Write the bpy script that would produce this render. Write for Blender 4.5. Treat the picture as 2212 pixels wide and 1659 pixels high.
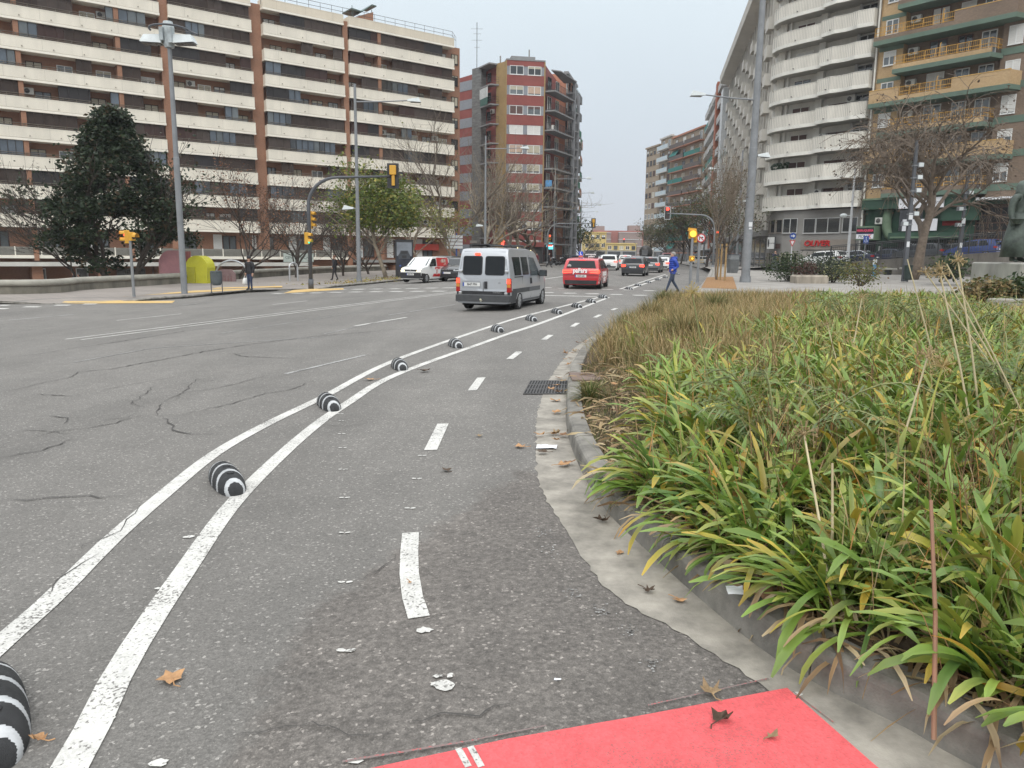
import bpy, math, random
import numpy as np
from mathutils import Matrix, Vector
for _o in list(bpy.data.objects): bpy.data.objects.remove(_o)
S = bpy.context.scene
COL = S.collection
PI = math.pi
# ---------------------------------------------------------------- camera
# all measurements were taken on a 2212 x 1659 grid laid over the photograph
FOC, CX, CY, HZN, ROLL, EYE = 1640., 1106., 829.5, 547.6, .0115, 1.6
_p = math.atan((CY-HZN)/FOC)
_fw = np.array([0, math.cos(_p), -math.sin(_p)]); _r0 = np.array([1., 0, 0]); _u0 = np.cross(_r0, _fw)
_c, _s = math.cos(ROLL), math.sin(ROLL)
_e1 = _c*_r0+_s*_u0; _e2 = _c*_u0-_s*_r0
cam = bpy.data.cameras.new('camera'); camo = bpy.data.objects.new('camera', cam); COL.objects.link(camo)
cam.sensor_width = 36.; cam.lens = FOC/2212*36.; cam.clip_end = 3000.; cam.clip_start = .05
camo.matrix_world = Matrix(((_e1[0], _e2[0], -_fw[0], 0), (_e1[1], _e2[1], -_fw[1], 0), (_e1[2], _e2[2], -_fw[2], EYE), (0, 0, 0, 1)))
S.camera = camo
# ---------------------------------------------------------------- sky, sun, exposure
SUN_EL, SUN_AZ = math.radians(42), math.radians(182)     # azimuth clockwise from +Y
W = bpy.data.worlds.new('World'); S.world = W; W.use_nodes = True
nt = W.node_tree; nt.nodes.clear()
out = nt.nodes.new('ShaderNodeOutputWorld'); bg = nt.nodes.new('ShaderNodeBackground'); bg.inputs[1].default_value = .1
sky = nt.nodes.new('ShaderNodeTexSky'); sky.sky_type = 'NISHITA'; sky.sun_disc = False
sky.sun_elevation = SUN_EL; sky.sun_rotation = SUN_AZ
tc = nt.nodes.new('ShaderNodeTexCoord'); sp = nt.nodes.new('ShaderNodeSeparateXYZ')
rp = nt.nodes.new('ShaderNodeValToRGB'); sc_ = nt.nodes.new('ShaderNodeVectorMath'); sc_.operation = 'SCALE'; sc_.inputs[3].default_value = 24.
nz = nt.nodes.new('ShaderNodeTexNoise'); nz.inputs['Scale'].default_value = 2.2; nz.inputs['Detail'].default_value = 3
mxn = nt.nodes.new('ShaderNodeMixRGB'); mxn.blend_type = 'MULTIPLY'; mxn.inputs[0].default_value = .14
rpn = nt.nodes.new('ShaderNodeValToRGB'); rpn.color_ramp.elements[0].color = (.6, .63, .68, 1); rpn.color_ramp.elements[1].color = (1, 1, 1, 1)
rpn.color_ramp.elements[0].position = .3; rpn.color_ramp.elements[1].position = .7
els = rp.color_ramp.elements
els[0].position = 0.; els[0].color = (.270, .285, .312, 1)
els[1].position = 1.; els[1].color = (.93, .95, .97, 1)
for ps, c in ((.05, (.276, .292, .320)), (.16, (.306, .336, .362)), (.30, (.350, .392, .416)), (.45, (.50, .53, .55))):
    e = els.new(ps); e.color = (*c, 1)
mx = nt.nodes.new('ShaderNodeMixRGB'); mx.inputs[0].default_value = .94
L = nt.links.new
L(tc.outputs['Generated'], sp.inputs[0]); L(sp.outputs[2], rp.inputs[0]); L(tc.outputs['Generated'], nz.inputs['Vector']); L(nz.outputs['Fac'], rpn.inputs[0])
L(rp.outputs[0], mxn.inputs[1]); L(rpn.outputs[0], mxn.inputs[2]); L(mxn.outputs[0], sc_.inputs[0])
L(sky.outputs[0], mx.inputs[1]); L(sc_.outputs[0], mx.inputs[2]); L(mx.outputs[0], bg.inputs[0]); L(bg.outputs[0], out.inputs[0])
sun = bpy.data.lights.new('sun', 'SUN'); sun.energy = 1.5; sun.angle = math.radians(38); sun.color = (1., .965, .91)
suno = bpy.data.objects.new('sun', sun); COL.objects.link(suno)
_d = Vector((math.sin(SUN_AZ)*math.cos(SUN_EL), math.cos(SUN_AZ)*math.cos(SUN_EL), math.sin(SUN_EL)))
suno.rotation_euler = _d.to_track_quat('Z', 'Y').to_euler(); suno.location = (0, -30, 60)
S.view_settings.view_transform = 'Standard'; S.view_settings.look = 'None'; S.view_settings.exposure = 0.; S.view_settings.gamma = 1.
S.view_settings.use_curve_mapping = False
S.render.engine = 'CYCLES'; S.cycles.use_denoising = True; S.cycles.max_bounces = 6; S.cycles.transparent_max_bounces = 8
S.cycles.diffuse_bounces = 3; S.cycles.glossy_bounces = 3; S.cycles.volume_bounces = 0; S.cycles.sample_clamp_indirect = 6.
# ---------------------------------------------------------------- terrain and measuring
def gz(x, y=0.):                     # the carriageway falls to the left
    return .045*max(-13., min(0., x))
def ray(u, v): return _fw+_e1*(u-CX)/FOC+_e2*(CY-v)/FOC
def G(u, v, dz=0.):                  # the point of the sloping ground under a measured spot
    d = ray(u, v); z = dz
    for _ in range(30):
        t = (z-EYE)/d[2]; q = d*t; z = .5*z+.5*(gz(q[0])+dz)
    return Vector((float(q[0]), float(q[1]), float(z)))
# ---------------------------------------------------------------- object helpers
def tag(o, label=None, cat=None, group=None, kind=None):
    if label: o['label'] = label
    if cat: o['category'] = cat
    if group: o['group'] = group
    if kind: o['kind'] = kind
    return o
def thing(name, label, cat, loc=(0, 0, 0), rz=0., group=None, scale=1.):
    o = bpy.data.objects.new(name, None); COL.objects.link(o); o.empty_display_size = .2
    o.location = loc; o.rotation_euler = (0, 0, rz); o.scale = (scale,)*3
    return tag(o, label, cat, group)
def dup(root, loc, rz, label=None, group=None, scale=None):
    r = root.copy(); COL.objects.link(r); r.location = loc; r.rotation_euler = (0, 0, rz)
    if label: r['label'] = label
    if group: r['group'] = group
    if scale: r.scale = (scale,)*3
    for ch in list(root.children):
        c = ch.copy(); COL.objects.link(c); c.parent = r
        for g in list(ch.children):
            d = g.copy(); COL.objects.link(d); d.parent = c
    return r
class MB:
    def __init__(s): s.v = []; s.f = []; s.mi = []; s.m = 0; s.sm = []; s.smooth = False
    def add(s, vs, fs):
        n = len(s.v); s.v += [tuple(map(float, q)) for q in vs]
        for f in fs: s.f.append(tuple(n+i for i in f)); s.mi.append(s.m); s.sm.append(s.smooth)
        return s
    def box(s, x0, x1, y0, y1, z0, z1):
        if x0 > x1: x0, x1 = x1, x0
        if y0 > y1: y0, y1 = y1, y0
        if z0 > z1: z0, z1 = z1, z0
        return s.add([(x0, y0, z0), (x1, y0, z0), (x1, y1, z0), (x0, y1, z0), (x0, y0, z1), (x1, y0, z1), (x1, y1, z1), (x0, y1, z1)],
                     [(0, 3, 2, 1), (4, 5, 6, 7), (0, 1, 5, 4), (1, 2, 6, 5), (2, 3, 7, 6), (3, 0, 4, 7)])
    def hexa(s, b, t):               # bottom quad, top quad (both counter-clockwise from above)
        return s.add(list(b)+list(t), [(0, 3, 2, 1), (4, 5, 6, 7), (0, 1, 5, 4), (1, 2, 6, 5), (2, 3, 7, 6), (3, 0, 4, 7)])
    def bevbox(s, x0, x1, y0, y1, z0, z1, r):   # vertical edges and top edge chamfered
        p = [(x0+r, y0), (x1-r, y0), (x1, y0+r), (x1, y1-r), (x1-r, y1), (x0+r, y1), (x0, y1-r), (x0, y0+r)]
        cx, cy = (x0+x1)/2, (y0+y1)/2
        q = [(cx+(a-cx)*(1-2*r/max(.001, abs(x1-x0))), cy+(b-cy)*(1-2*r/max(.001, abs(y1-y0)))) for a, b in p]
        vs = [(a, b, z0) for a, b in p]+[(a, b, z1-r) for a, b in p]+[(a, b, z1) for a, b in q]
        fs = [tuple(range(7, -1, -1)), tuple(range(16, 24))]
        for k in (0, 8):
            for i in range(8): fs.append((k+i, k+(i+1) % 8, k+8+(i+1) % 8, k+8+i))
        return s.add(vs, fs)
    def quad(s, a, b, c, d): return s.add([a, b, c, d], [(0, 1, 2, 3)])
    def poly(s, pts): return s.add(pts, [tuple(range(len(pts)))])
    def prism(s, poly, z0, z1):      # poly: xy counter-clockwise
        n = len(poly)
        fs = [tuple(range(n-1, -1, -1)), tuple(range(n, 2*n))]+[(i, (i+1) % n, n+(i+1) % n, n+i) for i in range(n)]
        return s.add([(x, y, z0) for x, y in poly]+[(x, y, z1) for x, y in poly], fs)
    def extrude(s, poly, axis, a0, a1):   # closed outline in the other two axes, pulled along axis
        n = len(poly); mk = {'x': lambda p, a: (a, p[0], p[1]), 'y': lambda p, a: (p[0], a, p[1]), 'z': lambda p, a: (p[0], p[1], a)}[axis]
        fs = [tuple(range(n-1, -1, -1)), tuple(range(n, 2*n))]+[(i, (i+1) % n, n+(i+1) % n, n+i) for i in range(n)]
        return s.add([mk(p, a0) for p in poly]+[mk(p, a1) for p in poly], fs)
    def tube(s, pts, rad, n=8, caps=True):
        pts = [Vector(q) for q in pts]; m = len(pts)
        if not hasattr(rad, '__len__'): rad = [rad]*m
        vs = []; up = None
        for i in range(m):
            t = (pts[min(i+1, m-1)]-pts[max(i-1, 0)])
            t = t.normalized() if t.length > 1e-9 else Vector((0, 0, 1))
            if up is None: up = Vector((0, 0, 1)) if abs(t.z) < .9 else Vector((1, 0, 0))
            a = t.cross(up)
            if a.length < 1e-4: a = t.cross(Vector((0, 1, 0)))
            a.normalize(); b = t.cross(a); up = -b if up.dot(-b) > 0 else b
            for k in range(n):
                w = 2*PI*k/n; vs.append(pts[i]+(a*math.cos(w)+b*math.sin(w))*rad[i])
        fs = [(i*n+k, i*n+(k+1) % n, (i+1)*n+(k+1) % n, (i+1)*n+k) for i in range(m-1) for k in range(n)]
        if caps: fs += [tuple(range(n-1, -1, -1)), tuple((m-1)*n+k for k in range(n))]
        return s.add(vs, fs)
    def cyl(s, p0, p1, r0, r1=None, n=12): return s.tube([p0, p1], [r0, r0 if r1 is None else r1], n)
    def lathe(s, prof, n=16, c=(0, 0, 0), sx=1., sy=1.):
        vs = [(c[0]+r*math.cos(2*PI*k/n)*sx, c[1]+r*math.sin(2*PI*k/n)*sy, c[2]+z) for r, z in prof for k in range(n)]
        m = len(prof); fs = [(i*n+k, i*n+(k+1) % n, (i+1)*n+(k+1) % n, (i+1)*n+k) for i in range(m-1) for k in range(n)]
        fs += [tuple(range(n-1, -1, -1)), tuple((m-1)*n+k for k in range(n))]
        return s.add(vs, fs)
    def ball(s, c, rx, ry, rz, n=10, m=7):
        vs = [(c[0], c[1], c[2]-rz)]; fs = []
        for i in range(1, m):
            w = -PI/2+PI*i/m
            for k in range(n): vs.append((c[0]+rx*math.cos(w)*math.cos(2*PI*k/n), c[1]+ry*math.cos(w)*math.sin(2*PI*k/n), c[2]+rz*math.sin(w)))
        vs.append((c[0], c[1], c[2]+rz)); T = len(vs)-1
        for k in range(n): fs.append((0, 1+(k+1) % n, 1+k))
        for i in range(m-2):
            for k in range(n): fs.append((1+i*n+k, 1+i*n+(k+1) % n, 1+(i+1)*n+(k+1) % n, 1+(i+1)*n+k))
        for k in range(n): fs.append((1+(m-2)*n+k, 1+(m-2)*n+(k+1) % n, T))
        return s.add(vs, fs)
    def loft(s, rings, caps=True, closed=True):
        n = len(rings[0]); m = len(rings); vs = [q for r in rings for q in r]; kk = n if closed else n-1
        fs = [(i*n+k, i*n+(k+1) % n, (i+1)*n+(k+1) % n, (i+1)*n+k) for i in range(m-1) for k in range(kk)]
        if caps: fs += [tuple(range(n-1, -1, -1)), tuple((m-1)*n+k for k in range(n))]
        return s.add(vs, fs)
    def build(s, name, mats, parent=None, loc=None):
        me = bpy.data.meshes.new(name); me.from_pydata(s.v, [], s.f)
        if not isinstance(mats, (list, tuple)): mats = [mats]
        for m in mats: me.materials.append(m)
        if len(mats) > 1: me.polygons.foreach_set('material_index', s.mi)
        if any(s.sm): me.polygons.foreach_set('use_smooth', s.sm)
        me.update()
        o = bpy.data.objects.new(name, me); COL.objects.link(o)
        if parent: o.parent = parent
        if loc: o.location = loc
        return o
def fast_mesh(name, V, F, mats, mi=None, col=None, parent=None, smooth=False):   # numpy quads
    V = np.asarray(V, dtype=np.float32).reshape(-1, 3); F = np.asarray(F, dtype=np.int32)
    k = F.shape[1]; me = bpy.data.meshes.new(name)
    me.vertices.add(len(V)); me.vertices.foreach_set('co', V.ravel())
    me.loops.add(F.size); me.loops.foreach_set('vertex_index', F.ravel())
    me.polygons.add(len(F)); me.polygons.foreach_set('loop_start', np.arange(0, F.size, k, dtype=np.int32))
    if not isinstance(mats, (list, tuple)): mats = [mats]
    for m in mats: me.materials.append(m)
    if mi is not None: me.polygons.foreach_set('material_index', np.asarray(mi, dtype=np.int32))
    if smooth: me.polygons.foreach_set('use_smooth', np.ones(len(F), dtype=bool))
    if col is not None:
        a = me.color_attributes.new('tint', 'FLOAT_COLOR', 'POINT')
        c = np.ones((len(V), 4), dtype=np.float32); c[:, :3] = col; a.data.foreach_set('color', c.ravel())
    me.update(calc_edges=True); me.validate()
    o = bpy.data.objects.new(name, me); COL.objects.link(o)
    if parent: o.parent = parent
    return o
FONT = {}
def text(name, s, size, mat, parent, loc, rot, align='CENTER', depth=.004, shear=0., bold=0., sx=1.):
    cu = bpy.data.curves.new(name, 'FONT'); cu.body = s; cu.size = size; cu.align_x = align; cu.align_y = 'CENTER'
    cu.extrude = depth; cu.shear = shear; cu.offset = bold; cu.resolution_u = 3; cu.materials.append(mat)
    tmp = bpy.data.objects.new('lettering', cu); COL.objects.link(tmp)
    me = bpy.data.meshes.new_from_object(tmp.evaluated_get(bpy.context.evaluated_depsgraph_get()))
    bpy.data.objects.remove(tmp); bpy.data.curves.remove(cu)
    o = bpy.data.objects.new(name, me); COL.objects.link(o); o.parent = parent; o.location = loc; o.rotation_euler = rot
    o.scale = (sx, 1, 1)
    return o
# ---------------------------------------------------------------- materials
def lin(c):
    if isinstance(c, str):
        c = [int(c[i:i+2], 16)/255 for i in (0, 2, 4)]
        return tuple((x/12.92 if x <= .04045 else ((x+.055)/1.055)**2.4) for x in c)
    return tuple(c)
MATS = {}
def mat(name, c, rough=.7, var=.12, scale=3., metal=0., spec=.5, bump=0., bscale=40., emit=None, estr=0., coords='Object', streak=0., coat=0.):
    if name in MATS: return MATS[name]
    m = bpy.data.materials.new(name); m.use_nodes = True; t = m.node_tree; b = t.nodes['Principled BSDF']; c = lin(c)
    b.inputs['Roughness'].default_value = rough; b.inputs['Metallic'].default_value = metal
    b.inputs['Specular IOR Level'].default_value = spec; b.inputs['Coat Weight'].default_value = coat
    b.inputs['Base Color'].default_value = (*c, 1)
    if emit is not None: b.inputs['Emission Color'].default_value = (*lin(emit), 1); b.inputs['Emission Strength'].default_value = estr
    tcn = t.nodes.new('ShaderNodeTexCoord')
    if var > 0:
        n = t.nodes.new('ShaderNodeTexNoise'); n.inputs['Scale'].default_value = scale; n.inputs['Detail'].default_value = 5; n.inputs['Roughness'].default_value = .65
        src = tcn.outputs[coords]
        if streak:
            mp = t.nodes.new('ShaderNodeMapping'); mp.inputs['Scale'].default_value = (1, 1, streak); t.links.new(src, mp.inputs[0]); src = mp.outputs[0]
        r = t.nodes.new('ShaderNodeValToRGB'); e = r.color_ramp.elements
        e[0].position = .3; e[1].position = .72
        e[0].color = (*[x*(1-var*1.4) for x in c], 1); e[1].color = (*[min(1, x*(1+var)) for x in c], 1)
        t.links.new(src, n.inputs['Vector']); t.links.new(n.outputs['Fac'], r.inputs[0]); t.links.new(r.outputs[0], b.inputs['Base Color'])
    if bump > 0:
        n2 = t.nodes.new('ShaderNodeTexNoise'); n2.inputs['Scale'].default_value = bscale; n2.inputs['Detail'].default_value = 4
        bp = t.nodes.new('ShaderNodeBump'); bp.inputs['Strength'].default_value = bump; bp.inputs['Distance'].default_value = .02
        t.links.new(tcn.outputs[coords], n2.inputs['Vector']); t.links.new(n2.outputs['Fac'], bp.inputs['Height']); t.links.new(bp.outputs[0], b.inputs['Normal'])
    MATS[name] = m
    return m
def brick(name, c1, c2, mortar, scale, rough=.85, bw=.5, rh=.25, ms=.02, var=.25, vscale=.4):
    if name in MATS: return MATS[name]
    m = bpy.data.materials.new(name); m.use_nodes = True; t = m.node_tree; b = t.nodes['Principled BSDF']
    b.inputs['Roughness'].default_value = rough
    tcn = t.nodes.new('ShaderNodeTexCoord'); sx = t.nodes.new('ShaderNodeSeparateXYZ'); ad = t.nodes.new('ShaderNodeMath'); cb = t.nodes.new('ShaderNodeCombineXYZ')
    br = t.nodes.new('ShaderNodeTexBrick'); br.inputs['Scale'].default_value = scale; br.inputs['Mortar Size'].default_value = ms
    br.inputs['Brick Width'].default_value = bw; br.inputs['Row Height'].default_value = rh
    br.inputs['Color1'].default_value = (*lin(c1), 1); br.inputs['Color2'].default_value = (*lin(c2), 1); br.inputs['Mortar'].default_value = (*lin(mortar), 1)
    n = t.nodes.new('ShaderNodeTexNoise'); n.inputs['Scale'].default_value = vscale; n.inputs['Detail'].default_value = 4
    r = t.nodes.new('ShaderNodeValToRGB'); r.color_ramp.elements[0].color = (1-var, 1-var, 1-var, 1); r.color_ramp.elements[0].position = .3; r.color_ramp.elements[1].position = .7
    mu = t.nodes.new('ShaderNodeMixRGB'); mu.blend_type = 'MULTIPLY'; mu.inputs[0].default_value = 1
    k = t.links.new
    k(tcn.outputs['Object'], sx.inputs[0]); k(sx.outputs[0], ad.inputs[0]); k(sx.outputs[1], ad.inputs[1]); k(ad.outputs[0], cb.inputs[0]); k(sx.outputs[2], cb.inputs[1])
    k(cb.outputs[0], br.inputs['Vector']); k(tcn.outputs['Object'], n.inputs['Vector']); k(n.outputs['Fac'], r.inputs[0])
    k(br.outputs['Color'], mu.inputs[1]); k(r.outputs[0], mu.inputs[2]); k(mu.outputs[0], b.inputs['Base Color'])
    MATS[name] = m
    return m
def tintmat(name, rough=.5, spec=.4, trans=.25):       # leaves: colour from the 'tint' attribute, light passing through
    if name in MATS: return MATS[name]
    m = bpy.data.materials.new(name); m.use_nodes = True; t = m.node_tree; b = t.nodes['Principled BSDF']; o = t.nodes['Material Output']
    a = t.nodes.new('ShaderNodeAttribute'); a.attribute_name = 'tint'
    b.inputs['Roughness'].default_value = rough; b.inputs['Specular IOR Level'].default_value = spec
    tr = t.nodes.new('ShaderNodeBsdfTranslucent'); ms = t.nodes.new('ShaderNodeMixShader'); ms.inputs[0].default_value = trans
    t.links.new(a.outputs['Color'], b.inputs['Base Color']); t.links.new(a.outputs['Color'], tr.inputs['Color'])
    t.links.new(b.outputs[0], ms.inputs[1]); t.links.new(tr.outputs[0], ms.inputs[2]); t.links.new(ms.outputs[0], o.inputs['Surface'])
    MATS[name] = m
    return m
def glass(name, c, rough=.08):                          # window glass: dark room behind, sky mirrored in it
    return mat(name, c, rough=rough, var=.35, scale=.35, spec=1.)
rnd = random.Random(7)
# ================================================================ ground, road, kerbs, markings
def interp(tab, y):
    if y <= tab[0][0]: return tab[0][1]
    for (a, p), (b, q) in zip(tab, tab[1:]):
        if y <= b: return p+(q-p)*(y-a)/(b-a)
    return tab[-1][1]
def smooth01(t): t = max(0., min(1., t)); return t*t*(3-2*t)
LK = [(-40, -90), (21.9, -89), (22, -60), (29.8, -20.1), (30.1, -18.5), (31.95, -16.5), (34.57, -14.93), (40.2, -13.9), (43.15, -10.94), (51.7, -7.8), (62, -4.6), (75, -1.5), (105, 4), (150, 12), (200, 18), (330, 24)]
LWALL = [(26, -60), (33.96, -22.85), (39.15, -21.56), (47.5, -20.44), (57.6, -19.8), (73.3, -18.1), (90, -13.6)]
RK = [(27, 5.2), (28.5, 6.0), (31, 7.2), (34, 8.0), (38, 9.3), (42, 10.4), (66, 17), (100, 24), (150, 32), (200, 38), (330, 45)]
def xl(y): return interp(LK, y)
def rows(a, b, tabs, step):
    ys = {a, b}
    for t in tabs: ys |= {y for y, _ in t if a < y < b}
    y = a
    while y < b: ys.add(y); y += step
    return sorted(ys)
def sheet_rows(name, ys, fl, fr, cols, zf, m, kind='structure'):
    mb = MB(); 
    for y0, y1 in zip(ys, ys[1:]):
        for c0, c1 in zip(cols, cols[1:]):
            q = []
            for y, c in ((y0, c0), (y0, c1), (y1, c1), (y1, c0)):
                x = max(fl(y), min(fr(y), c)); q.append((x, y, zf(x, y)))
            if abs(q[0][0]-q[1][0])+abs(q[2][0]-q[3][0]) > 1e-4: mb.poly(q)
    o = mb.build(name, m); o['kind'] = kind
    return o
# --- asphalt: two ages of it, chippings, blotches
def asphalt():
    m = bpy.data.materials.new('asphalt'); m.use_nodes = True; t = m.node_tree; b = t.nodes['Principled BSDF']; k = t.links.new
    g = t.nodes.new('ShaderNodeNewGeometry'); P = g.outputs['Position']
    def N(ty, **kw):
        n = t.nodes.new(ty)
        for a, v in kw.items():
            if a in n.inputs: n.inputs[a].default_value = v
            else: setattr(n, a, v)
        return n
    def noise(sc, det=4, rough=.6):
        n = N('ShaderNodeTexNoise', Scale=sc, Detail=det, Roughness=rough); k(P, n.inputs['Vector']); return n.outputs['Fac']
    def ramp(src, *st):
        r = N('ShaderNodeValToRGB'); e = r.color_ramp.elements
        while len(e) < len(st): e.new(.5)
        for x, (p, c) in zip(e, st): x.position = p; x.color = (c, c, c, 1) if not hasattr(c, '__len__') else (*c, 1)
        k(src, r.inputs[0]); return r.outputs[0]
    def mix(a, c, f=1., bl='MULTIPLY'):
        x = N('ShaderNodeMixRGB', blend_type=bl)
        if hasattr(f, 'links'): k(f, x.inputs[0])
        else: x.inputs[0].default_value = f
        for s, i in ((a, 1), (c, 2)):
            if hasattr(s, 'links'): k(s, x.inputs[i])
            else: x.inputs[i].default_value = (*s, 1)
        return x.outputs[0]
    def math_(op, a, c=0.):
        x = N('ShaderNodeMath', operation=op)
        for s, i in ((a, 0), (c, 1)):
            if hasattr(s, 'links'): k(s, x.inputs[i])
            else: x.inputs[i].default_value = s
        return x.outputs[0]
    vo = N('ShaderNodeTexVoronoi', Scale=85.); k(P, vo.inputs['Vector'])
    sx = N('ShaderNodeSeparateXYZ'); k(vo.outputs['Color'], sx.inputs[0])
    chips = ramp(sx.outputs[0], (0., .80), (.35, .95), (.8, 1.05), (.95, 1.2), (.982, 2.0))
    vo2 = N('ShaderNodeTexVoronoi', Scale=210.); k(P, vo2.inputs['Vector']); s2 = N('ShaderNodeSeparateXYZ'); k(vo2.outputs['Color'], s2.inputs[0])
    grit = ramp(s2.outputs[1], (0., .80), (.8, 1.05), (1., 1.3))
    new = mix(ramp(noise(.22, 5), (.3, (.162, .153, .141)), (.7, (.206, .194, .178))), ramp(noise(1.7, 6), (.3, .90), (.7, 1.06)))
    old = mix(ramp(noise(3., 5), (.3, (.140, .127, .115)), (.7, (.190, .172, .155))), ramp(noise(30., 3), (.35, .72), (.65, 1.12)))
    sp = N('ShaderNodeSeparateXYZ'); k(P, sp.inputs[0])
    yy = math_('MAXIMUM', math_('SUBTRACT', sp.outputs[1], 3.3), 0.)
    f1 = math_('SUBTRACT', sp.outputs[0], math_('ADD', math_('MULTIPLY', yy, .46), -.98))
    f2 = math_('SUBTRACT', 5.55, sp.outputs[1])
    f = math_('ADD', math_('MINIMUM', f1, f2), math_('MULTIPLY', math_('SUBTRACT', noise(4.5, 5), .5), .55))
    mask = ramp(f, (0., 0.), (.14, 1.))
    c = mix(new, old, mask, 'MIX')
    c = mix(c, chips); c = mix(c, grit)
    # worn wheel tracks and darker oily strips follow the lanes
    mp = N('ShaderNodeMapping'); mp.inputs['Rotation'].default_value = (0, 0, .3); mp.inputs['Scale'].default_value = (.9, .05, 1); k(P, mp.inputs[0])
    n3 = N('ShaderNodeTexNoise', Scale=1., Detail=4.); k(mp.outputs[0], n3.inputs['Vector'])
    c = mix(c, ramp(n3.outputs['Fac'], (.35, .88), (.65, 1.05)))
    k(c, b.inputs['Base Color']); b.inputs['Roughness'].default_value = .82; b.inputs['Specular IOR Level'].default_value = .35
    bp = N('ShaderNodeBump', Strength=.55, Distance=.006); k(vo.outputs['Distance'], bp.inputs['Height']); k(bp.outputs[0], b.inputs['Normal'])
    return m
ASPH = asphalt()
def worn(name, c, under, amount=.5, sc=60.):          # road paint with asphalt showing through
    m = bpy.data.materials.new(name); m.use_nodes = True; t = m.node_tree; b = t.nodes['Principled BSDF']; k = t.links.new
    g = t.nodes.new('ShaderNodeNewGeometry')
    def n_(s, d=4):
        n = t.nodes.new('ShaderNodeTexNoise'); n.inputs['Scale'].default_value = s; n.inputs['Detail'].default_value = d; k(g.outputs['Position'], n.inputs['Vector']); return n.outputs['Fac']
    r = t.nodes.new('ShaderNodeValToRGB'); e = r.color_ramp.elements; e[0].position = .30+.10*amount; e[1].position = .37+.12*amount
    e[0].color = (0, 0, 0, 1); e[1].color = (1, 1, 1, 1)
    ad = t.nodes.new('ShaderNodeMath'); ad.operation = 'MULTIPLY_ADD'; k(n_(2.2), ad.inputs[0]); ad.inputs[1].default_value = .45; ad.inputs[2].default_value = -.2
    a2 = t.nodes.new('ShaderNodeMath'); k(n_(sc, 6), a2.inputs[0]); k(ad.outputs[0], a2.inputs[1]); k(a2.outputs[0], r.inputs[0])
    mx_ = t.nodes.new('ShaderNodeMixRGB'); k(r.outputs[0], mx_.inputs[0]); mx_.inputs[1].default_value = (*lin(under), 1)
    r2 = t.nodes.new('ShaderNodeValToRGB'); c = lin(c); r2.color_ramp.elements[0].color = (*[x*.84 for x in c], 1); r2.color_ramp.elements[1].color = (*c, 1)
    r2.color_ramp.elements[0].position = .3; r2.color_ramp.elements[1].position = .65
    k(n_(7.), r2.inputs[0]); k(r2.outputs[0], mx_.inputs[2]); k(mx_.outputs[0], b.inputs['Base Color']); b.inputs['Roughness'].default_value = .75
    return m
PAINT = worn('road_paint', (.66, .645, .605), (.18, .17, .157), .7)
PAINT2 = worn('old_road_paint', (.42, .415, .40), (.15, .144, .136), 1.6, 45.)
REDP = worn('red_road_paint', (.76, .115, .122), (.42, .115, .11), .6, 150.)
def gritty(m):                                       # aggregate and grime showing through a paint film
    t = m.node_tree; b = t.nodes['Principled BSDF']; k = t.links.new; src = b.inputs['Base Color'].links[0].from_socket; g = t.nodes.new('ShaderNodeNewGeometry')
    for sc, lo, hi, ty in ((95., .90, 1.07, 'v'), (1.1, .86, 1.05, 'n'), (16., .93, 1.05, 'n')):
        if ty == 'v':
            v = t.nodes.new('ShaderNodeTexVoronoi'); v.inputs['Scale'].default_value = sc; k(g.outputs['Position'], v.inputs['Vector']); f = v.outputs['Color']
            bp = t.nodes.new('ShaderNodeBump'); bp.inputs['Strength'].default_value = .5; bp.inputs['Distance'].default_value = .005; k(v.outputs['Distance'], bp.inputs['Height']); k(bp.outputs[0], b.inputs['Normal'])
        else: v = t.nodes.new('ShaderNodeTexNoise'); v.inputs['Scale'].default_value = sc; v.inputs['Detail'].default_value = 6; k(g.outputs['Position'], v.inputs['Vector']); f = v.outputs['Fac']
        r = t.nodes.new('ShaderNodeValToRGB'); e = r.color_ramp.elements; e[0].position = .28; e[1].position = .72; e[0].color = (lo, lo, lo, 1); e[1].color = (hi, hi, hi, 1); k(f, r.inputs[0])
        x = t.nodes.new('ShaderNodeMixRGB'); x.blend_type = 'MULTIPLY'; x.inputs[0].default_value = 1; k(src, x.inputs[1]); k(r.outputs[0], x.inputs[2]); src = x.outputs[0]
    k(src, b.inputs['Base Color'])
gritty(REDP); gritty(PAINT)
YELP = worn('yellow_tactile', (.62, .42, .16), (.5, .36, .18), .3, 50.)
KERBM = mat('kerb_concrete', (.235, .22, .193), .85, .34, 4., bump=.25, bscale=120, coords='Object')
GUTM = mat('gutter_concrete', (.325, .298, .255), .85, .36, 3.4, bump=.2, bscale=160)
PAVM = brick('pavement_tiles', (.265, .235, .21), (.30, .265, .235), (.20, .185, .17), 2.5, var=.2)
PAVR = mat('pavement_concrete', (.30, .28, .255), .85, .18, .8)
SOIL = mat('garden_soil', (.105, .075, .05), .95, .45, 9., bump=.6, bscale=60)
EARTH = mat('dry_earth', (.2, .17, .13), .95, .3, .4)
ORAN = mat('orange_gravel', (.30, .165, .07), .95, .25, 12., bump=.4, bscale=90)

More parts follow.
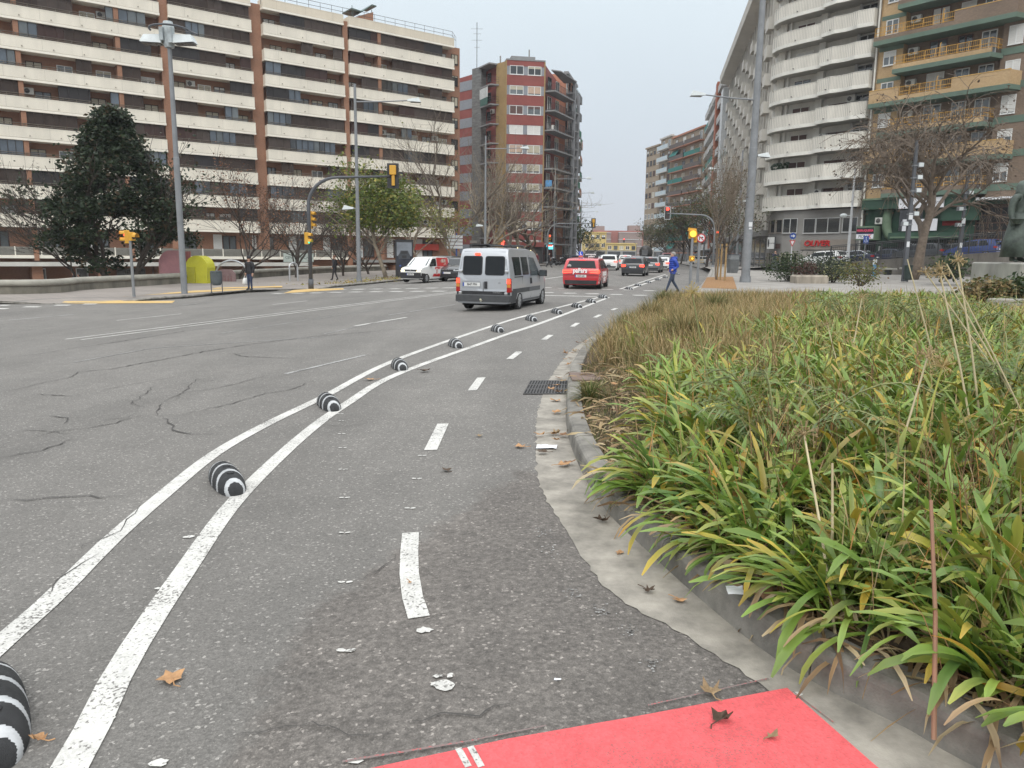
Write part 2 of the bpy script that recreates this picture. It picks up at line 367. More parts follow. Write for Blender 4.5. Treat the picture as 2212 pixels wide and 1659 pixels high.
gr = MB(); gr.quad((-900, -300, -3.2), (900, -300, -3.2), (900, 1500, -3.2), (-900, 1500, -3.2)); gr.build('ground', EARTH)['kind'] = 'structure'
cols = [-90, -60, -40, -25, -20, -16, -13, -9, -6, -3, 0, 4, 10, 20, 40, 90]
sheet_rows('road', rows(-30, 330, [LK], 12), xl, lambda y: 90., cols, lambda x, y: gz(x), ASPH)
DROP = (-17.6, 31.0)
def zpl(x, y):
    d = math.hypot(x-DROP[0], y-DROP[1]); e = math.hypot(x+11.6, y-42.6)
    return gz(x)+.135-.12*(1-smooth01((d-1.2)/1.8))-.11*(1-smooth01((e-.9)/1.2))
def xw(y): return interp(LWALL, y) if y <= 90 else interp([(90, -13.6), (100, -8.6), (108, -5.6), (114, -8), (120, -70)], y)
pl_l = sheet_rows('pavement', rows(22, 330, [LK, LWALL], 3), xw, xl, sorted(cols[:7]+[-19, -18, -17, -15, -14, -12, -11, -10]+cols[7:]), zpl, PAVM)
pl_l.data.materials[0] = PAVM
def loc_sq(x, y): return (x-37.5)*.609+(y-70)*(-.793), (x-37.5)*.793+(y-70)*.609
def sq_xy(s, q): return 37.5+s*.609+q*.793, 70-s*.793+q*.609
def zst(s): return max(.45, 1.08+.075*s)           # the side street climbs to the right past the shops
def sidez(x, y):
    s, q = loc_sq(x, y); return .13+.32*smooth01((q+36)/18)*smooth01((s+26)/8)
cr = [5, 7, 9, 11, 14, 17, 20, 23, 26, 29, 32, 35, 38, 41, 45, 50, 56, 64, 75, 90]
def zpr(x, y):
    d = math.hypot(x-7.3, y-32.0); return max(.012, sidez(x, y)-.11*(1-smooth01((d-1.6)/1.4)))
sheet_rows('pavement', rows(27, 330, [RK], 2.5), lambda y: interp(RK, y), lambda y: 90., cr, zpr, PAVR)
ss = MB()
for i in range(26):
    for q0, q1 in ((-18, -13), (-13, -7), (-7, -2.2), (-2.2, 2)):
        P4 = []
        for a, q in ((i*1.5-8.4, q0), (i*1.5-6.9, q0), (i*1.5-6.9, q1), (i*1.5-8.4, q1)): P4.append((*sq_xy(a, q), zst(a)+(.13 if q1 > 0 else .006)))
        ss.poly(P4)
ss.build('road', ASPH)['kind'] = 'structure'
pz = MB()
wl = [(x, y) for y, x in LWALL]
fac = [(-75, 55), (-48, 74), (-34, 84.5), (-24, 92), (-15, 99), (-7, 105), (2, 112)]
for i in range(len(wl)-1):
    pz.poly([(*wl[i], -1.3), (*wl[i+1], -1.3), (*fac[i+1], -2.3), (*fac[i], -2.3)])
pz.build('plaza', mat('plaza_paving', (.3, .28, .25), .9, .15, .5))['kind'] = 'structure'

# --- kerb of the planting bed, gutter
KB = [(3.6, -1.2), (2.75, .35), (2.05, 1.35), (1.48, 2.18), (1.37, 2.37), (1.16, 2.65), (.99, 3.03), (.75, 3.92), (.57, 4.82), (.50, 6.3), (.57, 7.89), (.83, 10.49), (1.4, 13.55), (2.44, 17.19), (3.55, 20.64), (4.35, 24.2), (4.9, 26.2), (6.0, 27.6), (9, 28.6), (16, 29.4), (30, 30.4)]
def resample(pts, step):
    # Catmull-Rom through the traced points, then even spacing
    P_ = [Vector((*q, 0)) if len(q) == 2 else Vector(q) for q in pts]; Q = []
    for i in range(len(P_)-1):
        a, b, c, d = P_[max(0, i-1)], P_[i], P_[i+1], P_[min(len(P_)-1, i+2)]
        n = max(2, int((c-b).length/step*3))
        for j in range(n):
            t = j/n; Q.append(.5*((2*b)+(c-a)*t+(2*a-5*b+4*c-d)*t*t+(3*b-a-3*c+d)*t**3))
    Q.append(P_[-1]); R = [Q[0]]; acc = 0
    for a, b in zip(Q, Q[1:]):
        acc += (b-a).length
        if acc >= step: R.append(b); acc = 0
    R.append(Q[-1])
    return [(p.x, p.y) for p in R]
def normals(pl):                                   # unit normal to the right of travel
    N_ = []
    for i in range(len(pl)):
        a, b = pl[max(0, i-1)], pl[min(len(pl)-1, i+1)]; dx, dy = b[0]-a[0], b[1]-a[1]; l = math.hypot(dx, dy) or 1
        N_.append((dy/l, -dx/l))
    return N_
def off(pl, d): return [(p[0]+n[0]*d, p[1]+n[1]*d) for p, n in zip(pl, normals(pl))]
def kerb(name, pl, h, w, m, zf, gap=True, every=9):
    mb = MB(); mb.smooth = False
    prof = [(0., -.05), (.012, h-.035), (.02, h-.015), (.04, h-.002), (.06, h), (w-.01, h+.002), (w, h-.02), (w, -.2)]
    rr = [off(pl, d) for d, _ in prof]; i = 0; q = 0
    while i < len(pl)-1:
        j = min(i+every, len(pl)-1); rings = []; dz = rnd.uniform(-.004, .004)
        for t in range(i, j+1):
            rings.append([(rr[a][t][0], rr[a][t][1], zf(*pl[t])+prof[a][1]+dz) for a in range(len(prof))])
        if gap and len(rings) > 1:
            e = Vector(rings[-1][0])-Vector(rings[-2][0]); e = e.normalized()*.008
            rings[-1] = [tuple(Vector(v)-e) for v in rings[-1]]
        mb.loft(rings); i = j
    o = mb.build(name, m); o['kind'] = 'structure'; return o
KBL = resample(KB, .11)
kerb('kerb', KBL, .145, .17, KERBM, lambda x, y: 0.)
kd = MB(); a_ = off(KBL, .012); b_ = off(KBL, .16)
for i in range(len(KBL)-1): kd.quad((*a_[i], .05), (*a_[i+1], .05), (*b_[i+1], .05), (*b_[i], .05))
kd.build('kerb', mat('kerb_joint_mortar', (.12, .11, .095), .95, .2, 20.))['kind'] = 'structure'
LKL = resample([(-60, 22), (-40, 25.9), (-20.1, 29.8), (-18.5, 30.1), (-16.5, 31.95), (-14.93, 34.57), (-13.9, 40.2), (-10.94, 43.15), (-7.8, 51.7), (-4.6, 62), (-1.5, 75), (4, 105), (12, 150)], .4)
kerb('kerb', [p for p in LKL][::-1], 0.006, .16, KERBM, lambda x, y: zpl(x, y), every=4)
RKL = resample([(6.2, 28.7), (7.2, 31), (8, 34), (9.3, 38), (10.4, 42), (17, 66), (24, 100), (32, 150)], .5)
kerb('kerb', RKL, .006, .16, KERBM, zpr, every=3)
# gutter: a ragged concrete strip along the bed
GO = [(2.8, -1.2), (1.9, .35), (1.2, 1.5), (1.0, 2.25), (.95, 2.65), (.78, 2.95), (.47, 3.48), (.34, 4.15), (.20, 5.22), (.215, 6.29), (.29, 7.87), (.6, 10.47), (1.19, 13.53), (2.25, 17.2), (3.4, 20.7)]
gl = resample(GO, .05); gm = MB(); r2 = random.Random(3)
kx = [(y, x) for x, y in KBL]
kx.sort()
for i in range(len(gl)-1):
    q = []
    for (x, y) in (gl[i], gl[i+1]): q.append((x, y))
    j0 = r2.uniform(-.018, .018) if i % 2 else r2.uniform(-.006, .006)
    gl[i+1] = (gl[i+1][0]+j0, gl[i+1][1])
    x0, x1 = interp(kx, gl[i][1])+.02, interp(kx, gl[i+1][1])+.02
    if gl[i][1] < 1.2: x0, x1 = gl[i][0]+.45, gl[i+1][0]+.45
    gm.quad((*gl[i], .004), (x0, gl[i][1], .006), (x1, gl[i+1][1], .006), (*gl[i+1], .004))
gm.build('gutter', GUTM)['kind'] = 'structure'
# --- planting bed soil
def xk(y): return interp(kx, y)+.16
def soilz(x, y):
    d = max(0., x-xk(y)); f = smooth01((y-26.5)/-4.); n = .03*math.sin(x*2.3+y*1.1)*math.sin(y*1.7-x*.6)
    return .10+(.40*(1-math.exp(-d/1.5))*(1-.62*smooth01((y-9)/9.))+.010*min(d, 12.)+n*min(1, d))*f
sm = MB()
ys = [ -1.2+.35*i for i in range(84)]; dxs = [0, .12, .3, .6, 1., 1.5, 2.2, 3., 4., 5.5, 7.5, 10, 14, 20, 28]
for i in range(len(ys)-1):
    for j in range(len(dxs)-1):
        q = []
        for y, d in ((ys[i], dxs[j]), (ys[i], dxs[j+1]), (ys[i+1], dxs[j+1]), (ys[i+1], dxs[j])):
            x = xk(y)+d; q.append((x, y, soilz(x, y)))
        sm.poly(q)
sm.smooth = True; sm.build('planting_soil', SOIL)['kind'] = 'structure'

# --- markings -------------------------------------------------------------
def ribbon(mb, pts, w, dz=.005, jit=0.):
    pts = [(p[0], p[1]) for p in pts]; a, b = off(pts, -w/2), off(pts, w/2)
    for i in range(len(pts)-1):
        q = [a[i], b[i], b[i+1], a[i+1]]; mb.poly([(x, y, gz(x)+dz) for x, y in q])
def mk(name, mb, m): o = mb.build(name, m); o['kind'] = 'structure'; return o
m1 = MB()
OUT = [G(*q) for q in ((-150, 1530), (0, 1393), (117, 1290), (235, 1172), (350, 1072), (465, 980), (580, 915), (700, 857), (860, 776), (1065, 704), (1180, 671), (1300, 641))]
INN = [(-1.1, 1.2)]+[(-1.38, 2.0)]+[G(*q)[:2] for q in ((160, 1659), (265, 1440), (400, 1233), (520, 1070), (660, 937), (750, 872), (860, 808), (1060, 735), (1180, 694), (1315, 642.5))]
ribbon(m1, resample([(p[0], p[1]) for p in OUT], .25), .125); ribbon(m1, resample(INN, .25), .125)
mk('road_marking', m1, PAINT)
m1 = MB()
def stroke(u0, v0, u1, v1, w, mb, dz=.005):
    a, b = G(u0, v0), G(u1, v1); n = max(1, int((b-a).length/1.)); ribbon(mb, [a.lerp(b, i/n) for i in range(n+1)], w, dz)
for p in ((905, 1335, 878, 1152), (930, 973, 957, 916), (1020, 844, 1040, 816), (1101, 776, 1122, 760), (1175, 734, 1190, 724), (1236, 706, 1248, 698), (1285, 686, 1297, 680), (1322, 670, 1332, 666)):
    if p[0] == 905:
        pts = [G(*q) for q in ((905, 1335), (891, 1290), (884, 1240), (884, 1195), (887, 1152))]
        ribbon(m1, [(q[0], q[1]) for q in pts], .098)
    else: stroke(*p, .11, m1)
stroke(141.7, 733, 983, 630.2, .10, m1); stroke(176, 734, 983, 632.4, .10, m1)
stroke(983, 630.2, 1030, 624.5, .1, m1); stroke(983, 632.4, 1030, 626.5, .1, m1)
stroke(252, 692.5, 392, 678, .10, m1); stroke(766, 704.4, 878, 685.8, .11, m1); stroke(589, 658, 664, 650, .1, m1)
stroke(1171.7, 603.8, 1250, 592, .15, m1); stroke(1339, 624.8, 1438, 592.4, .13, m1); stroke(1361, 624.8, 1441, 595.2, .16, m1)
stroke(1171.6, 638.3, 1289, 640.8, .30, m1)
Z8 = lambda x, y: ((1650+x*.452)*.576, (750+y*.452)*.576)
C7 = lambda x, y: ((800+x*.434)*.576, (650+y*.434)*.576)
def squares(f, lst):
    for x0, x1, y in lst:
        a, b = G(*f(x0, y)), G(*f(x1, y)); ribbon(m1, [(a[0], a[1]), (b[0], b[1])], .42)
squares(Z8, [(860, 940, 768), (1025, 1130, 774), (1210, 1320, 779), (1410, 1510, 784), (1605, 1710, 791), (1810, 1900, 798), (860, 925, 728), (1345, 1430, 742), (1520, 1605, 746), (1695, 1785, 753), (975, 1040, 733)])
squares(C7, [(515, 605, 1040), (680, 780, 1037), (835, 940, 1034), (1005, 1115, 1029), (1180, 1285, 1026), (1350, 1455, 1024), (1530, 1640, 1022), (1710, 1820, 1020), (1890, 2005, 1019), (1060, 1140, 1005), (1205, 1305, 1002), (1360, 1455, 1000), (1530, 1610, 998), (1670, 1770, 995), (1830, 1930, 992), (1990, 2090, 990)])
squares(lambda x, y: (x*.1302, 489.6+y*.1302), [(-60, 125, 1362), (400, 665, 1332), (915, 1155, 1305), (1385, 1600, 1285), (0, 160, 1306)])
mk('road_marking', m1, PAINT)
m1 = MB()
stroke(617, 808, 790, 767, .08, m1); stroke(840, 681, 983, 658, .08, m1); stroke(18, 692, 163, 679, .09, m1); stroke(394, 659, 471, 652, .09, m1)
stroke(700, 722, 840, 690, .05, m1); stroke(160, 783, 330, 752, .05, m1); stroke(330, 752, 700, 728, .05, m1); stroke(480, 720, 840, 664, .04, m1)
rr_ = random.Random(5)
def blob(u, v, rx, ry, mb, n=11, dz=.006, j=.25, rot=0.):
    c = G(u, v); pts = []
    for i in range(n):
        w = 2*PI*i/n; f = 1+rr_.uniform(-j, j); dx, dy = rx*math.cos(w)*f, ry*math.sin(w)*f
        x, y = c.x+dx*math.cos(rot)-dy*math.sin(rot), c.y+dx*math.sin(rot)+dy*math.cos(rot); pts.append((x, y, gz(x)+dz))
    mb.poly(pts)
m2 = MB()
for u, v in ((738, 910), (738, 938), (740, 968), (741, 1015), (744, 1076), (744, 1152), (746, 1259), (748, 1407), (900, 1035), (886, 1099), (735, 895), (912, 985)):
    s = .018 if v < 1300 else .022
    for d in (-1, 1):
        c = G(u, v); e = G(u+1, v); mpp = (e-c).length
        blob(u+d*.020/mpp, v, s, s*.62, m2, 8, j=.18, rot=d*.25)
for u, v, rx, ry in ((407, 1161, .035, .02), (235, 1556, .025, .022), (340, 1273, .015, .012), (345, 1650, .03, .02), (1725, 1502, .018, .013), (765, 1647, .03, .012), (1208, 1470, .008, .006), (1180, 963, .001, .001)):
    blob(u, v, rx, ry, m2)
for u, v, w_, h_ in ((917, 1363, .035, .025), (957, 1482, .045, .035), (946, 1463, .018, .012), (972, 1462, .012, .02)):
    blob(u, v, w_, h_, m2, 14, j=.3)
for q in ((990, 1622, 1012, 1662), (1016, 1618, 1040, 1662)): stroke(*q, .022, m2, .010)
mk('road_marking', m2, PAINT)
for u, v, rx, ry in ((1235, 1285, .06, .03), (1300, 1322, .06, .035), (1360, 1367, .06, .012), (1410, 1440, .05, .03), (1185, 1190, .04, .03), (1170, 1150, .03, .03)):
    for _ in range(26): blob(u+rr_.gauss(0, 12), v+rr_.gauss(0, 7), rr_.uniform(.003, .009), rr_.uniform(.002, .006), m1, 6, dz=.007)
mk('road_marking', m1, PAINT2)
rd = MB(); R4 = [G(1895, 1662), G(1700, 1490), G(1390, 1549), (-.41, 2.17), (-1.4, 1.87), (-1.3, 1.0), (1.75, 1.0)]
rl = R4[2]; xa, ya, xb, yb = -.41, 2.17, rl[0], rl[1]; y0 = ya+(yb-ya)*(0-xa)/(xb-xa)
rd.poly([(p[0], p[1], .0085) for p in R4[:3]+[(0, y0), (0, 1.0), (1.75, 1.0)]])
rd.poly([(p[0], p[1], gz(p[0])+.0085) for p in [(0, y0)]+R4[3:6]+[(0, 1.0)]]); mk('road_marking', rd, REDP)
m3 = MB()
stroke(740, 1650, 1000, 1608, .010, m3, .0095); stroke(1000, 1608, 1180, 1572, .006, m3, .0095); stroke(1400, 1528, 1660, 1470, .006, m3, .0095); stroke(1712, 1498, 1800, 1565, .004, m3, .0095)
mk('road_marking', m3, worn('red_overspray', (.5, .10, .10), (.2, .15, .14), 2.6, 90.))
yt = MB()
def patch(mb, q, zf, dz):
    P4 = [G(u, v, .02) for u, v in q]; n = 6
    for i in range(n):
        a, b = P4[0].lerp(P4[1], i/n), P4[0].lerp(P4[1], (i+1)/n); c, d = P4[3].lerp(P4[2], (i+1)/n), P4[3].lerp(P4[2], i/n)
        mb.poly([(p.x, p.y, (gz(p.x)+.01 if (zf is zpl and p.x > xl(p.y)-.18) else zf(p.x, p.y)+dz)) for p in (a, b, c, d)])
patch(yt, ((128, 655), (372, 654), (378, 649), (140, 651)), zpl, .012)
patch(yt, ((262, 646), (540, 631), (545, 628), (420, 633)), zpl, .012)
patch(yt, ((612, 633), (742, 625), (742, 622), (640, 625)), zpl, .012)
patch(yt, ((455, 629), (610, 625), (610, 622), (470, 626)), zpl, .012)
patch(yt, ((1478, 640), (1565, 640), (1552, 634), (1478, 634)), zpr, .012)
mk('tactile_paving', yt, YELP)
og = MB(); og.poly([(p.x, p.y, zpr(p.x, p.y)+.010) for p in (G(1515, 622, .13), G(1592, 625, .13), G(1583, 601, .13), G(1527, 601, .13))]); mk('tree_pit_gravel', og, ORAN)
# --- cracks in the asphalt
ck = MB()
def crack(pts, w, f=lambda x, y: (x*.4427, 633.6+y*.4427)):
    w *= 1.35 if w > .007 else 1.1
    g = [G(*f(*p)) for p in pts]; P_ = []
    for a, b in zip(g, g[1:]):
        n = max(2, int((b-a).length/.09)); e = (b-a).normalized(); nn = Vector((-e.y, e.x, 0))
        for i in range(n): P_.append(a.lerp(b, i/n)+nn*rr_.gauss(0, .012+.004*min(6, (b-a).length)))
    P_.append(g[-1]); a_, b_ = [], []
    P2 = [(p.x, p.y) for p in P_]
    ws = [w*rr_.uniform(.35, 1.25)*min(1, 3*i/len(P2)+.2, 3*(len(P2)-1-i)/len(P2)+.2) for i in range(len(P2))]
    N_ = normals(P2)
    for i in range(len(P2)-1):
        q = []
        for t, sg in ((i, -1), (i, 1), (i+1, 1), (i+1, -1)):
            x, y = P2[t][0]+N_[t][0]*sg*ws[t]/2, P2[t][1]+N_[t][1]*sg*ws[t]/2; q.append((x, y, gz(x)+.0085))
        ck.poly(q)
for pts, w in (([(0, 322), (170, 300), (380, 265), (560, 240), (900, 185), (1400, 130)], .022), ([(0, 490), (200, 440), (350, 410), (380, 385), (550, 370), (800, 322), (1000, 285), (1220, 250), (1500, 215), (1900, 180), (2212, 150)], .022),
               ([(170, 493), (370, 505)], .014), ([(230, 600), (330, 610), (310, 640)], .012), ([(175, 705), (260, 675), (420, 660), (560, 635), (700, 595)], .015), ([(0, 810), (100, 785), (210, 770), (350, 712)], .014),
               ([(0, 1008), (300, 1002), (620, 990)], .011), ([(770, 600), (900, 590), (1130, 540), (1300, 490), (1420, 470), (1530, 425)], .013), ([(790, 605), (840, 640), (850, 670), (900, 690), (1060, 690)], .012),
               ([(800, 530), (760, 580), (770, 600)], .012), ([(800, 530), (880, 490), (1060, 465), (1310, 400)], .012), ([(490, 475), (650, 445), (850, 410)], .012), ([(1120, 292), (1200, 310), (1430, 318)], .018),
               ([(700, 560), (640, 540), (760, 450)], .009), ([(100, 670), (200, 672), (330, 690)], .01), ([(500, 620), (620, 610), (660, 590)], .009), ([(860, 520), (960, 420), (1050, 430), (1180, 420)], .009), ([(1500, 640), (1700, 650), (1830, 630)], .006)):
    crack(pts, w)
C6 = lambda x, y: (x*.375, 1036.8+y*.375)
for pts in ([(1300, 1480), (1500, 1450), (1650, 1440), (1800, 1405), (1900, 1420), (2010, 1470), (2300, 1468)], [(2320, 1395), (2540, 1365), (2740, 1350), (2840, 1310), (2980, 1290)], [(2090, 580), (2170, 530), (2260, 490), (2280, 430)],
            [(820, 140), (760, 200), (690, 300), (500, 380), (470, 400)], [(570, 420), (400, 530), (330, 620), (240, 680)]):
    crack(pts, .0065, C6)
mk('road_cracks', ck, mat('crack_shadow', (.065, .06, .056), .95, 0))
# ================================================================ buildings, left side
BRK = brick('orange_brick', (.30, .145, .085), (.355, .175, .105), (.29, .18, .125), 3.2, var=.18)
BRKD = brick('shaded_brick', (.25, .115, .07), (.30, .14, .085), (.24, .14, .1), 3.2, var=.2)
CREAM = mat('cream_render', (.73, .68, .58), .8, .10, .5, streak=.25)
CREAMT = mat('cream_roof_render', (.66, .59, .475), .8, .10, .5, streak=.25)
LIPM = mat('cream_edge', (.80, .755, .655), .8, .06, 1.)
RAILM = mat('bronze_rail', (.13, .11, .085), .5, .1)
SCRN = [mat('brown_screen', (.052, .037, .031), .7, .25, 1.2, spec=.2), mat('grey_brown_screen', (.070, .054, .047), .7, .2, 1.2, spec=.2), mat('dark_screen', (.036, .033, .034), .6, .2, 1., spec=.2), mat('wine_screen', (.06, .035, .031), .7, .2, 1., spec=.2)]
GLB = glass('blue_glass', (.075, .095, .12), .06); GLD = glass('dark_glass', (.022, .025, .028), .07); GLG = glass('grey_glass', (.11, .125, .13), .1)
WHITEF = mat('white_frame', (.74, .74, .72), .5, .05); BEIGES = mat('beige_shutter', (.46, .42, .32), .7, .1, 2., streak=8.)
WHS = mat('white_shutter', (.66, .65, .62), .7, .1, 2., streak=8.); BROWNS = mat('brown_shutter', (.10, .05, .042), .6, .2, 2., streak=8.)
BLACK = mat('black_void', (.012, .012, .013), .8, .1); ACW = mat('air_unit_white', (.6, .59, .55), .5, .12, 3.)
GREYC = mat('grey_concrete', (.27, .265, .25), .85, .18, .8); DKMET = mat('dark_metal', (.05, .05, .052), .5, .1)
CURT = mat('pale_curtain', (.42, .45, .46), .8, .2, 3.)

class Bld:
    def __init__(s, name, label, x, y, ang, z=0., cat='building', group=None):
        s.r = thing(name, label, cat, (x, y, z), ang, group); s.face = (0, 0, 0, 0)
    def put(s, mb, name, mats, parent=None):
        o = mb.build(name, mats, parent or s.r)
        if parent is None: o.location = s.face[:3]; o.rotation_euler = (0, 0, s.face[3])
        return o
    def window(s, x0, x1, z0, z1, y, fm, gm, shut=0., sm=None, panes=2, fw=.06, name='window', d=.07):
        mb = MB(); mb.box(x0, x1, y-d, y, z1-fw, z1); mb.box(x0, x1, y-d, y, z0, z0+fw)
        mb.box(x0, x0+fw, y-d, y, z0+fw, z1-fw); mb.box(x1-fw, x1, y-d, y, z0+fw, z1-fw)
        for i in range(1, panes):
            xm = x0+(x1-x0)*i/panes; mb.box(xm-fw*.6, xm+fw*.6, y-d, y, z0+fw, z1-fw)
        mb.box(x0-.04, x1+.04, y-d-.03, y, z0-.05, z0)
        if shut > .02:
            mb.m = 1; zs = z1-fw-(z1-z0-2*fw)*shut
            mb.box(x0+fw, x1-fw, y-d*.6, y-.005, zs, z1-fw)
        w = s.put(mb, name, [fm, sm or fm])
        if shut < .98:
            g = MB(); g.quad((x0+fw, y-.018, z0+fw), (x1-fw, y-.018, z0+fw), (x1-fw, y-.018, z1-fw), (x0+fw, y-.018, z1-fw))
            s.put(g, 'pane', gm, w)
        return w
    def rail(s, pts, z0, zs, m, parent, post=1.0, r=.022, name='railing', bars=0.):
        mb = MB()
        for (a, b) in zip(pts, pts[1:]):
            a, b = Vector((*a, 0)), Vector((*b, 0)); l = (b-a).length; n = max(1, round(l/post))
            for z in zs: mb.tube([a+Vector((0, 0, z)), b+Vector((0, 0, z))], r, 4)
            for i in range(n+1): p = a.lerp(b, i/n); mb.tube([p+Vector((0, 0, z0)), p+Vector((0, 0, zs[-1]))], r*.9, 4)
            if bars:
                n = int(l/bars)
                for i in range(1, n): p = a.lerp(b, i/n); mb.tube([p+Vector((0, 0, zs[0])), p+Vector((0, 0, zs[-1]))], r*.45, 3, False)
        return s.put(mb, name, m, parent)
    def ac(s, x, z, y, w=.85, h=.6):
        mb = MB(); mb.box(x, x+w, y-.32, y, z, z+h); mb.m = 1
        mb.cyl((x+w*.36, y-.321, z+h/2), (x+w*.36, y-.335, z+h/2), h*.38, n=14); mb.m = 0
        for q in (-.13, 0, .13): mb.box(x+w*.08, x+w*.64, y-.345, y-.336, z+h/2+q-.008, z+h/2+q+.008)
        return s.put(mb, 'air_conditioner', [ACW, BLACK])

LB = Bld('apartment_building', 'long orange brick apartment block banded with cream balconies beyond the plaza', -48.6, 72, math.radians(37.5))
zb = [3.55, 6.2, 8.88, 11.55, 14.22, 16.9, 19.56, 22.22, 24.86]; RF, RT = 27.5, 28.6
SEC = [(-16., 15.9), (16.75, 25.2), (26.5, 36.0), (36.65, 51.3)]
w = MB(); w.box(-16, 53.1, 1.45, 14, -2.4, 28.0); LB.put(w, 'wall', BRK)
pr = MB()
for x0, x1, y in ((15.9, 16.75, .35), (25.2, 26.5, .75), (36.0, 36.65, .35)): pr.box(x0, x1, y, 1.45, -2.4, 28.1)
for x in (11.7, 40.45, 3.2, -6): pr.box(x, x+.42, .13, 1.45, .4, 27.5)
LB.put(pr, 'brick_pier', BRK)
r3 = random.Random(21)
def balc(x0, x1, z, top, m, lip=True):
    mb = MB(); mb.box(x0, x1, 0, .12, z+.25, top); mb.box(x0, x0+.12, .12, 1.44, z+.25, top); mb.box(x1-.12, x1, .12, 1.44, z+.25, top)
    mb.m = 1; mb.box(x0-.02, x1+.02, -.03, 1.44, z, z+.22); mb.box(x0-.01, x1+.01, -.025, .14, top, top+.05)
    mb.m = 2
    x = x0+1.9
    while x < x1 and lip: mb.box(x-.04, x+.04, -.10, 0, z+.40, z+.48); x += 2.55
    x = x0+1.6
    while x < x1-.5: mb.box(x-.006, x+.006, -.004, .05, z+.27, top-.02); x += 3.3
    return LB.put(mb, 'balcony' if lip else 'roof_parapet', [m, LIPM, mat('grime', (.30, .27, .22), .9, .1)])
for si, (x0, x1) in enumerate(SEC):
    balc(x0, x1, RF, RT, CREAMT, False)
    sep = sorted([c for c in (11.7, 40.45, 3.2, -6) if x0 < c < x1])
    for k, z in enumerate(zb):
        b = balc(x0, x1, z, z+1.2, CREAM)
        LB.rail([(x0+.1, .06), (x1-.1, .06)], z+1.2, [z+1.37, z+1.54], RAILM, b, 1.15, .03)
        # the recess above this balcony: screens, glazing, open loggia with a window in the brick
        top = (zb[k+1] if k < 8 else RF)-.01; lo = z+1.0
        bays = []; xs = [x0+.15]+[q for c in sep for q in (c-.02, c+.44)]+[x1-.15]
        for i in range(0, len(xs), 2):
            x = xs[i]
            while x < xs[i+1]-.3:
                scr = MB(); glz = MB(); t = r3.random(); wd = min(r3.uniform(1.3, 2.9), xs[i+1]-x)
                if xs[i+1]-x-wd < .6: wd = xs[i+1]-x
                if x1 > 50 and x > 48.5 and k != 7: t = .8
                if t < .57:
                    scr.m = r3.choice((0, 0, 1, 1, 2, 3)); q = x
                    while q < x+wd-.05:
                        e = min(q+r3.choice((.62, .8, .95)), x+wd); scr.box(q+.0, e-.012, .22+.02*r3.random(), .27, lo, top); q = e
                elif t < .72:
                    n = max(1, round(wd/.75))
                    for j in range(n):
                        a, c = x+wd*j/n, x+wd*(j+1)/n; scr.m = 2
                        scr.box(a-.03, a+.03, .20, .28, lo, top); glz.m = r3.choice((0, 0, 1, 2)); glz.quad((a+.03, .24, lo), (c-.03, .24, lo), (c-.03, .24, top), (a+.03, .24, top))
                        if r3.random() < .4: glz.m = 3; glz.quad((a+.06, .30, lo), (c-.06, .30, lo), (c-.06, .30, lo+r3.uniform(.4, 1.5)), (a+.06, .30, lo+r3.uniform(.4, 1.5)))
                else:
                    if wd > 1.2:
                        ww = min(1.35, wd-.35); wx = x+r3.uniform(.1, wd-ww-.1); sh = r3.choice((0, .25, .35, .55, 1.))
                        LB.window(wx, wx+ww, z+.6 if r3.random() < .4 else z+1.05, top-.55, 1.445, r3.choice((WHITEF, SCRN[3], SCRN[0])), r3.choice((GLG, GLG, GLD, CURT)), sh, r3.choice((BEIGES, BEIGES, WHS)), 2, .07)
                        if r3.random() < .22 and wd > 2.2: LB.ac(wx-.95 if wx-.95 > x else wx+ww+.1, top-.95, 1.44)
                x += wd
                if glz.f: LB.put(glz, 'glazing', [GLB, GLG, GLD, CURT], b); LB.put(scr, 'glazing_frame', SCRN, b)
                elif scr.f: LB.put(scr, 'privacy_screen', SCRN, b)
# right-hand brick end with its windows
for k, z in enumerate(zb):
    LB.window(51.75, 52.75, z+1.0, z+2.25, 1.44, SCRN[0], [GLG, GLD, GLG][k % 3], [.8, .0, 1., .6, .0, .2, .9, .1, .95][k], BEIGES, 2, .07)
LB.rail([(-16, .3), (15.9, .3)], RT, [RT+.5, RT+.95], DKMET, None, 1.4, .025, 'roof_railing')
LB.rail([(16.8, .3), (51.2, .3), (53.0, 2.2)], 28.0, [RT+.45, RT+.9], DKMET, None, 1.4, .025, 'roof_railing')
ch = MB(); ch.hexa([(38.2, 2, 28), (40.9, 2, 28), (40.9, 4, 28), (38.2, 4, 28)], [(38.2, 2, 29.2), (40.9, 2, 30.3), (40.9, 4, 30.3), (38.2, 4, 29.2)]); chm = LB.put(ch, 'chimney', BRK)
cc = MB(); cc.loft([[(x, 1.7, z), (x, 4.3, z), (x, 4.3, z+.12), (x, 1.7, z+.12)] for x, z in ((37.9, 30.05), (38.9, 29.95), (39.3, 29.95), (40.6, 30.95), (41.2, 30.9))])
for x in (38.2, 40.8): cc.cyl((x, 2.2, 29), (x, 2.2, 30.6), .04, n=5)
LB.put(cc, 'chimney_cap', mat('green_tin', (.09, .14, .13), .5, .2), chm)
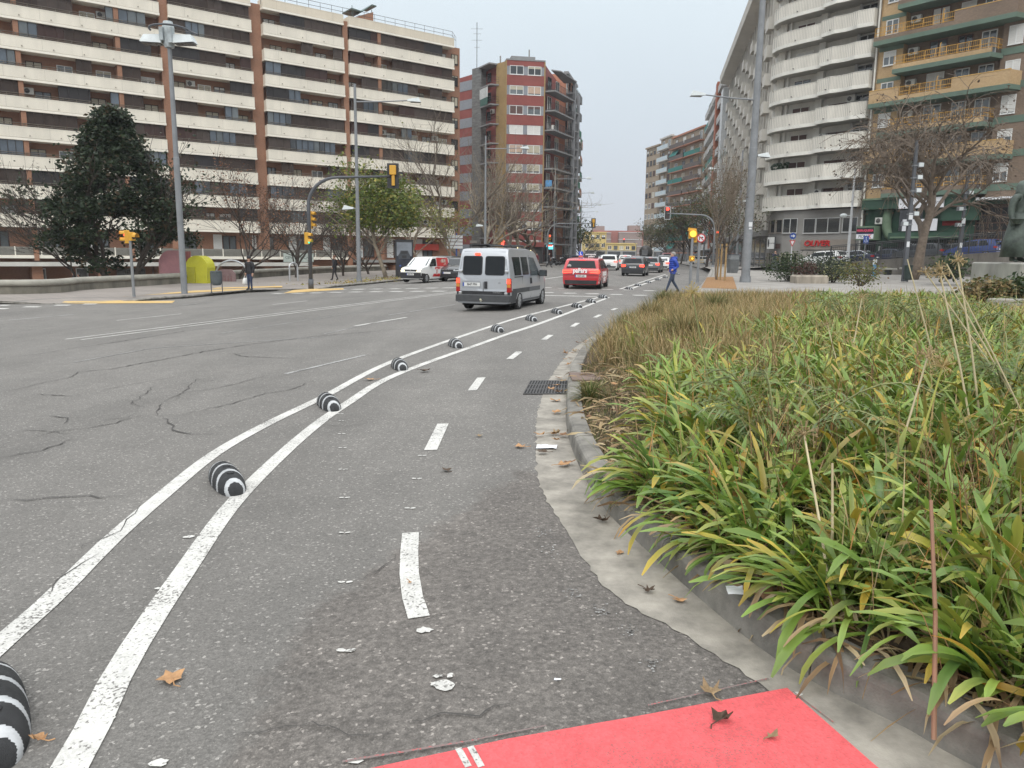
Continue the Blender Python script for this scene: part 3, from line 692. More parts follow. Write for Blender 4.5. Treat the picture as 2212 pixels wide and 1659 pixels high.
# first floor: glazed shopfronts behind a slatted rail; ground floor: brick, shutters, doors
ff = MB(); ff.box(-16, 36, .35, .45, .95, 1.72); ff.m = 1
for i in range(9): ff.box(-16, 36, .30, .349, 1.0+i*.075, 1.03+i*.075)
ff.m = 2
for x in np.arange(-15.5, 36, 2.15): ff.box(x-.05, x+.05, .27, .30, .92, 1.76)
ff.box(-16, 36, .2, 1.44, .62, .92)
LB.put(ff, 'slatted_parapet', [mat('grey_slats_back', (.2, .19, .165), .8, .1), mat('grey_slats', (.33, .32, .28), .7, .1), LIPM])
aw = MB(); aw.box(-16, 30.5, -1.7, 1.44, -.02, .12); aw.m = 1; aw.box(-16, 30.5, -1.78, -1.70, -.10, .30); LB.put(aw, 'canopy', [GREYC, mat('pale_fascia', (.52, .51, .47), .7, .12, .7)])
for x in np.arange(-13, 50, 4.3):
    if 36 < x < 37: continue
    t = r3.random()
    LB.window(x, x+1.5, .95, 3.2, 1.43, SCRN[3], GLG, 0, None, 2, .09)
    LB.window(x-1.0, x-.08, .95, 3.3, 1.43, WHITEF, CURT, r3.choice((1., 1., .7)), WHS, 1, .05)
sh = MB(); x = -15.
names = []
while x < 51:
    t = r3.random(); wd = r3.uniform(2.2, 4.2)
    if t < .3:
        q = MB(); q.box(x, x+wd, 1.30, 1.44, -2.4, -.3); q.m = 1
        for i in range(12): q.box(x, x+wd, 1.285, 1.30, -2.3+i*.165, -2.26+i*.165)
        LB.put(q, 'roller_shutter', [mat('grey_shutter', (.26, .26, .265), .5, .1), mat('shutter_slat', (.42, .42, .43), .5, .1)])
    elif t < .55: LB.window(x+.3, x+1.4, -2.3, -.35, 1.43, WHITEF, GLD, 0, None, 1, .09, 'shop_door')
    elif t < .85: LB.window(x+.1, x+wd-.2, -1.7, -.4, 1.43, mat('shop_frame', (.2, .19, .18), .5, .1), GLD, 0, None, 3, .08, 'shop_window')
    x += wd+.5
pier = MB()
for x in np.arange(-14, 51, 5.6): pier.box(x, x+.9, -.9, 1.43, -2.4, -.02)
LB.put(pier, 'arcade_pier', BRK)
sg = MB(); sg.box(27.4, 31.0, -1.0, -.9, .35, 1.35); sgo = LB.put(sg, 'shop_sign', mat('pale_green_sign', (.42, .47, .43), .6, .1))
text('sign_lettering', 'CENTRO ESCALA', .42, mat('dark_letter', (.05, .06, .06), .6, 0), sgo, (29.2, -1.005, .85), (PI/2, 0, 0))
sg = MB(); sg.box(45.2, 49.4, .9, 1.4, 1.9, 2.7); LB.put(sg, 'shop_sign', mat('red_sign', (.38, .05, .035), .6, .1))
gb_ = MB(); gb_.box(36.7, 51, -.4, 1.44, .3, .62); LB.put(gb_, 'canopy', GREYC)

# ---- low wall with its rounded coping in front of the plaza
wp = resample([(-60, 26), (-40, 30.6), (-22.85, 33.96), (-21.56, 39.15), (-20.44, 47.5), (-19.8, 57.6), (-18.1, 73.3), (-14.6, 88)], .8)
wr = [p for p in wp]
wt = thing('plaza_wall', 'long low stone wall with rounded coping between the far pavement and the plaza', 'wall', (wr[0][0], wr[0][1], gz(wr[0][0])))
def along(pl, prof, zf, o):
    rr = [off(pl, -d) for d, _ in prof]; return [[(rr[a][t][0]-o[0], rr[a][t][1]-o[1], zf(*pl[t])+prof[a][1]-o[2]) for a in range(len(prof))] for t in range(len(pl))]
ol = wt.location
mb = MB(); mb.loft(along(wr, [(0, -1.6), (0, .36), (.32, .36), (.32, -1.6)], lambda x, y: gz(x)+.13, ol)); mb.build('wall_base', mat('stained_stone', (.20, .185, .15), .9, .35, 1.1, streak=.3), wt)
mb = MB(); mb.smooth = True; mb.loft(along(wr, [(-.06, .36), (-.10, .45), (-.08, .54), (-.01, .61), (.1, .64), (.24, .64), (.36, .60), (.42, .5), (.42, .36)], lambda x, y: gz(x)+.13, ol)); mb.build('coping', mat('pale_stone', (.32, .305, .26), .85, .2, 1.2), wt)

# ---- red corner block with dark balconies
RED = mat('red_render', (.25, .068, .058), .8, .12, .5); GPAN = mat('blue_grey_panel', (.24, .255, .28), .7, .08); OCH = mat('ochre_render', (.33, .225, .10), .85, .15, .6)
GSLAB = mat('grey_slab', (.24, .24, .24), .8, .12); CONC = mat('board_concrete', (.17, .17, .165), .85, .3, .9, streak=4.)
RB = Bld('red_apartment_block', 'red corner apartment block with grey window panels and dark corner balconies', -1.24, 114.36, 0.)
bo = MB(); C_ = [(0, 0), (5.36, .94), (9.0, 8.9), (12.5, 24), (-16, 30), (-12, 14), (-5.1, 5.3)]
C_in = [(.25, .35), (5.2, 1.2), (7.6, 9.6), (11.0, 24), (-16, 30), (-12, 14), (-4.6, 6.6)]
bo.prism([(a, b) for a, b in [(0, .05), (5.36, .99), (6.4, 6.), (9.6, 20), (-15, 30), (-9, 13), (-4.4, 7.2)]], -2.5, 28.6)
RB.put(bo, 'wall', [RED])
A80 = math.radians(10); RB.face = (0, 0, 0, A80)
fz = [26.8-2.72*k for k in range(9)]
f = MB(); f.box(0, 5.44, -.06, .05, 28.0, 28.75)
for z in fz: f.box(0, 5.44, -.06, .05, z-1.42, z)
RB.put(f, 'spandrel', RED)
f = MB(); f.box(0, 5.44, -.02, .045, 2, 28.0); RB.put(f, 'grey_panel', GPAN)
for k, z in enumerate([29.52]+fz):
    for j, (a, b) in enumerate(((.42, 2.42), (3.05, 5.0))):
        z0 = z-2.72+.04 if k else 26.84
        st = [(0, WHS), (.25, BEIGES), (.45, BEIGES), (.85, mat('pink_shutter', (.5, .36, .27), .7, .1)), (1, BROWNS), (.3, BROWNS), (1, WHS), (1, WHS), (.9, MATS['pink_shutter'] if 'pink_shutter' in MATS else BEIGES), (.9, BEIGES), (.8, BEIGES), (.8, BEIGES)][min(11, k*2+j)]
        RB.window(a, b, z0, z0+1.22, -.02, WHITEF, GLG if k else GLD, st[0], st[1], 2, .07)
f = MB(); f.box(-.12, 0, -.1, .6, -2, 28.7); f.box(5.44, 5.62, -.08, .6, -2, 28.7); f.m = 1; f.box(-.1, 5.6, -.12, 3, 28.75, 28.95); f.box(.8, 4.3, 1.0, 4, 28.95, 29.6); RB.put(f, 'ochre_pier', [OCH, GSLAB])
# left face, running back towards the brick block
AL = math.atan2(-5.34, 5.06); RB.face = (-5.06, 5.34, 0, AL); LL = 7.36
f = MB(); f.box(LL-2.2, LL, -.05, 1.5, -2, 28.6); RB.put(f, 'ochre_pier', OCH)
f = MB(); f.box(-.2, 1.9, -.1, 1.2, -2, 28.7); RB.put(f, 'concrete_pier', CONC)
f = MB(); f.box(-5.5, -.3, .6, 1.5, -2, 27.6); f.m = 1
for k in range(10): f.box(-5.5, -.5, .55, .6, 26.0-2.72*k, 27.4-2.72*k)
RB.put(f, 'side_wing', [RED, GPAN])
def dark_balcony(b, x0, x1, z, depth, kind, skew=.6):
    m = MB(); m.hexa([(x0, 0, z-.18), (x0, -.35, z-.18), (x1-skew, -depth, z-.18), (x1, 0, z-.18)][::-1], [(x0, 0, z), (x0, -.35, z), (x1-skew, -depth, z), (x1, 0, z)][::-1])
    o = b.put(m, 'balcony', GSLAB)
    b.rail([(x0+.05, -.33), (x1-skew-.05, -depth+.05), (x1-.05, -.05)], z, [z+.35, z+.65, z+.98], DKMET, o, .9, .02)
    return o
for k in range(10):
    z = 25.7-2.72*k
    o = dark_balcony(RB, 1.9, LL-2.2+.6, z, 1.25, k)
    g_ = MB(); g_.box(1.9, LL-2.2, .9, 1.0, z, z+2.5); RB.put(g_, 'loggia_wall', RED, o)
    RB.window(3.9, 5.0, z+.05, z+2.1, .88, WHITEF if k == 0 else SCRN[2], GLG if k == 0 else GLD, 0, None, 2, .06)
    RB.window(2.2, 3.0, z+.9, z+2.1, .88, SCRN[2], GLD, 0, None, 1, .05)
    if k == 1:
        e = MB(); e.m = 1; e.hexa([(1.95, -.34, z), (4.55, -1.2, z), (4.55, -1.15, z), (1.95, -.29, z)], [(1.95, -.34, z+1.0), (4.55, -1.2, z+1.0), (4.55, -1.15, z+1.0), (1.95, -.29, z+1.0)])
        e.m = 0; e.hexa([(1.95, -.33, z+1.0), (4.55, -1.19, z+1.0), (4.55, -1.15, z+1.0), (1.95, -.29, z+1.0)], [(1.95, -.33, z+2.4), (4.55, -1.19, z+2.4), (4.55, -1.15, z+2.4), (1.95, -.29, z+2.4)])
        for i in range(7): x = 1.95+i*.43; y = -.36-.86*i*.43/2.6; e.m = 2; e.box(x-.03, x+.03, y-.03, y+.03, z+1, z+2.42)
        RB.put(e, 'enclosed_veranda', [CURT, mat('bottle_green', (.03, .10, .075), .6, .1), WHITEF], o)
    if k == 2: RB.ac(3.2, z+1.7, .85)
f = MB(); f.hexa([(1.5, 1.5, 28.4), (1.5, -.4, 28.4), (LL-2.3, -1.35, 28.4), (LL-1.6, 1.5, 28.4)][::-1], [(1.5, 1.5, 28.6), (1.5, -.4, 28.6), (LL-2.3, -1.35, 28.6), (LL-1.6, 1.5, 28.6)][::-1]); RB.put(f, 'roof_slab', GSLAB)
# right face along the avenue
AR = math.atan2(7.96, 3.64); RB.face = (5.44, 1.0, 0, AR)
f = MB()
for x, t in ((8.75, 27.6), (10.6, 26.0)): f.box(x-.22, x+.22, -1.6, -1.2, -1, t)
f.m = 1; f.hexa([(.3, -.9, 27.6), (1.6, -1.9, 27.6), (8.9, -1.7, 27.6), (8.9, .4, 27.6)], [(.3, -.9, 27.75), (1.6, -1.9, 27.75), (8.9, -1.7, 27.75), (8.9, .4, 27.75)])
RB.put(f, 'steel_column', [mat('grey_steel', (.22, .225, .235), .6, .1), GSLAB])
for k in range(10):
    z = 24.9-2.72*k
    for x0, x1, zo in ((.3, 8.6, 0), (9.0, 10.5, -1.6)):
        m = MB(); m.box(x0, x1, -1.55, .2, z+zo-.2, z+zo); o = RB.put(m, 'balcony', GSLAB)
        RB.rail([(x0+.05, -.1), (x0+.3, -1.5), (x1-.1, -1.5)], z+zo, [z+zo+.12, z+zo+1.0], DKMET, o, 1.2, .028, 'railing', .2)
        RB.window(x0+1.2, x0+2.6, z+zo+.05, z+zo+2.2, .13, WHITEF if k % 3 else SCRN[2], GLD, 0, None, 2, .06)
        if x0 < 1: RB.window(x0+4.4, x0+5.8, z+zo+.05, z+zo+2.2, .13, WHITEF, GLG, .3*(k % 2), BEIGES, 2, .06)
        if k == 5 and x0 < 1: q = MB(); q.box(x0+.02, x0+.06, -1.3, -.3, z+.1, z+1.0); RB.put(q, 'hung_cloth', mat('blue_cloth', (.12, .33, .6), .9, .2, 4.), o)
        if k == 2 and x0 < 1: RB.ac(x0+.2, z+.05, -1.0)
# shops at its foot
RB.face = (0, 0, 0, A80)
f = MB(); f.box(-.3, 5.6, -.5, 0, -1, 2.6); f.m = 1; f.box(-.3, 5.7, -.9, .0, 2.6, 3.3); RB.put(f, 'shopfront', [mat('shop_dark', (.035, .033, .033), .5, .3, .8), RED])
LITW = mat('lit_sign_warm', (.9, .75, .4), .5, 0, emit=(1, .80, .42), estr=4.)
def cross(b, x, z, s, m, y=-.56):
    q = MB(); q.box(x-s, x+s, y-.08, y, z-s*.34, z+s*.34); q.box(x-s*.34, x+s*.34, y-.079, y+.001, z-s, z+s); return b.put(q, 'cross_sign', m)
cross(RB, -2.6, 2.0, .45, LITW); cross(RB, 1.9, 2.0, .55, LITW)
for x in (-1.6, -1.1, -.6, 3.0, 3.4, 3.8):
    q = MB(); q.cyl((x, -.56, 2.0), (x, -.62, 2.0), .16, n=10); RB.put(q, 'lit_letter', LITW)
cross(RB, -.3, 3.0, .4, mat('lit_sign_red', (.8, .05, .04), .5, 0, emit=(1, .08, .05), estr=3.))
q = MB(); q.box(7.0, 8.1, 3.2, 3.3, 2.3, 3.3); RB.put(q, 'pharmacy_screen', mat('lit_sign_teal', (.1, .6, .7), .5, 0, emit=(.15, .75, .85), estr=1.6))
q = MB(); q.box(7.2, 7.9, 3.17, 3.2, 2.75, 3.15); RB.put(q, 'pharmacy_symbol', MATS['lit_sign_red'])
f = MB(); f.cyl((-4.6, 6.4, 28.6), (-4.6, 6.4, 35.5), .05, n=5)
for z, l in ((34.6, .9), (33.9, .6), (33.0, .8), (32, .4)): f.box(-4.6-l, -4.6+l, 6.39, 6.41, z, z+.03)
RB.face = (0, 0, 0, 0); RB.put(f, 'roof_antenna', DKMET)
f = MB(); f.cyl((-1., 3, 28.6), (-1., 3, 30.0), .12, n=6); f.cyl((3.2, 3, 28.9), (3.2, 3, 30.9), .11, n=6); RB.put(f, 'flue_pipe', GREYC)
# white edge boards under the left-hand shops of the corner block
f = MB(); f.box(-5.5, -.4, 4.5, 5.2, 3.1, 3.5); RB.put(f, 'shop_canopy', GREYC)

# generic street block: floors of balconies or windows on one long face
def block(name, label, x, y, x2, y2, depth, top, base, nf, fh, bays, wall, slabm, railm, style, seed, accent=None, cat='building', group=None):
    L_ = math.hypot(x2-x, y2-y); b = Bld(name, label, x, y, math.atan2(y2-y, x2-x), base, cat, group); r = random.Random(seed); top -= base
    m = MB(); m.box(0, L_, 0, depth, -3, top); b.put(m, 'wall', wall)
    m = MB(); m.box(-.15, L_+.15, -.4, .3, top-.1, top+.3); b.put(m, 'cornice', slabm)
    bw = L_/bays; nwin = 0
    for k in range(nf):
        z = top-(k+1)*fh
        if z < 2.2: break
        if style == 'balc':
            for j in range(0, bays, 2):
                m = MB(); m.box(j*bw+.3, min(L_-.2, (j+2)*bw-.3), -1.25, 0, z-.18, z); o = b.put(m, 'balcony', slabm)
                m = MB(); m.box(j*bw+.3, min(L_-.2, (j+2)*bw-.3), -1.25, -1.18, z, z+1.0)
                b.put(m, 'railing', railm if r.random() < .75 else (accent or railm), o)
                if accent and r.random() < .3:
                    m = MB(); m.hexa([(j*bw+.6, -1.35, z+1.0), (j*bw+bw, -1.35, z+1.0), (j*bw+bw, -1.3, z+1.0), (j*bw+.6, -1.3, z+1.0)], [(j*bw+.6, -.3, z+2.45), (j*bw+bw, -.3, z+2.45), (j*bw+bw, -.25, z+2.45), (j*bw+.6, -.25, z+2.45)])
                    b.put(m, 'awning', accent, o)
        for j in range(bays):
            if nwin > 96: break
            ww = min(1.7, bw*.62); a = j*bw+(bw-ww)/2; nwin += 1
            b.window(a, a+ww, z+(.1 if style == 'balc' else .9), z+2.25, -.002, r.choice((WHITEF, SCRN[0])), r.choice((GLD, GLG, GLD)), r.choice((0, 0, .3, .6, 1.)), r.choice((BEIGES, WHS, BROWNS)), 2, .08)
    m = MB(); m.box(0, L_, -.15, 0, -1, 3.2); m.m = 1
    n = max(2, int(L_/4))
    for i in range(n): m.box(L_*i/n+.5, L_*(i+1)/n-.5, -.22, -.15, 0, 2.7)
    b.put(m, 'shopfront', [GREYC, GLD])
    return b
TEAL = mat('teal_awning', (.02, .17, .15), .8, .12, 3.); GRN = mat('green_awning', (.04, .16, .10), .8, .12, 3.)
TANB = brick('tan_brick', (.33, .255, .18), (.37, .29, .21), (.3, .25, .19), 2.5, var=.15)
SALM = mat('salmon_render', (.42, .19, .12), .85, .15, .4); PINKC = mat('pale_pink_render', (.50, .40, .34), .85, .12, .4); WHR = mat('white_rail', (.55, .56, .56), .6, .1)
block('street_block', 'salmon brick block behind the red corner block on the left of the avenue', 7.9, 125.5, 10.2, 135.3, 14, 29.5, -.3, 9, 2.8, 4, SALM, GSLAB, mat('dark_rail', (.12, .12, .12), .6, .1), 'balc', 4, GRN)
block('street_block', 'brown block with green awnings, last on the left of the avenue before the tree', 10.1, 136., 11.4, 146.5, 16, 23.6, -.3, 7, 2.85, 4, TANB, mat('pale_slab', (.45, .43, .4), .8, .1), SALM, 'balc', 6, GRN)
# ================================================================ buildings, right side and the end of the avenue
def ribbed(name, c, pitch=.17, dark=.62):
    m = mat(name, c, .85, .12, .6, streak=.3); t = m.node_tree; b = t.nodes['Principled BSDF']; k = t.links.new
    tcn = t.nodes.new('ShaderNodeTexCoord'); sx = t.nodes.new('ShaderNodeSeparateXYZ'); ad = t.nodes.new('ShaderNodeMath'); mu = t.nodes.new('ShaderNodeMath'); mu.operation = 'MULTIPLY'; mu.inputs[1].default_value = 1/pitch
    fr = t.nodes.new('ShaderNodeMath'); fr.operation = 'FRACT'; r = t.nodes.new('ShaderNodeValToRGB'); e = r.color_ramp.elements; e[0].position = .22; e[0].color = (dark, dark, dark, 1); e[1].position = .34; e[1].color = (1, 1, 1, 1)
    k(tcn.outputs['Object'], sx.inputs[0]); k(sx.outputs[0], ad.inputs[0]); k(sx.outputs[1], ad.inputs[1]); k(ad.outputs[0], mu.inputs[0]); k(mu.outputs[0], fr.inputs[0]); k(fr.outputs[0], r.inputs[0])
    mx_ = t.nodes.new('ShaderNodeMixRGB'); mx_.blend_type = 'MULTIPLY'; mx_.inputs[0].default_value = 1
    src = b.inputs['Base Color'].links[0].from_socket; k(src, mx_.inputs[1]); k(r.outputs[0], mx_.inputs[2]); k(mx_.outputs[0], b.inputs['Base Color'])
    return m
RIB = ribbed('ribbed_offwhite', (.68, .645, .57)); OFFW = mat('offwhite_render', (.66, .64, .585), .85, .14, .6, streak=.3); OFFL = mat('offwhite_edge', (.70, .68, .62), .85, .12, .8)
GREYW = mat('grey_render', (.235, .225, .21), .85, .12, .4); GREYB = mat('taupe_band', (.23, .20, .17), .85, .1, .5); ALU = mat('aluminium_frame', (.45, .45, .44), .4, .1)
AB = math.atan2(-.793, .609)
WB = Bld('curved_apartment_building', 'off-white apartment building with curved ribbed balconies above grey shops', 37.5, 70, AB)
tops = [7.9+2.735*k for k in range(10)]
mainw = MB(); mainw.prism([(-17.0, 1.9), (-6.45, 1.9), (-6.45, 13), (-21.5, 13), (-20.6, 5.0), (-18.9, 2.6)], 6.1, 33); WB.put(mainw, 'wall', OFFW)
inn = [(-15, .05), (-16.4, .2), (-17.5, .55), (-18.4, 1.15), (-19.0, 1.95), (-19.25, 2.9), (-19.0, 3.7), (-18.4, 4.1)]
LOW = [(-12.02, .04), (-13.5, .02)]+inn
HIGH = [(-6.62, 1.6), (-6.72, -.30), (-7.4, -.46), (-8.15, -.62), (-8.75, -.44), (-9.3, -.40), (-9.9, -.47), (-10.45, -.64), (-11.3, -.46), (-12.05, -.26), (-12.05, .10)]
def band(mb, pts, z0, z1, th, inward=1):
    o_ = off(pts, th)
    for i in range(len(pts)-1):
        a, b, c, d = pts[i], pts[i+1], o_[i+1], o_[i]
        mb.add([(*a, z0), (*b, z0), (*c, z0), (*d, z0), (*a, z1), (*b, z1), (*c, z1), (*d, z1)], [(0, 3, 2, 1), (4, 5, 6, 7), (0, 1, 5, 4), (2, 3, 7, 6), (1, 2, 6, 5), (3, 0, 4, 7)])
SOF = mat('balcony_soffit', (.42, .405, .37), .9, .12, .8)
for k, t_ in enumerate(tops):
    m = MB(); m.m = 0; band(m, LOW, t_-1.16, t_-.04, .12); m.m = 1; band(m, LOW, t_-1.50, t_-1.16, .13); band(m, off(LOW, -.03), t_-.04, t_, .18)
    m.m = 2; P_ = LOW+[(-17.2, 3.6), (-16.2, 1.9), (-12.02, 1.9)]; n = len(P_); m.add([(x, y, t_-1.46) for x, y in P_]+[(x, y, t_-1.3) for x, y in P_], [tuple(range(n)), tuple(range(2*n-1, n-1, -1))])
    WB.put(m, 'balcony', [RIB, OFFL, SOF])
    m = MB(); m.m = 0; band(m, HIGH, t_-1.12, t_+.04, .12); m.m = 1; band(m, HIGH, t_-1.46, t_-1.12, .13); band(m, off(HIGH, -.03), t_+.04, t_+.08, .18)
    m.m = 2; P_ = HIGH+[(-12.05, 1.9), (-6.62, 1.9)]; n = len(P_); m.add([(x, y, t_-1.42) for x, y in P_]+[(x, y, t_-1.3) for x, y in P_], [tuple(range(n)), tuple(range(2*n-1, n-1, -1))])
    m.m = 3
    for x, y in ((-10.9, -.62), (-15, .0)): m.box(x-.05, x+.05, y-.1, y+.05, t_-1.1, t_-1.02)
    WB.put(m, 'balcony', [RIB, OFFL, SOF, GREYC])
    z = t_-1.4
    # the wall seen above each balcony
    rw = MB(); rw.box(-18.0, -17.2, 1.7, 1.9, z, z+2.7); rw.m = 1; rw.box(-13.2, -12.5, 1.45, 1.9, z, z+2.7); rw.box(-16.75, -16.55, 1.6, 1.9, z, z+2.7)
    rw.m = 0; rw.box(-7.3, -6.5, 1.3, 1.9, z, z+2.7)
    WB.put(rw, 'ribbed_pier', [RIB, OFFW])
    WB.window(-16.0, -14.0, z+.9, z+2.25, 1.86, OFFL, GLD if k != 3 else GLG, [.72, .95, .9, .6, .05, .98, .9, .6, .4, .9][k], BROWNS if k not in (5,) else WHS, 2, .07)
    WB.window(-11.9, -9.6, z+.1, z+2.05, 1.86, BROWNS, GLD, [.35, .4, 0., .9, .9, 1., 1., .2, .9, .9][k], BROWNS, 2, .07)
    WB.window(-9.0, -7.45, z+.2, z+2.5, 1.62, ALU, GLD, 0, None, 2, .06)
    f = MB(); f.box(-9.0, -7.45, 1.5, 1.62, z+1.95, z+2.03); f.box(-9.25, -9.0, 1.5, 1.9, z, z+2.7); WB.put(f, 'transom', ALU)
    if k in (0, 2, 6): WB.ac(-12.35, z+1.35, 1.4)
    if k in (3, 7): WB.ac(-9.6, z+1.9, 1.4)
pt = MB(); r5 = random.Random(2)
for i in range(46): x = -17.4+r5.random()*2.0; z = tops[1]+.02+r5.random()*.7; pt.ball((x, .75+r5.random()*.3, z), .16, .14, .13, 5, 4)
WB.put(pt, 'potted_plants', mat('dark_leaf', (.02, .035, .018), .8, .4, 9.))
# rear wing that carries the rounded end
ps = MB(); ps.prism([(-18.4, 3.4), (-16.9, 1.95), (-17.2, 4), (-19.5, 6.0), (-19.0, 4.4)][::-1], 6, 33); WB.put(ps, 'ribbed_pier', RIB)
# grey two-storey base
bs = MB(); BP = [(-6.45, .35), (-6.45, 12), (-21, 12), (-20.6, 6.5), (-19.6, 4.6), (-18.6, 2.9), (-17.6, 1.7), (-16.4, .9), (-15.2, .45)]
bs.prism(BP, -1, 6.35); WB.put(bs, 'base_wall', GREYW)
def shopwin(x0, x1, z0, z1, n, y=.345, fm=ALU, name='shop_window'): return WB.window(x0, x1, z0, z1, y, fm, GLD, 0, None, n, .05, name)
shopwin(-15.15, -13.45, 4.05, 5.55, 2); shopwin(-12.75, -11.4, 4.0, 5.5, 1); shopwin(-11.35, -8.75, 4.0, 5.5, 2); shopwin(-8.5, -6.95, 4.05, 5.5, 1)
f = MB(); f.box(-12.9, -7.0, .28, .345, 2.35, 3.35); WB.put(f, 'fascia_band', GREYB)
text('sign_lettering', 'OLIVER', .78, mat('red_letters', (.42, .02, .022), .4, .1), WB.r, (-11.05, .22, 2.95), (PI/2, 0, 0), depth=.07, shear=.18, bold=.02, sx=1.12)
f = MB(); f.box(-12.85, -8.9, .30, .34, -.6, 2.2); WB.put(f, 'roller_shutter', mat('taupe_shutter', (.27, .25, .225), .7, .1, 1.)).location.y += 0
f = MB(); f.box(-8.6, -7.2, .30, .345, -.2, 2.25); f.m = 1; f.box(-8.0, -7.35, .27, .30, -.2, 1.35); WB.put(f, 'doorway', [mat('dark_recess', (.07, .065, .06), .8, .1), ALU])
WB.window(-15.1, -13.2, -.1, 1.95, .345, mat('beige_frame', (.36, .32, .25), .6, .1), GLD, 0, None, 4, .06, 'shop_window')
WB.face = (-15.3, .47, 0, math.atan2(1.2, -2.3)+PI)
# windows on the turning wall: placed on each facet
for (x0, y0), (x1, y1) in zip(BP[4:], BP[5:]):
    l = math.hypot(x1-x0, y1-y0); WB.face = (x0, y0, 0, math.atan2(y1-y0, x1-x0))
    WB.window(.15, l-.12, 4.1, 5.5, -.004, GREYB, GLD, 0, None, 1, .05)
    WB.window(.2, l-.2, -.2 if l > 1.3 else .0, 2.0, -.004, GREYB, GLD, 0, None, 2, .06, 'shop_window')
x0, y0 = BP[7]; WB.face = (x0, y0, 0, math.atan2(BP[8][1]-y0, BP[8][0]-x0))
f = MB(); f.box(-.55, .75, -.55, -.42, 2.35, 3.7); f.m = 1; f.box(-.5, .70, -.57, -.55, 2.4, 3.65)
sgn = WB.put(f, 'shop_sign', [DKMET, mat('white_sign', (.72, .72, .70), .5, .04)])
f = MB(); f.ball((-.28, -.575, 3.02), .13, .01, .45, 14, 6); WB.put(f, 'sign_emblem', mat('black_ink', (.02, .02, .02), .6, 0), sgn)
text('sign_lettering', 'Quiromassatge', .17, MATS['black_ink'], sgn, (.26, -.576, 3.02), (PI/2, 0, 0), depth=.003)
WB.face = (0, 0, 0, 0)
f = MB(); f.box(-15.95, -15.45, .40, .55, 2.45, 2.95); WB.put(f, 'street_name_plate', mat('dark_plate', (.06, .035, .03), .5, .2, 9.))
f = MB(); f.box(-15.9, -15.6, .36, .6, 1.2, 1.75); WB.put(f, 'meter_box', mat('orange_brown_box', (.35, .14, .05), .6, .3, 5.))
f = MB(); f.cyl((-6.42, .1, 0), (-6.42, .1, 33), .09, n=8); WB.put(f, 'drainpipe', OFFL)

# ---- green and ochre brick block
OBR = brick('ochre_brick', (.46, .31, .16), (.53, .37, .20), (.42, .30, .18), 3.0, var=.2); BBR = brick('brown_and_shaded_brick', (.20, .145, .105), (.25, .18, .13), (.2, .15, .11), 3.0, var=.25)
GRB = mat('green_band', (.12, .175, .135), .85, .15, .5); GRD = mat('dark_green_paint', (.028, .072, .045), .7, .25, .8); GRL = mat('light_green_paint', (.13, .19, .12), .75, .15, 1.2)
YEL = mat('yellow_rail', (.60, .33, .07), .6, .1); YCAP = mat('yellow_cap', (.62, .38, .12), .7, .1)
GB = Bld('brick_apartment_building', 'ochre and brown brick apartment building with green slabs and yellow railings', 37.5, 70, AB)
m = MB(); m.box(-6.3, 16, 1.0, 14, 6.5, 34); GB.put(m, 'wall', BBR)  # recess wall between the piers: its shadow is put into the darker brick
m = MB(); m.box(-6.3, -4.0, .25, 1.0, 6.6, 34); m.m = 1; m.box(-6.41, -6.3, .6, 2.0, 0, 34); GB.put(m, 'ochre_pier', [OBR, mat('brown_pipe', (.15, .08, .05), .7, .2)])
m = MB(); m.box(4.1, 16, .55, 1.0, 6.5, 34); GB.put(m, 'brown_pier', BBR)
m = MB()
for i in range(240): m.box(-6.34, -6.2, .2, .3, 7+i*.112, 7.055+i*.112)
GB.put(m, 'quoin_edge', OBR)
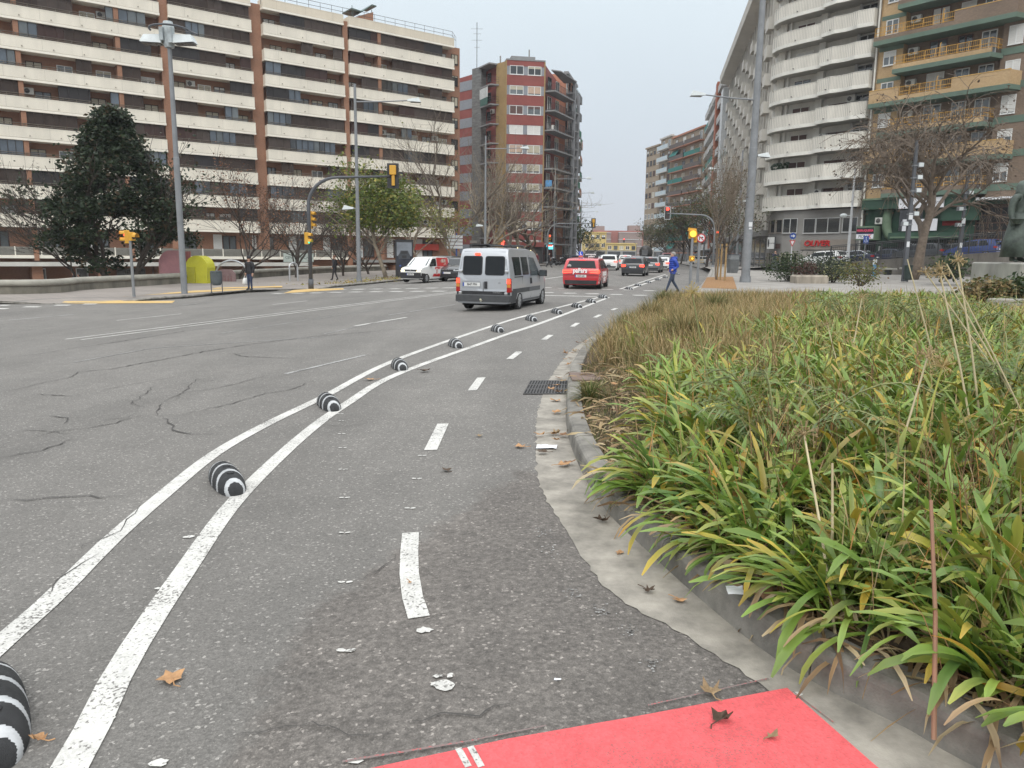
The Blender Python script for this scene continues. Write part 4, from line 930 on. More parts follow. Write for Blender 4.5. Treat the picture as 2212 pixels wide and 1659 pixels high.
for k in range(9):
    z = 7.3+2.74*k+.02; A = k % 2 == 0       # slab level of each storey
    full = A
    x0, x1 = (-6.25, 5.5) if not full else (-4.25, 3.85)
    if k in (4,): x0, x1 = -4.25, 3.9
    m = MB(); m.hexa([(x0, -.95, z-.22), (x1, -.95, z-.22), (x1+.5, 1.0, z-.22), (x0, 1.0, z-.22)], [(x0, -.95, z+.16), (x1, -.95, z+.16), (x1+.5, 1.0, z+.16), (x0, 1.0, z+.16)])
    o = GB.put(m, 'balcony_slab', GRB)
    bz = z+.16; m = MB(); bm = OBR if k in (2, 3, 4, 1) else BBR
    solid = []; rails = []
    if k == 5: solid, rails = [(.7, x1)], [(x0, .7)]; low = [(x0, .7)]
    elif not full: solid, rails, low = [(x0, -3.55), (1.0, x1)], [(-3.5, 1.0)], [(-3.55, 1.0)]
    else: solid, rails, low = [], [(x0, x1)], [(x0, x1)]
    for a, b in solid: m.m = 0; m.box(a, b, -.90, -.72, bz, bz+1.12); m.m = 1; m.box(a-.02, b+.02, -.93, -.70, bz+1.12, bz+1.18)
    m.m = 0
    for a, b in low: m.box(a, b, -.895, -.725, bz, bz+.36)
    if solid: m.m = 0; m.hexa([(x1-.17, -.72, bz), (x1, -.9, bz), (x1+.45, 1, bz), (x1+.3, 1, bz)], [(x1-.17, -.72, bz+1.12), (x1, -.9, bz+1.12), (x1+.45, 1, bz+1.12), (x1+.3, 1, bz+1.12)])
    GB.put(m, 'parapet', [bm, YCAP], o)
    for a, b in rails: GB.rail([(a+.04, -.82), (b-.04, -.82)]+([(b+.3, .95)] if full and b > 3 else []), bz+.3, [bz+.45, bz+.72, bz+1.14], YEL, o, .9, .026, 'railing', .16)
    # loggia back wall: doors, windows, a partition
    st = k % 3
    GB.window(-2.0, -.5, z+.2, z+2.4, .99, WHITEF if k not in (4, 5) else BROWNS, GLG, [.3, .35, 0, .3, 0, .8, .3, .2, 0][k], WHS, 2, .07, 'balcony_door')
    GB.window(.4, 1.6, z+.2, z+2.35, .99, BROWNS if k in (1, 4, 6) else WHITEF, GLD if k in (1, 4) else GLG, 0 if k != 5 else .9, WHS, 2, .07, 'balcony_door')
    GB.window(2.3, 3.5, z+.6 if not full else z+.2, z+2.35, .99, WHITEF, GLG, 0, None, 2, .07)
    GB.window(4.55, 5.65, z+.75, z+2.25, .54, WHITEF, GLG, [.5, .4, .95, 1., 1., .0, 1, .2, .1][k], WHS, 2, .06)
    GB.window(7.6, 8.8, z+.75, z+2.25, .54, WHITEF, GLG, .5, WHS, 2, .06); GB.window(11, 12.4, z+.75, z+2.25, .54, WHITEF, GLG, .3, WHS, 2, .06)
    GB.window(-5.75, -4.6, z+.85, z+2.1, .24, WHITEF, GLG, [.1, .2, .95, 0, .4, .0, .3, .1, 0][k], WHS, 2, .07)
    if k % 2 or k == 2: GB.put(MB().box(-5.8, -4.5, .2, .25, z-.5, z+.55), 'green_panel', GRB)
    GB.put(MB().box(-6.3, -4.0, .21, .25, z+2.16, z+2.52), 'green_panel', GRB); GB.put(MB().box(4.1, 16, .5, .55, z+.0, z+.55), 'green_panel', GRB)
    m = MB(); m.box(-.32, -.24, -.7, .98, bz, bz+1.5); m.m = 1; m.tube([(-.28, -.78, bz+.4), (-.28, -.78, bz+1.45), (-.28, -.6, bz+1.6)], .03, 5); GB.put(m, 'balcony_partition', [GREYC, YEL], o)
    if k in (3, 4, 5, 2): GB.ac(-3.7, z+1.5, .9)
# ground floors: dark green shopfronts
m = MB(); m.box(-6.3, 16, .5, 1.4, -1, 6.6); GB.put(m, 'base_wall', GRD)
m = MB(); m.box(-6.2, 3.4, -.55, .5, 6.1, 7.0); m.m = 1; m.box(-6.25, 3.6, -.62, -.5, 6.95, 7.12); m.m = 0; m.box(1.0, 4.0, -.2, .5, 4.9, 6.1); GB.put(m, 'green_canopy', [GRD, GRL])
m = MB(); m.box(-6.35, -4.55, -.9, .4, 3.25, 4.55); m.m = 1; m.box(-6.30, -4.62, -.93, -.9, 3.75+.1, 4.40); m.m = 2; m.box(-6.30, -4.62, -.93, -.9, 3.36, 3.80)
m.m = 3; m.box(-6.30, -4.62, -.935, -.9, 3.80, 3.85); s_ = GB.put(m, 'salon_sign', [GRL, mat('black_panel', (.02, .018, .02), .5, 0), mat('white_panel', (.72, .72, .74), .5, .03), mat('navy_stripe', (.03, .03, .16), .5, 0)])
text('sign_lettering', 'PERRUQUERIA', .27, mat('pink_letters', (.75, .06, .14), .5, 0), s_, (-5.46, -.935, 4.12), (PI/2, 0, 0), bold=.008, sx=.92)
text('sign_lettering', 'MONI', .40, MATS['black_ink'], s_, (-5.65, -.935, 3.58), (PI/2, 0, 0), sx=.85, shear=.2)
text('sign_lettering', 'K', .52, mat('crimson_letters', (.5, .02, .06), .5, 0), s_, (-5.0, -.935, 3.58), (PI/2, 0, 0), bold=.01, shear=.2)
GB.ac(-5.0, 4.75, .2)
m = MB(); m.smooth = True; m.tube([(-4.0, .35, 6.1), (-4.0, .15, 5.3), (-3.95, .1, 4.4), (-3.7, .1, 3.7), (-3.2, .15, 3.3)], [.42, .42, .42, .38, .3], 14); GB.put(m, 'green_duct', [GRL])
m = MB(); m.box(-2.6, 1.35, -.75, -.65, 6.05, 6.95); s_ = GB.put(m, 'restaurant_sign', MATS['white_panel']); text('sign_lettering', 'Restaurant', .42, MATS['black_ink'], s_, (.45, -.755, 6.5), (PI/2, 0, 0), shear=.2)
m = MB(); m.box(-2.3, .75, -.3, -.2, 4.05, 5.1); GB.put(m, 'blank_sign', MATS['white_panel'])
m = MB(); m.box(.9, 2.8, .42, .5, 4.5, 5.5); m.m = 1; m.box(-3.0, -.9, .44, .5, 4.1, 6.0); GB.put(m, 'upper_shop_window', [mat('red_blind', (.30, .02, .02), .6, .1), GLD])
m = MB(); m.box(-3.2, 3.2, -.6, .5, 3.4, 3.55); m.m = 1; m.box(-3.4, 3.4, -.55, -.45, 3.3, 3.9); GB.put(m, 'canopy', [GRL, GRD])
m = MB(); m.box(-6.0, -5.0, .43, .5, .4, 3.2); m.m = 1; m.box(-4.6, -2.2, .42, .5, .4, 2.6); m.m = 2; m.box(-2.0, -.3, .40, .5, .6, 2.7); m.m = 1; m.box(.3, 2.9, .42, .5, .8, 3.2); GB.put(m, 'salon_front', [BLACK, GLD, mat('beige_wall', (.5, .42, .28), .8, .1)])
m = MB(); m.box(-2.8, 0, .36, .42, 2.5, 3.1); s_ = GB.put(m, 'salon_fascia', MATS['black_panel']); text('sign_lettering', 'MONIK', .38, MATS['white_panel'], s_, (-1.5, .355, 2.8), (PI/2, 0, 0), shear=.2)
s_ = GB.put(MB().box(-4.65, -4.55, .36, .42, .4, 2.7).box(-.4, -.3, .36, .42, .6, 2.7), 'white_door_frame', WHITEF)
text('sign_lettering', 'MONIK', .40, MATS['white_panel'], s_, (-3.6, .40, 2.1), (PI/2, 0, 0), shear=.25)
# carved timber entrance
m = MB(); m.box(3.6, 6.6, .44, .5, .9, 6.2); m.m = 1
for i in range(4):
    for j in range(3): m.box(3.75+j*.95, 4.55+j*.95, .40, .44, 3.4+i*.66, 3.92+i*.66)
m.m = 2; m.box(4.0, 6.0, .36, .44, 1.0, 3.25); m.m = 1; m.box(4.2, 4.85, .34, .36, 1.2, 3.0); m.box(5.15, 5.8, .34, .36, 1.2, 3.0); m.m = 3; m.box(5.3, 5.6, .33, .34, 2.2, 2.5)
GB.put(m, 'timber_entrance', [mat('dark_timber', (.065, .035, .022), .6, .3, 4.), BLACK, mat('honey_timber', (.36, .19, .07), .6, .2, 3.), MATS['white_panel']])
m = MB(); m.box(3.9, 6.9, -.7, .5, 6.6, 6.72); m.m = 1
for i in range(12): m.box(3.9+i*.25, 4.02+i*.25, -.72, .5, 6.52, 6.6)
GB.put(m, 'white_canopy', [MATS['white_panel'], WHITEF])

# ---- long ribbed grey facade down the avenue
LG = mat('grey_beige_concrete', (.56, .53, .475), .85, .15, .5, streak=.3)
LF = Bld('ribbed_apartment_block', 'long grey-beige block with vertical ribs, box balconies and a deep cornice along the avenue', 38.0, 140.5, math.atan2(-53.5, -9.7))
LFL = 54.4
m = MB(); m.box(0, LFL, 0, 12, 4.5, 31.8); m.m = 1; m.box(0, LFL, .3, 12, -1, 4.5); LF.put(m, 'wall', [LG, GREYW])
m = MB(); m.hexa([(0, -2.0, 31.5), (LFL-3, -2.0, 31.5), (LFL-3, .3, 31.0), (0, .3, 31.0)], [(0, -2.1, 32.6), (LFL-3, -2.1, 32.6), (LFL-3, 1, 32.8), (0, 1, 32.8)]); LF.put(m, 'cornice', mat('pale_cornice', (.58, .55, .49), .85, .1, .4))
m = MB()
for i in range(22): x = 1.2+i*2.42; m.box(x-.16, x+.16, -.45, 0, 5, 31.2); m.box(x+.5, x+.7, -.25, 0, 5, 31.2)
LF.put(m, 'ribs', LG)
for j in range(11):
    x = 2.0+j*4.84
    for k in range(8):
        z = 5.6+k*2.95+(j % 2)*1.3
        m = MB(); m.box(x, x+2.2, -.95, 0, z, z+.16); m.box(x, x+2.2, -.95, -.85, z+.16, z+1.25); m.box(x, x+.1, -.85, 0, z+.16, z+1.25); m.box(x+2.1, x+2.2, -.85, 0, z+.16, z+1.25); m.m = 1; m.box(x+.3, x+1.9, -.03, -.002, z+.2, z+2.2)
        LF.put(m, 'balcony', [LG, GLD])
for j, k in ((1, 1), (1, 4), (3, 6)):
    x = 2.0+j*4.84; z = 5.6+k*2.95
    m = MB(); m.hexa([(x, -1.0, z+1.2), (x+2.2, -1.0, z+1.2), (x+2.2, -.95, z+1.2), (x, -.95, z+1.2)], [(x, -.1, z+2.6), (x+2.2, -.1, z+2.6), (x+2.2, -.05, z+2.6), (x, -.05, z+2.6)]); LF.put(m, 'awning', TEAL)
m = MB()
for i in range(11): m.box(1+i*4.84, 4.6+i*4.84, .25, .3, .2, 3.6)
m.m = 1; m.box(0, LFL, -.5, .3, 3.9, 4.5); LF.put(m, 'shopfront', [GLD, GREYW])

b = block('street_block', 'cream block with teal awnings and a brick-red stripe beside the ribbed grey block', 45.2, 183.5, 38.1, 141.0, 12, 35.5, 0, 11, 2.95, 9, PINKC, WHR, mat('pale_balcony', (.42, .41, .39), .7, .1), 'balc', 12, TEAL)
m = MB(); m.box(28, 31, -1.4, 0, 3, 34.5); m.m = 1; m.box(39, 42.9, -1.3, 0, 3, 31); b.put(m, 'coloured_stripe', [mat('rust_stripe', (.33, .11, .06), .85, .1, .5), WHR])
block('street_block', 'tan brick block with brown balconies where the avenue bends away', 41.0, 204, 44.4, 184.0, 12, 31.3, 0, 10, 2.9, 4, TANB, SALM, mat('bronze_balcony', (.09, .07, .06), .6, .1), 'balc', 14, TEAL)
block('street_block', 'tan block with pale glass balconies on the right, farther than the brown-balconied one', 39.5, 213, 40.9, 204.5, 12, 32.2, 0, 10, 2.95, 2, TANB, mat('pale_slab2', (.5, .48, .45), .8, .1), mat('frosted_glass', (.46, .54, .57), .4, .1), 'balc', 15)
block('street_block', 'plain tan block with rows of dark windows, last on the right of the avenue', 37.3, 222.5, 39.4, 213.5, 14, 31.0, 0, 10, 2.9, 4, TANB, TANB, TANB, 'win', 16)
block('street_block', 'plain tan block with rows of dark windows, last on the right of the avenue', 47.5, 232, 39.1, 222.8, 10, 31.0, 0, 10, 2.9, 4, TANB, TANB, TANB, 'win', 17) if 0 else None
# ---- far end
YW = mat('yellow_render', (.60, .46, .18), .85, .1, .2)
block('yellow_house', 'three-storey yellow house at the far end of the avenue', 26.3, 288, 34.5, 288, 10, 9.6, 0, 3, 3.1, 4, YW, YW, YW, 'win', 20, cat='house')
block('yellow_house', 'low yellow building adjoining the taller yellow house on its right', 34.6, 287, 46, 289, 10, 5.6, 0, 1, 3.0, 5, YW, YW, YW, 'win', 21, cat='house')
FBR = mat('far_brick', (.33, .135, .11), .9, .1, .2); FGR = mat('far_grey_brick', (.28, .215, .195), .9, .1, .2)
b = Bld('brick_apartment_block', 'wide red brick block with two stepped towers closing the far end of the avenue', 34.5, 340, 0)
m = MB(); m.box(0, 23, 0, 12, -2, 12.0); b.put(m, 'wall', FBR)
for x0, x1, t in ((-1, 8, 11.0), (11.5, 21.5, 11.2)):
    m = MB(); m.box(x0, x1, -2, 0, -2, t); m.m = 1
    for z in (2.3, 5.2, 8.1, t-.1): m.box(x0-.1, x1+.1, -2.25, -.1, z, z+.22)
    b.put(m, 'wing', [FGR, WHR])
m = MB(); m.box(.6, 5.6, 2, 8, 12, 14.0); m.box(16.4, 21.4, 2, 8, 12, 14.4); b.put(m, 'stair_tower', FGR)
# ================================================================ trees and shrubs
BARK = mat('grey_brown_bark', (.16, .13, .10), .9, .3, 6., bump=.4, bscale=25); BARKD = mat('dark_bark', (.07, .055, .045), .9, .3, 6., bump=.4, bscale=25)
BARKP = mat('plane_bark', (.24, .20, .15), .9, .4, 3., bump=.3, bscale=20)
LEAF = tintmat('leaf', .55, .35, .25)
def cols(r, n, pal):               # pal: list of (weight, rgb)
    w = np.array([p[0] for p in pal], float); w /= w.sum(); idx = r.choice(len(pal), n, p=w); c = np.array([p[1] for p in pal], float)[idx]
    return c*r.uniform(.72, 1.25, (n, 1))
def leaf_cards(name, pts, size, pal, seed, parent, ax=None, curl=.25, aspect=.62, droop=0.):
    r = np.random.default_rng(seed); n = len(pts); pts = np.asarray(pts, float)
    a = r.normal(size=(n, 3)); a[:, 2] = a[:, 2]*.5-droop; a /= np.linalg.norm(a, axis=1, keepdims=True)
    b = np.cross(a, r.normal(size=(n, 3))+np.array([0, 0, .8])); b /= np.linalg.norm(b, axis=1, keepdims=True); nn = np.cross(a, b)
    s = size*r.uniform(.6, 1.3, (n, 1)); w = s*aspect*.5
    V = np.stack([pts, pts+a*s*.45+b*w+nn*s*curl*.3, pts+a*s-nn*s*curl*.2, pts+a*s*.5-b*w+nn*s*curl*.3], 1).reshape(-1, 3)
    F = np.arange(4*n).reshape(-1, 4); c = np.repeat(cols(r, n, pal), 4, axis=0)
    return fast_mesh(name, V, F, LEAF, col=c, parent=parent)
def skeleton(r, h, r0, trunk, spread, levels, nch, wig, up, droop=0., lean=(0, 0), fork=1, short=.72, first=.45, minr=.008, tw=.6):
    br = []; tips = []
    def go(p, d, rad, L_, lv):
        n = 6 if lv == 0 else 4; pts = [p.copy()]; rs = [rad]
        for i in range(n):
            d = (d+Vector((r.gauss(0, wig), r.gauss(0, wig), r.gauss(0, wig)*.6))+Vector((0, 0, up if lv else .05))-Vector((0, 0, droop if lv >= levels-1 else 0))).normalized()
            p = p+d*(L_/n); pts.append(p.copy()); rs.append(max(minr*.7, rad*(1-(1-tw)*(i+1)/n)))
        br.append((pts, rs, lv))
        if lv >= levels: tips.append((pts, lv)); return
        k = nch[min(lv, len(nch)-1)]
        for j in range(k):
            t = first+(1-first)*(j+r.uniform(.2, .9))/k if lv else first+(1-first)*(j+.6)/k
            t = min(t, .999); x = t*n; i = int(x); q = pts[i].lerp(pts[i+1], x-i); rr = rs[i]
            ax = d.cross(Vector((r.gauss(0, 1), r.gauss(0, 1), r.gauss(0, 1)))).normalized(); an = r.uniform(.55, 1.)*spread
            if lv == 0:
                w = 2.4*j+r.uniform(-.5, .5); out_ = Vector((math.cos(w), math.sin(w), 0)); e = (d*math.cos(an)+out_*math.sin(an)).normalized()
            else: e = Matrix.Rotation(an, 3, ax) @ d
            go(q, e, max(minr, rr*r.uniform(.5, .72)), L_*short*r.uniform(.75, 1.2) if lv else (h-trunk)*r.uniform(.5, .72), lv+1)
        if lv and r.random() < .8: go(p, d, max(minr, rs[-1]*.9), L_*short*.9, lv+1)
    for f in range(fork):
        d0 = Vector((lean[0]+(f-.5*(fork-1))*.35, lean[1]+(f-.5*(fork-1))*.1, 1)).normalized()
        go(Vector((f*.12*r0*4, 0, -.1)), d0, r0*(1-.25*f), trunk+.25*(h-trunk), 0)
    return br, tips
def tree(name, label, loc, seed, h, r0, trunk, spread, levels, nch, wig=.16, up=.06, bark=BARK, leaves=0, lsize=.15, pal=None, lspread=.35, group=None, scale=1., cat='tree', dr=.0, shell=None, twigname='branches', **kw):
    r = random.Random(seed); t = thing(name, label, cat, loc, r.uniform(0, 6) if 'rz' not in kw else kw.pop('rz'), group, scale)
    br, tips = skeleton(r, h, r0, trunk, spread, levels, nch, wig, up, dr, **kw)
    tm, bm = MB(), MB(); tm.smooth = True
    for pts, rs, lv in br: (tm if lv == 0 else bm).tube(pts, rs, 9 if lv == 0 else (6 if lv == 1 else 3), lv == 0)
    bm.smooth = True
    tm.build('trunk', bark, t)
    if bm.f: bm.build(twigname, bark, t)
    if leaves or shell:
        P_ = []
        if leaves:
            while len(P_) < leaves:
                pts, lv = r.choice(tips); q = r.choice(pts[1:]); P_.append((q.x+r.gauss(0, lspread), q.y+r.gauss(0, lspread), q.z+r.gauss(0, lspread*.8)))
        if shell:
            for (cx, cy, cz, rx, ry, rz, n) in shell:
                for _ in range(n):
                    v = Vector((r.gauss(0, 1), r.gauss(0, 1), r.gauss(0, 1))).normalized()*(r.random()**.33)
                    P_.append((cx+v.x*rx, cy+v.y*ry, cz+v.z*rz))
        leaf_cards('crown', P_, lsize, pal, seed, t, droop=.2)
    return t
PG = [(4, (.11, .155, .03)), (3, (.14, .18, .04)), (2, (.21, .215, .05)), (1, (.28, .24, .05)), (1, (.07, .105, .025))]
PY = [(3, (.22, .23, .055)), (3, (.17, .19, .045)), (2, (.29, .235, .06)), (1, (.16, .10, .04)), (1, (.08, .1, .03))]
PD = [(5, (.018, .032, .014)), (3, (.028, .045, .020)), (2, (.042, .060, .028)), (1, (.07, .05, .025))]
PB = [(4, (.20, .085, .045)), (3, (.15, .075, .045)), (2, (.24, .12, .06)), (1, (.10, .06, .04))]
def base(u, v, dz=.13): g = G(u, v, dz); return (g.x, g.y, g.z)
def atY(u, Y, z): return ((u-CX)/FOC*(Y*math.cos(_p)+(EYE-z)*math.sin(_p)), Y, z)

r9 = random.Random(31); sh = []
for i in range(150):                # uneven dark clumps of the evergreen
    w = r9.uniform(0, 2*PI); z = r9.uniform(2.2 if math.cos(w) < .1 else 3.6, 10.8); q = 1-abs((z-4.3)/7.) if z > 4.3 else .75+.25*(z-1.9)/2.4
    rr = 4.3*max(.12, q)*r9.uniform(.55, 1.0); s_ = r9.uniform(.45, .95)
    sh.append((rr*math.cos(w), rr*math.sin(w), z, s_*1.15, s_*1.15, s_*.8, 170))
tree('evergreen_tree', 'big dark evergreen tree behind the plaza wall in front of the brick block', atY(268, 46, -1.5), 5, 7.6, .24, 2.6, .62, 3, (8, 4, 3), bark=BARKD, leaves=1800, lsize=.25, pal=PD, lspread=.4, shell=sh, lean=(.02, 0), rz=0., fork=2)
tree('bare_tree', 'bare twiggy tree half hidden by the left edge of the dark evergreen', atY(165, 47, -1.5), 51, 6.4, .08, 2.6, .5, 4, (7, 4, 3, 3), bark=BARKD, minr=.009)
tree('bare_tree', 'tree with rust-brown dead leaves behind the man with the white bag', atY(508, 56, -1.5), 52, 7.4, .13, 2.6, .75, 4, (8, 4, 3, 3), bark=BARKD, leaves=1500, lsize=.16, pal=PB, lspread=.3, minr=.009)
tree('bare_tree', 'bare dark tree behind the traffic mast', atY(640, 60, -1.6), 53, 7.6, .15, 2.6, .8, 4, (8, 4, 3, 3), bark=BARKD, leaves=250, lsize=.15, pal=PB, minr=.013)
tree('bare_tree', 'short broad tree with brown leaf remnants below the green plane tree', atY(735, 66, -1.5), 54, 5.6, .12, 1.8, .95, 4, (8, 4, 3, 3), bark=BARKD, leaves=700, lsize=.16, pal=PB, minr=.010)
tree('bare_tree', 'low bare tree right of the green plane tree trunk', atY(797, 72, -1.5), 55, 6.4, .13, 1.8, .95, 4, (8, 5, 3, 3), bark=BARKD, leaves=260, lsize=.16, pal=PB, minr=.010)
tree('plane_tree', 'green plane tree with a round crown between the lamp post and the white van', atY(832, 57, -.35), 11, 7.6, .17, 2.9, .85, 3, (9, 5, 4), bark=BARKP, lean=(-.10, 0), rz=0., leaves=3800, lsize=.25, pal=PG, lspread=.42, shell=[(0, 0, 5.3, 2.8, 2.7, 2.0, 3000), (-1.6, 0, 4.5, 1.3, 1.5, 1.0, 500), (1.5, .3, 4.4, 1.2, 1.4, .9, 450), (.2, 0, 7.0, 1.3, 1.3, .7, 350)])
tree('plane_tree', 'smaller yellow-green plane tree above the white delivery van', atY(906, 68, -.3), 12, 7.0, .13, 2.6, .7, 3, (8, 5, 3), bark=BARKP, leaves=1500, lsize=.21, pal=PY, lspread=.35, rz=0.)
tree('plane_tree', 'slim yellowing young tree beside the blue and white direction boards', atY(968, 66, -.2), 13, 5.4, .09, 2.4, .65, 3, (7, 4, 3), bark=BARKP, leaves=900, lsize=.20, pal=PY, lspread=.4)
gn = [('gnarled leaning bare plane tree nearest the brick end wall', 1004, 84, 14.5, (-.22, 0), 1), ('bare plane tree with a crooked trunk left of the lamp by the red block', 1030, 95, 12.5, (.05, 0), 0), ('bare twiggy plane tree in front of the ochre pier of the red block', 1062, 97, 13., (-.05, 0), 2), ('bare plane tree in front of the middle of the red block', 1102, 100, 11.5, (.06, 0), 3), ('thick-trunked bare plane tree before the right half of the red block', 1134, 102, 11.5, (-.03, 0), 4), ('bare plane tree at the right-hand corner of the red block', 1158, 105, 11.5, (.08, 0), 5)]
for lab, u, Y, h, ln, sd in gn:
    tree('bare_plane_tree', lab, atY(u, Y, -.2), 60+sd, h*.90, .30, 3.8, .68, 4, (6, 4, 3, 2), bark=BARK if sd % 2 else BARKP, wig=.26, minr=.014, rz=0., lean=ln, leaves=[0, 60, 0, 90, 60, 220][sd], lsize=.2, pal=PY, group='bare plane trees in front of the red block')
tree('plane_tree', 'compact green tree at the end of the left-hand buildings on the avenue', atY(1247, 131, 0), 14, 6.6, .16, 1.6, .8, 3, (8, 5, 3), bark=BARKD, leaves=1700, lsize=.34, pal=[(3, (.045, .07, .025)), (3, (.06, .085, .03)), (1, (.1, .11, .04))], lspread=.5)
tree('bare_tree', 'small bare tree in front of the yellow house', atY(1254, 170, 0), 15, 5., .12, 1.2, .9, 3, (7, 5, 4), bark=BARKD, minr=.03)
for i, (u, Y, h, lab) in enumerate(((1397, 165, 7.4, 'dark green street tree beside the cement mixer'), (1440, 150, 7.6, 'green street tree in front of the plain tan block'), (1468, 140, 8.2, 'yellowing street tree under the brown balconies'), (1490, 118, 8.4, 'olive green street tree behind the flashing amber signal'), (1522, 92, 8.2, 'green and brown street tree behind the staked sapling'), (1583, 84, 8.0, 'street tree with a leaning dark trunk by the grey shopfronts'))):
    tree('street_tree', lab, atY(u, Y, .13), 70+i, h, .16, 2.6, .8, 3, (8, 5, 3), bark=BARKD, leaves=1500, lsize=.30 if Y > 110 else .24, pal=[(3, (.06, .08, .03)), (2, (.085, .10, .035)), (2, (.12, .10, .04)), (1, (.14, .09, .04))], lspread=.55, rz=0., lean=(-.25, 0) if i == 5 else (0, 0), group='street trees along the right of the avenue')
sap = tree('staked_sapling', 'young twiggy tree tied to wooden stakes in the orange gravel pit', atY(1546, 46, .14), 81, 5.6, .06, 1.7, .5, 4, (9, 5, 3, 2), bark=mat('sapling_bark', (.20, .16, .12), .9, .2), up=.14, minr=.008, leaves=420, lsize=.11, pal=[(2, (.14, .10, .05)), (2, (.11, .085, .04)), (1, (.09, .10, .035))], lspread=.25)
sap.rotation_euler = (0, 0, 0)
for i, (x, y) in enumerate(((-.12, -2.1), (-.05, -.9), (.12, .4))):
    st = MB(); st.cyl((x, y, 0), (x, y, 2.15), .055, n=8); s_ = st.build('stake', mat('pine_stake', (.33, .22, .10), .8, .2, 4.), sap)
    st = MB(); st.cyl((x, y, 1.95), (x, y, 2.0), .062, n=8); st.build('tie_band', DKMET, s_)
tr = tree('gnarled_tree', 'spreading leafless tree with two trunks and hanging seed pods on the right-hand plaza', atY(1966, 46, .35), 93, 9.3, .30, 4.4, .88, 4, (8, 5, 4, 3), bark=mat('pepper_bark', (.16, .125, .095), .9, .3, 5., bump=.5, bscale=18), wig=.20, up=.02, dr=.22, fork=2, lean=(.16, 0), minr=.011, first=.62, leaves=2000, lsize=.17, pal=[(4, (.13, .09, .06)), (3, (.09, .065, .045)), (1, (.16, .12, .08)), (1, (.05, .04, .03))], lspread=.22, rz=0.)
# shrubs
def shrub(name, label, loc, seed, rx, ry, rz, n, size, pal, group=None, cat='shrub'):
    r = random.Random(seed); t = thing(name, label, cat, loc, 0, group); P_ = []; st = MB()
    for i in range(14):
        w = r.uniform(0, 2*PI); q = r.random()**.5; e = Vector((rx*q*math.cos(w)*.8, ry*q*math.sin(w)*.8, rz*r.uniform(.8, 1.7)*.9)); st.tube([(e.x*.15, e.y*.15, 0), e*.55, e], [.02, .015, .006], 4, False)
    st.build('stems', BARKD, t)
    for i in range(n):
        v = Vector((r.gauss(0, 1), r.gauss(0, 1), r.gauss(0, 1))).normalized()*(r.random()**.3)*(1+.25*math.sin(5*i*.7))
        P_.append((v.x*rx, v.y*ry, rz*.95+v.z*rz))
    leaf_cards('foliage', P_, size, pal, seed, t)
    return t
PSH = [(4, (.04, .065, .028)), (3, (.06, .085, .035)), (1, (.09, .11, .045))]; PRD = [(3, (.10, .045, .04)), (2, (.13, .06, .045)), (1, (.07, .05, .035))]; PYG = [(3, (.13, .145, .035)), (2, (.18, .17, .05)), (2, (.08, .09, .03)), (1, (.16, .08, .03))]
shrub('shrub', 'tall green bush at the left of the planter beside the sandy path', atY(1700, 45, .2), 1, 1.35, 1.2, .85, 2200, .13, PSH)
shrub('shrub', 'dark rounded bush behind the planter in front of the white car', atY(1790, 47, .2), 2, 1.6, 1.2, .85, 2200, .13, [(4, (.025, .04, .022)), (2, (.04, .055, .03))])
shrub('shrub', 'reddish bush growing inside the stone planter', atY(1740, 43.6, .3), 3, .85, .6, .55, 900, .10, PRD)
shrub('shrub', 'variegated dark bush overhanging the right end of the planter', atY(1795, 43, .2), 4, 1., .8, .65, 1200, .11, [(3, (.035, .05, .025)), (1, (.25, .25, .12))])
shrub('shrub', 'yellow-green bush between the flower bed and the blue bollard', atY(1855, 30, .5), 5, .9, .8, .55, 1200, .09, PYG)
shrub('shrub', 'dark bush with broad leaves beside the statue pedestal', atY(2048, 40, .55), 6, 1.1, .9, .62, 700, .2, PSH)
shrub('shrub', 'tan and green grassy shrub at the foot of the statue pedestal', atY(2130, 18.5, .62), 7, .65, .5, .27, 900, .12, [(3, (.26, .19, .09)), (2, (.12, .13, .05))])
shrub('shrub', 'low green shrub at the right edge against the pedestal', atY(2205, 18.5, .62), 8, .6, .5, .3, 800, .12, PSH)
# ================================================================ vehicles (own axes: x right, y forward, z up)
CGL = mat('car_glass', (.014, .016, .018), .08, .0, spec=.28); CGLL = mat('clear_car_glass', (.075, .09, .095), .06, .3, 1.5, spec=1.)
TYRE = mat('tyre_rubber', (.018, .018, .018), .85, .15, 8.); RIM = mat('alloy_rim', (.42, .43, .44), .35, .1, metal=.6); RIMD = mat('dark_rim', (.12, .12, .125), .4, .1, metal=.5)
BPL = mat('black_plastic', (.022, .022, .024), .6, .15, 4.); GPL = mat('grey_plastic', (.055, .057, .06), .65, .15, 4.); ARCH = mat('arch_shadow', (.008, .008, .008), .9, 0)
TLR = mat('tail_lamp', (.33, .012, .010), .2, .1); TLON = mat('tail_lamp_lit', (.9, .06, .03), .3, 0, emit=(1., .045, .02), estr=3.2); AMB = mat('amber_lens', (.55, .22, .04), .25, .05)
HLON = mat('headlamp_lit', (.9, .8, .5), .3, 0, emit=(1., .82, .42), estr=3.); HLOFF = mat('headlamp', (.5, .52, .53), .12, .1); CHROME = mat('chrome', (.6, .61, .62), .15, .05, metal=1.)
PLATE = mat('plate_white', (.68, .68, .66), .5, .04); PBLUE = mat('plate_blue', (.03, .07, .33), .5, 0); INK = mat('plate_ink', (.02, .02, .022), .6, 0); SEAM = mat('panel_gap', (.02, .02, .02), .8, 0)
def paint(n, c, rough=.28): return mat('paint_'+n, c, rough, .05, .8, spec=.6, coat=.6)
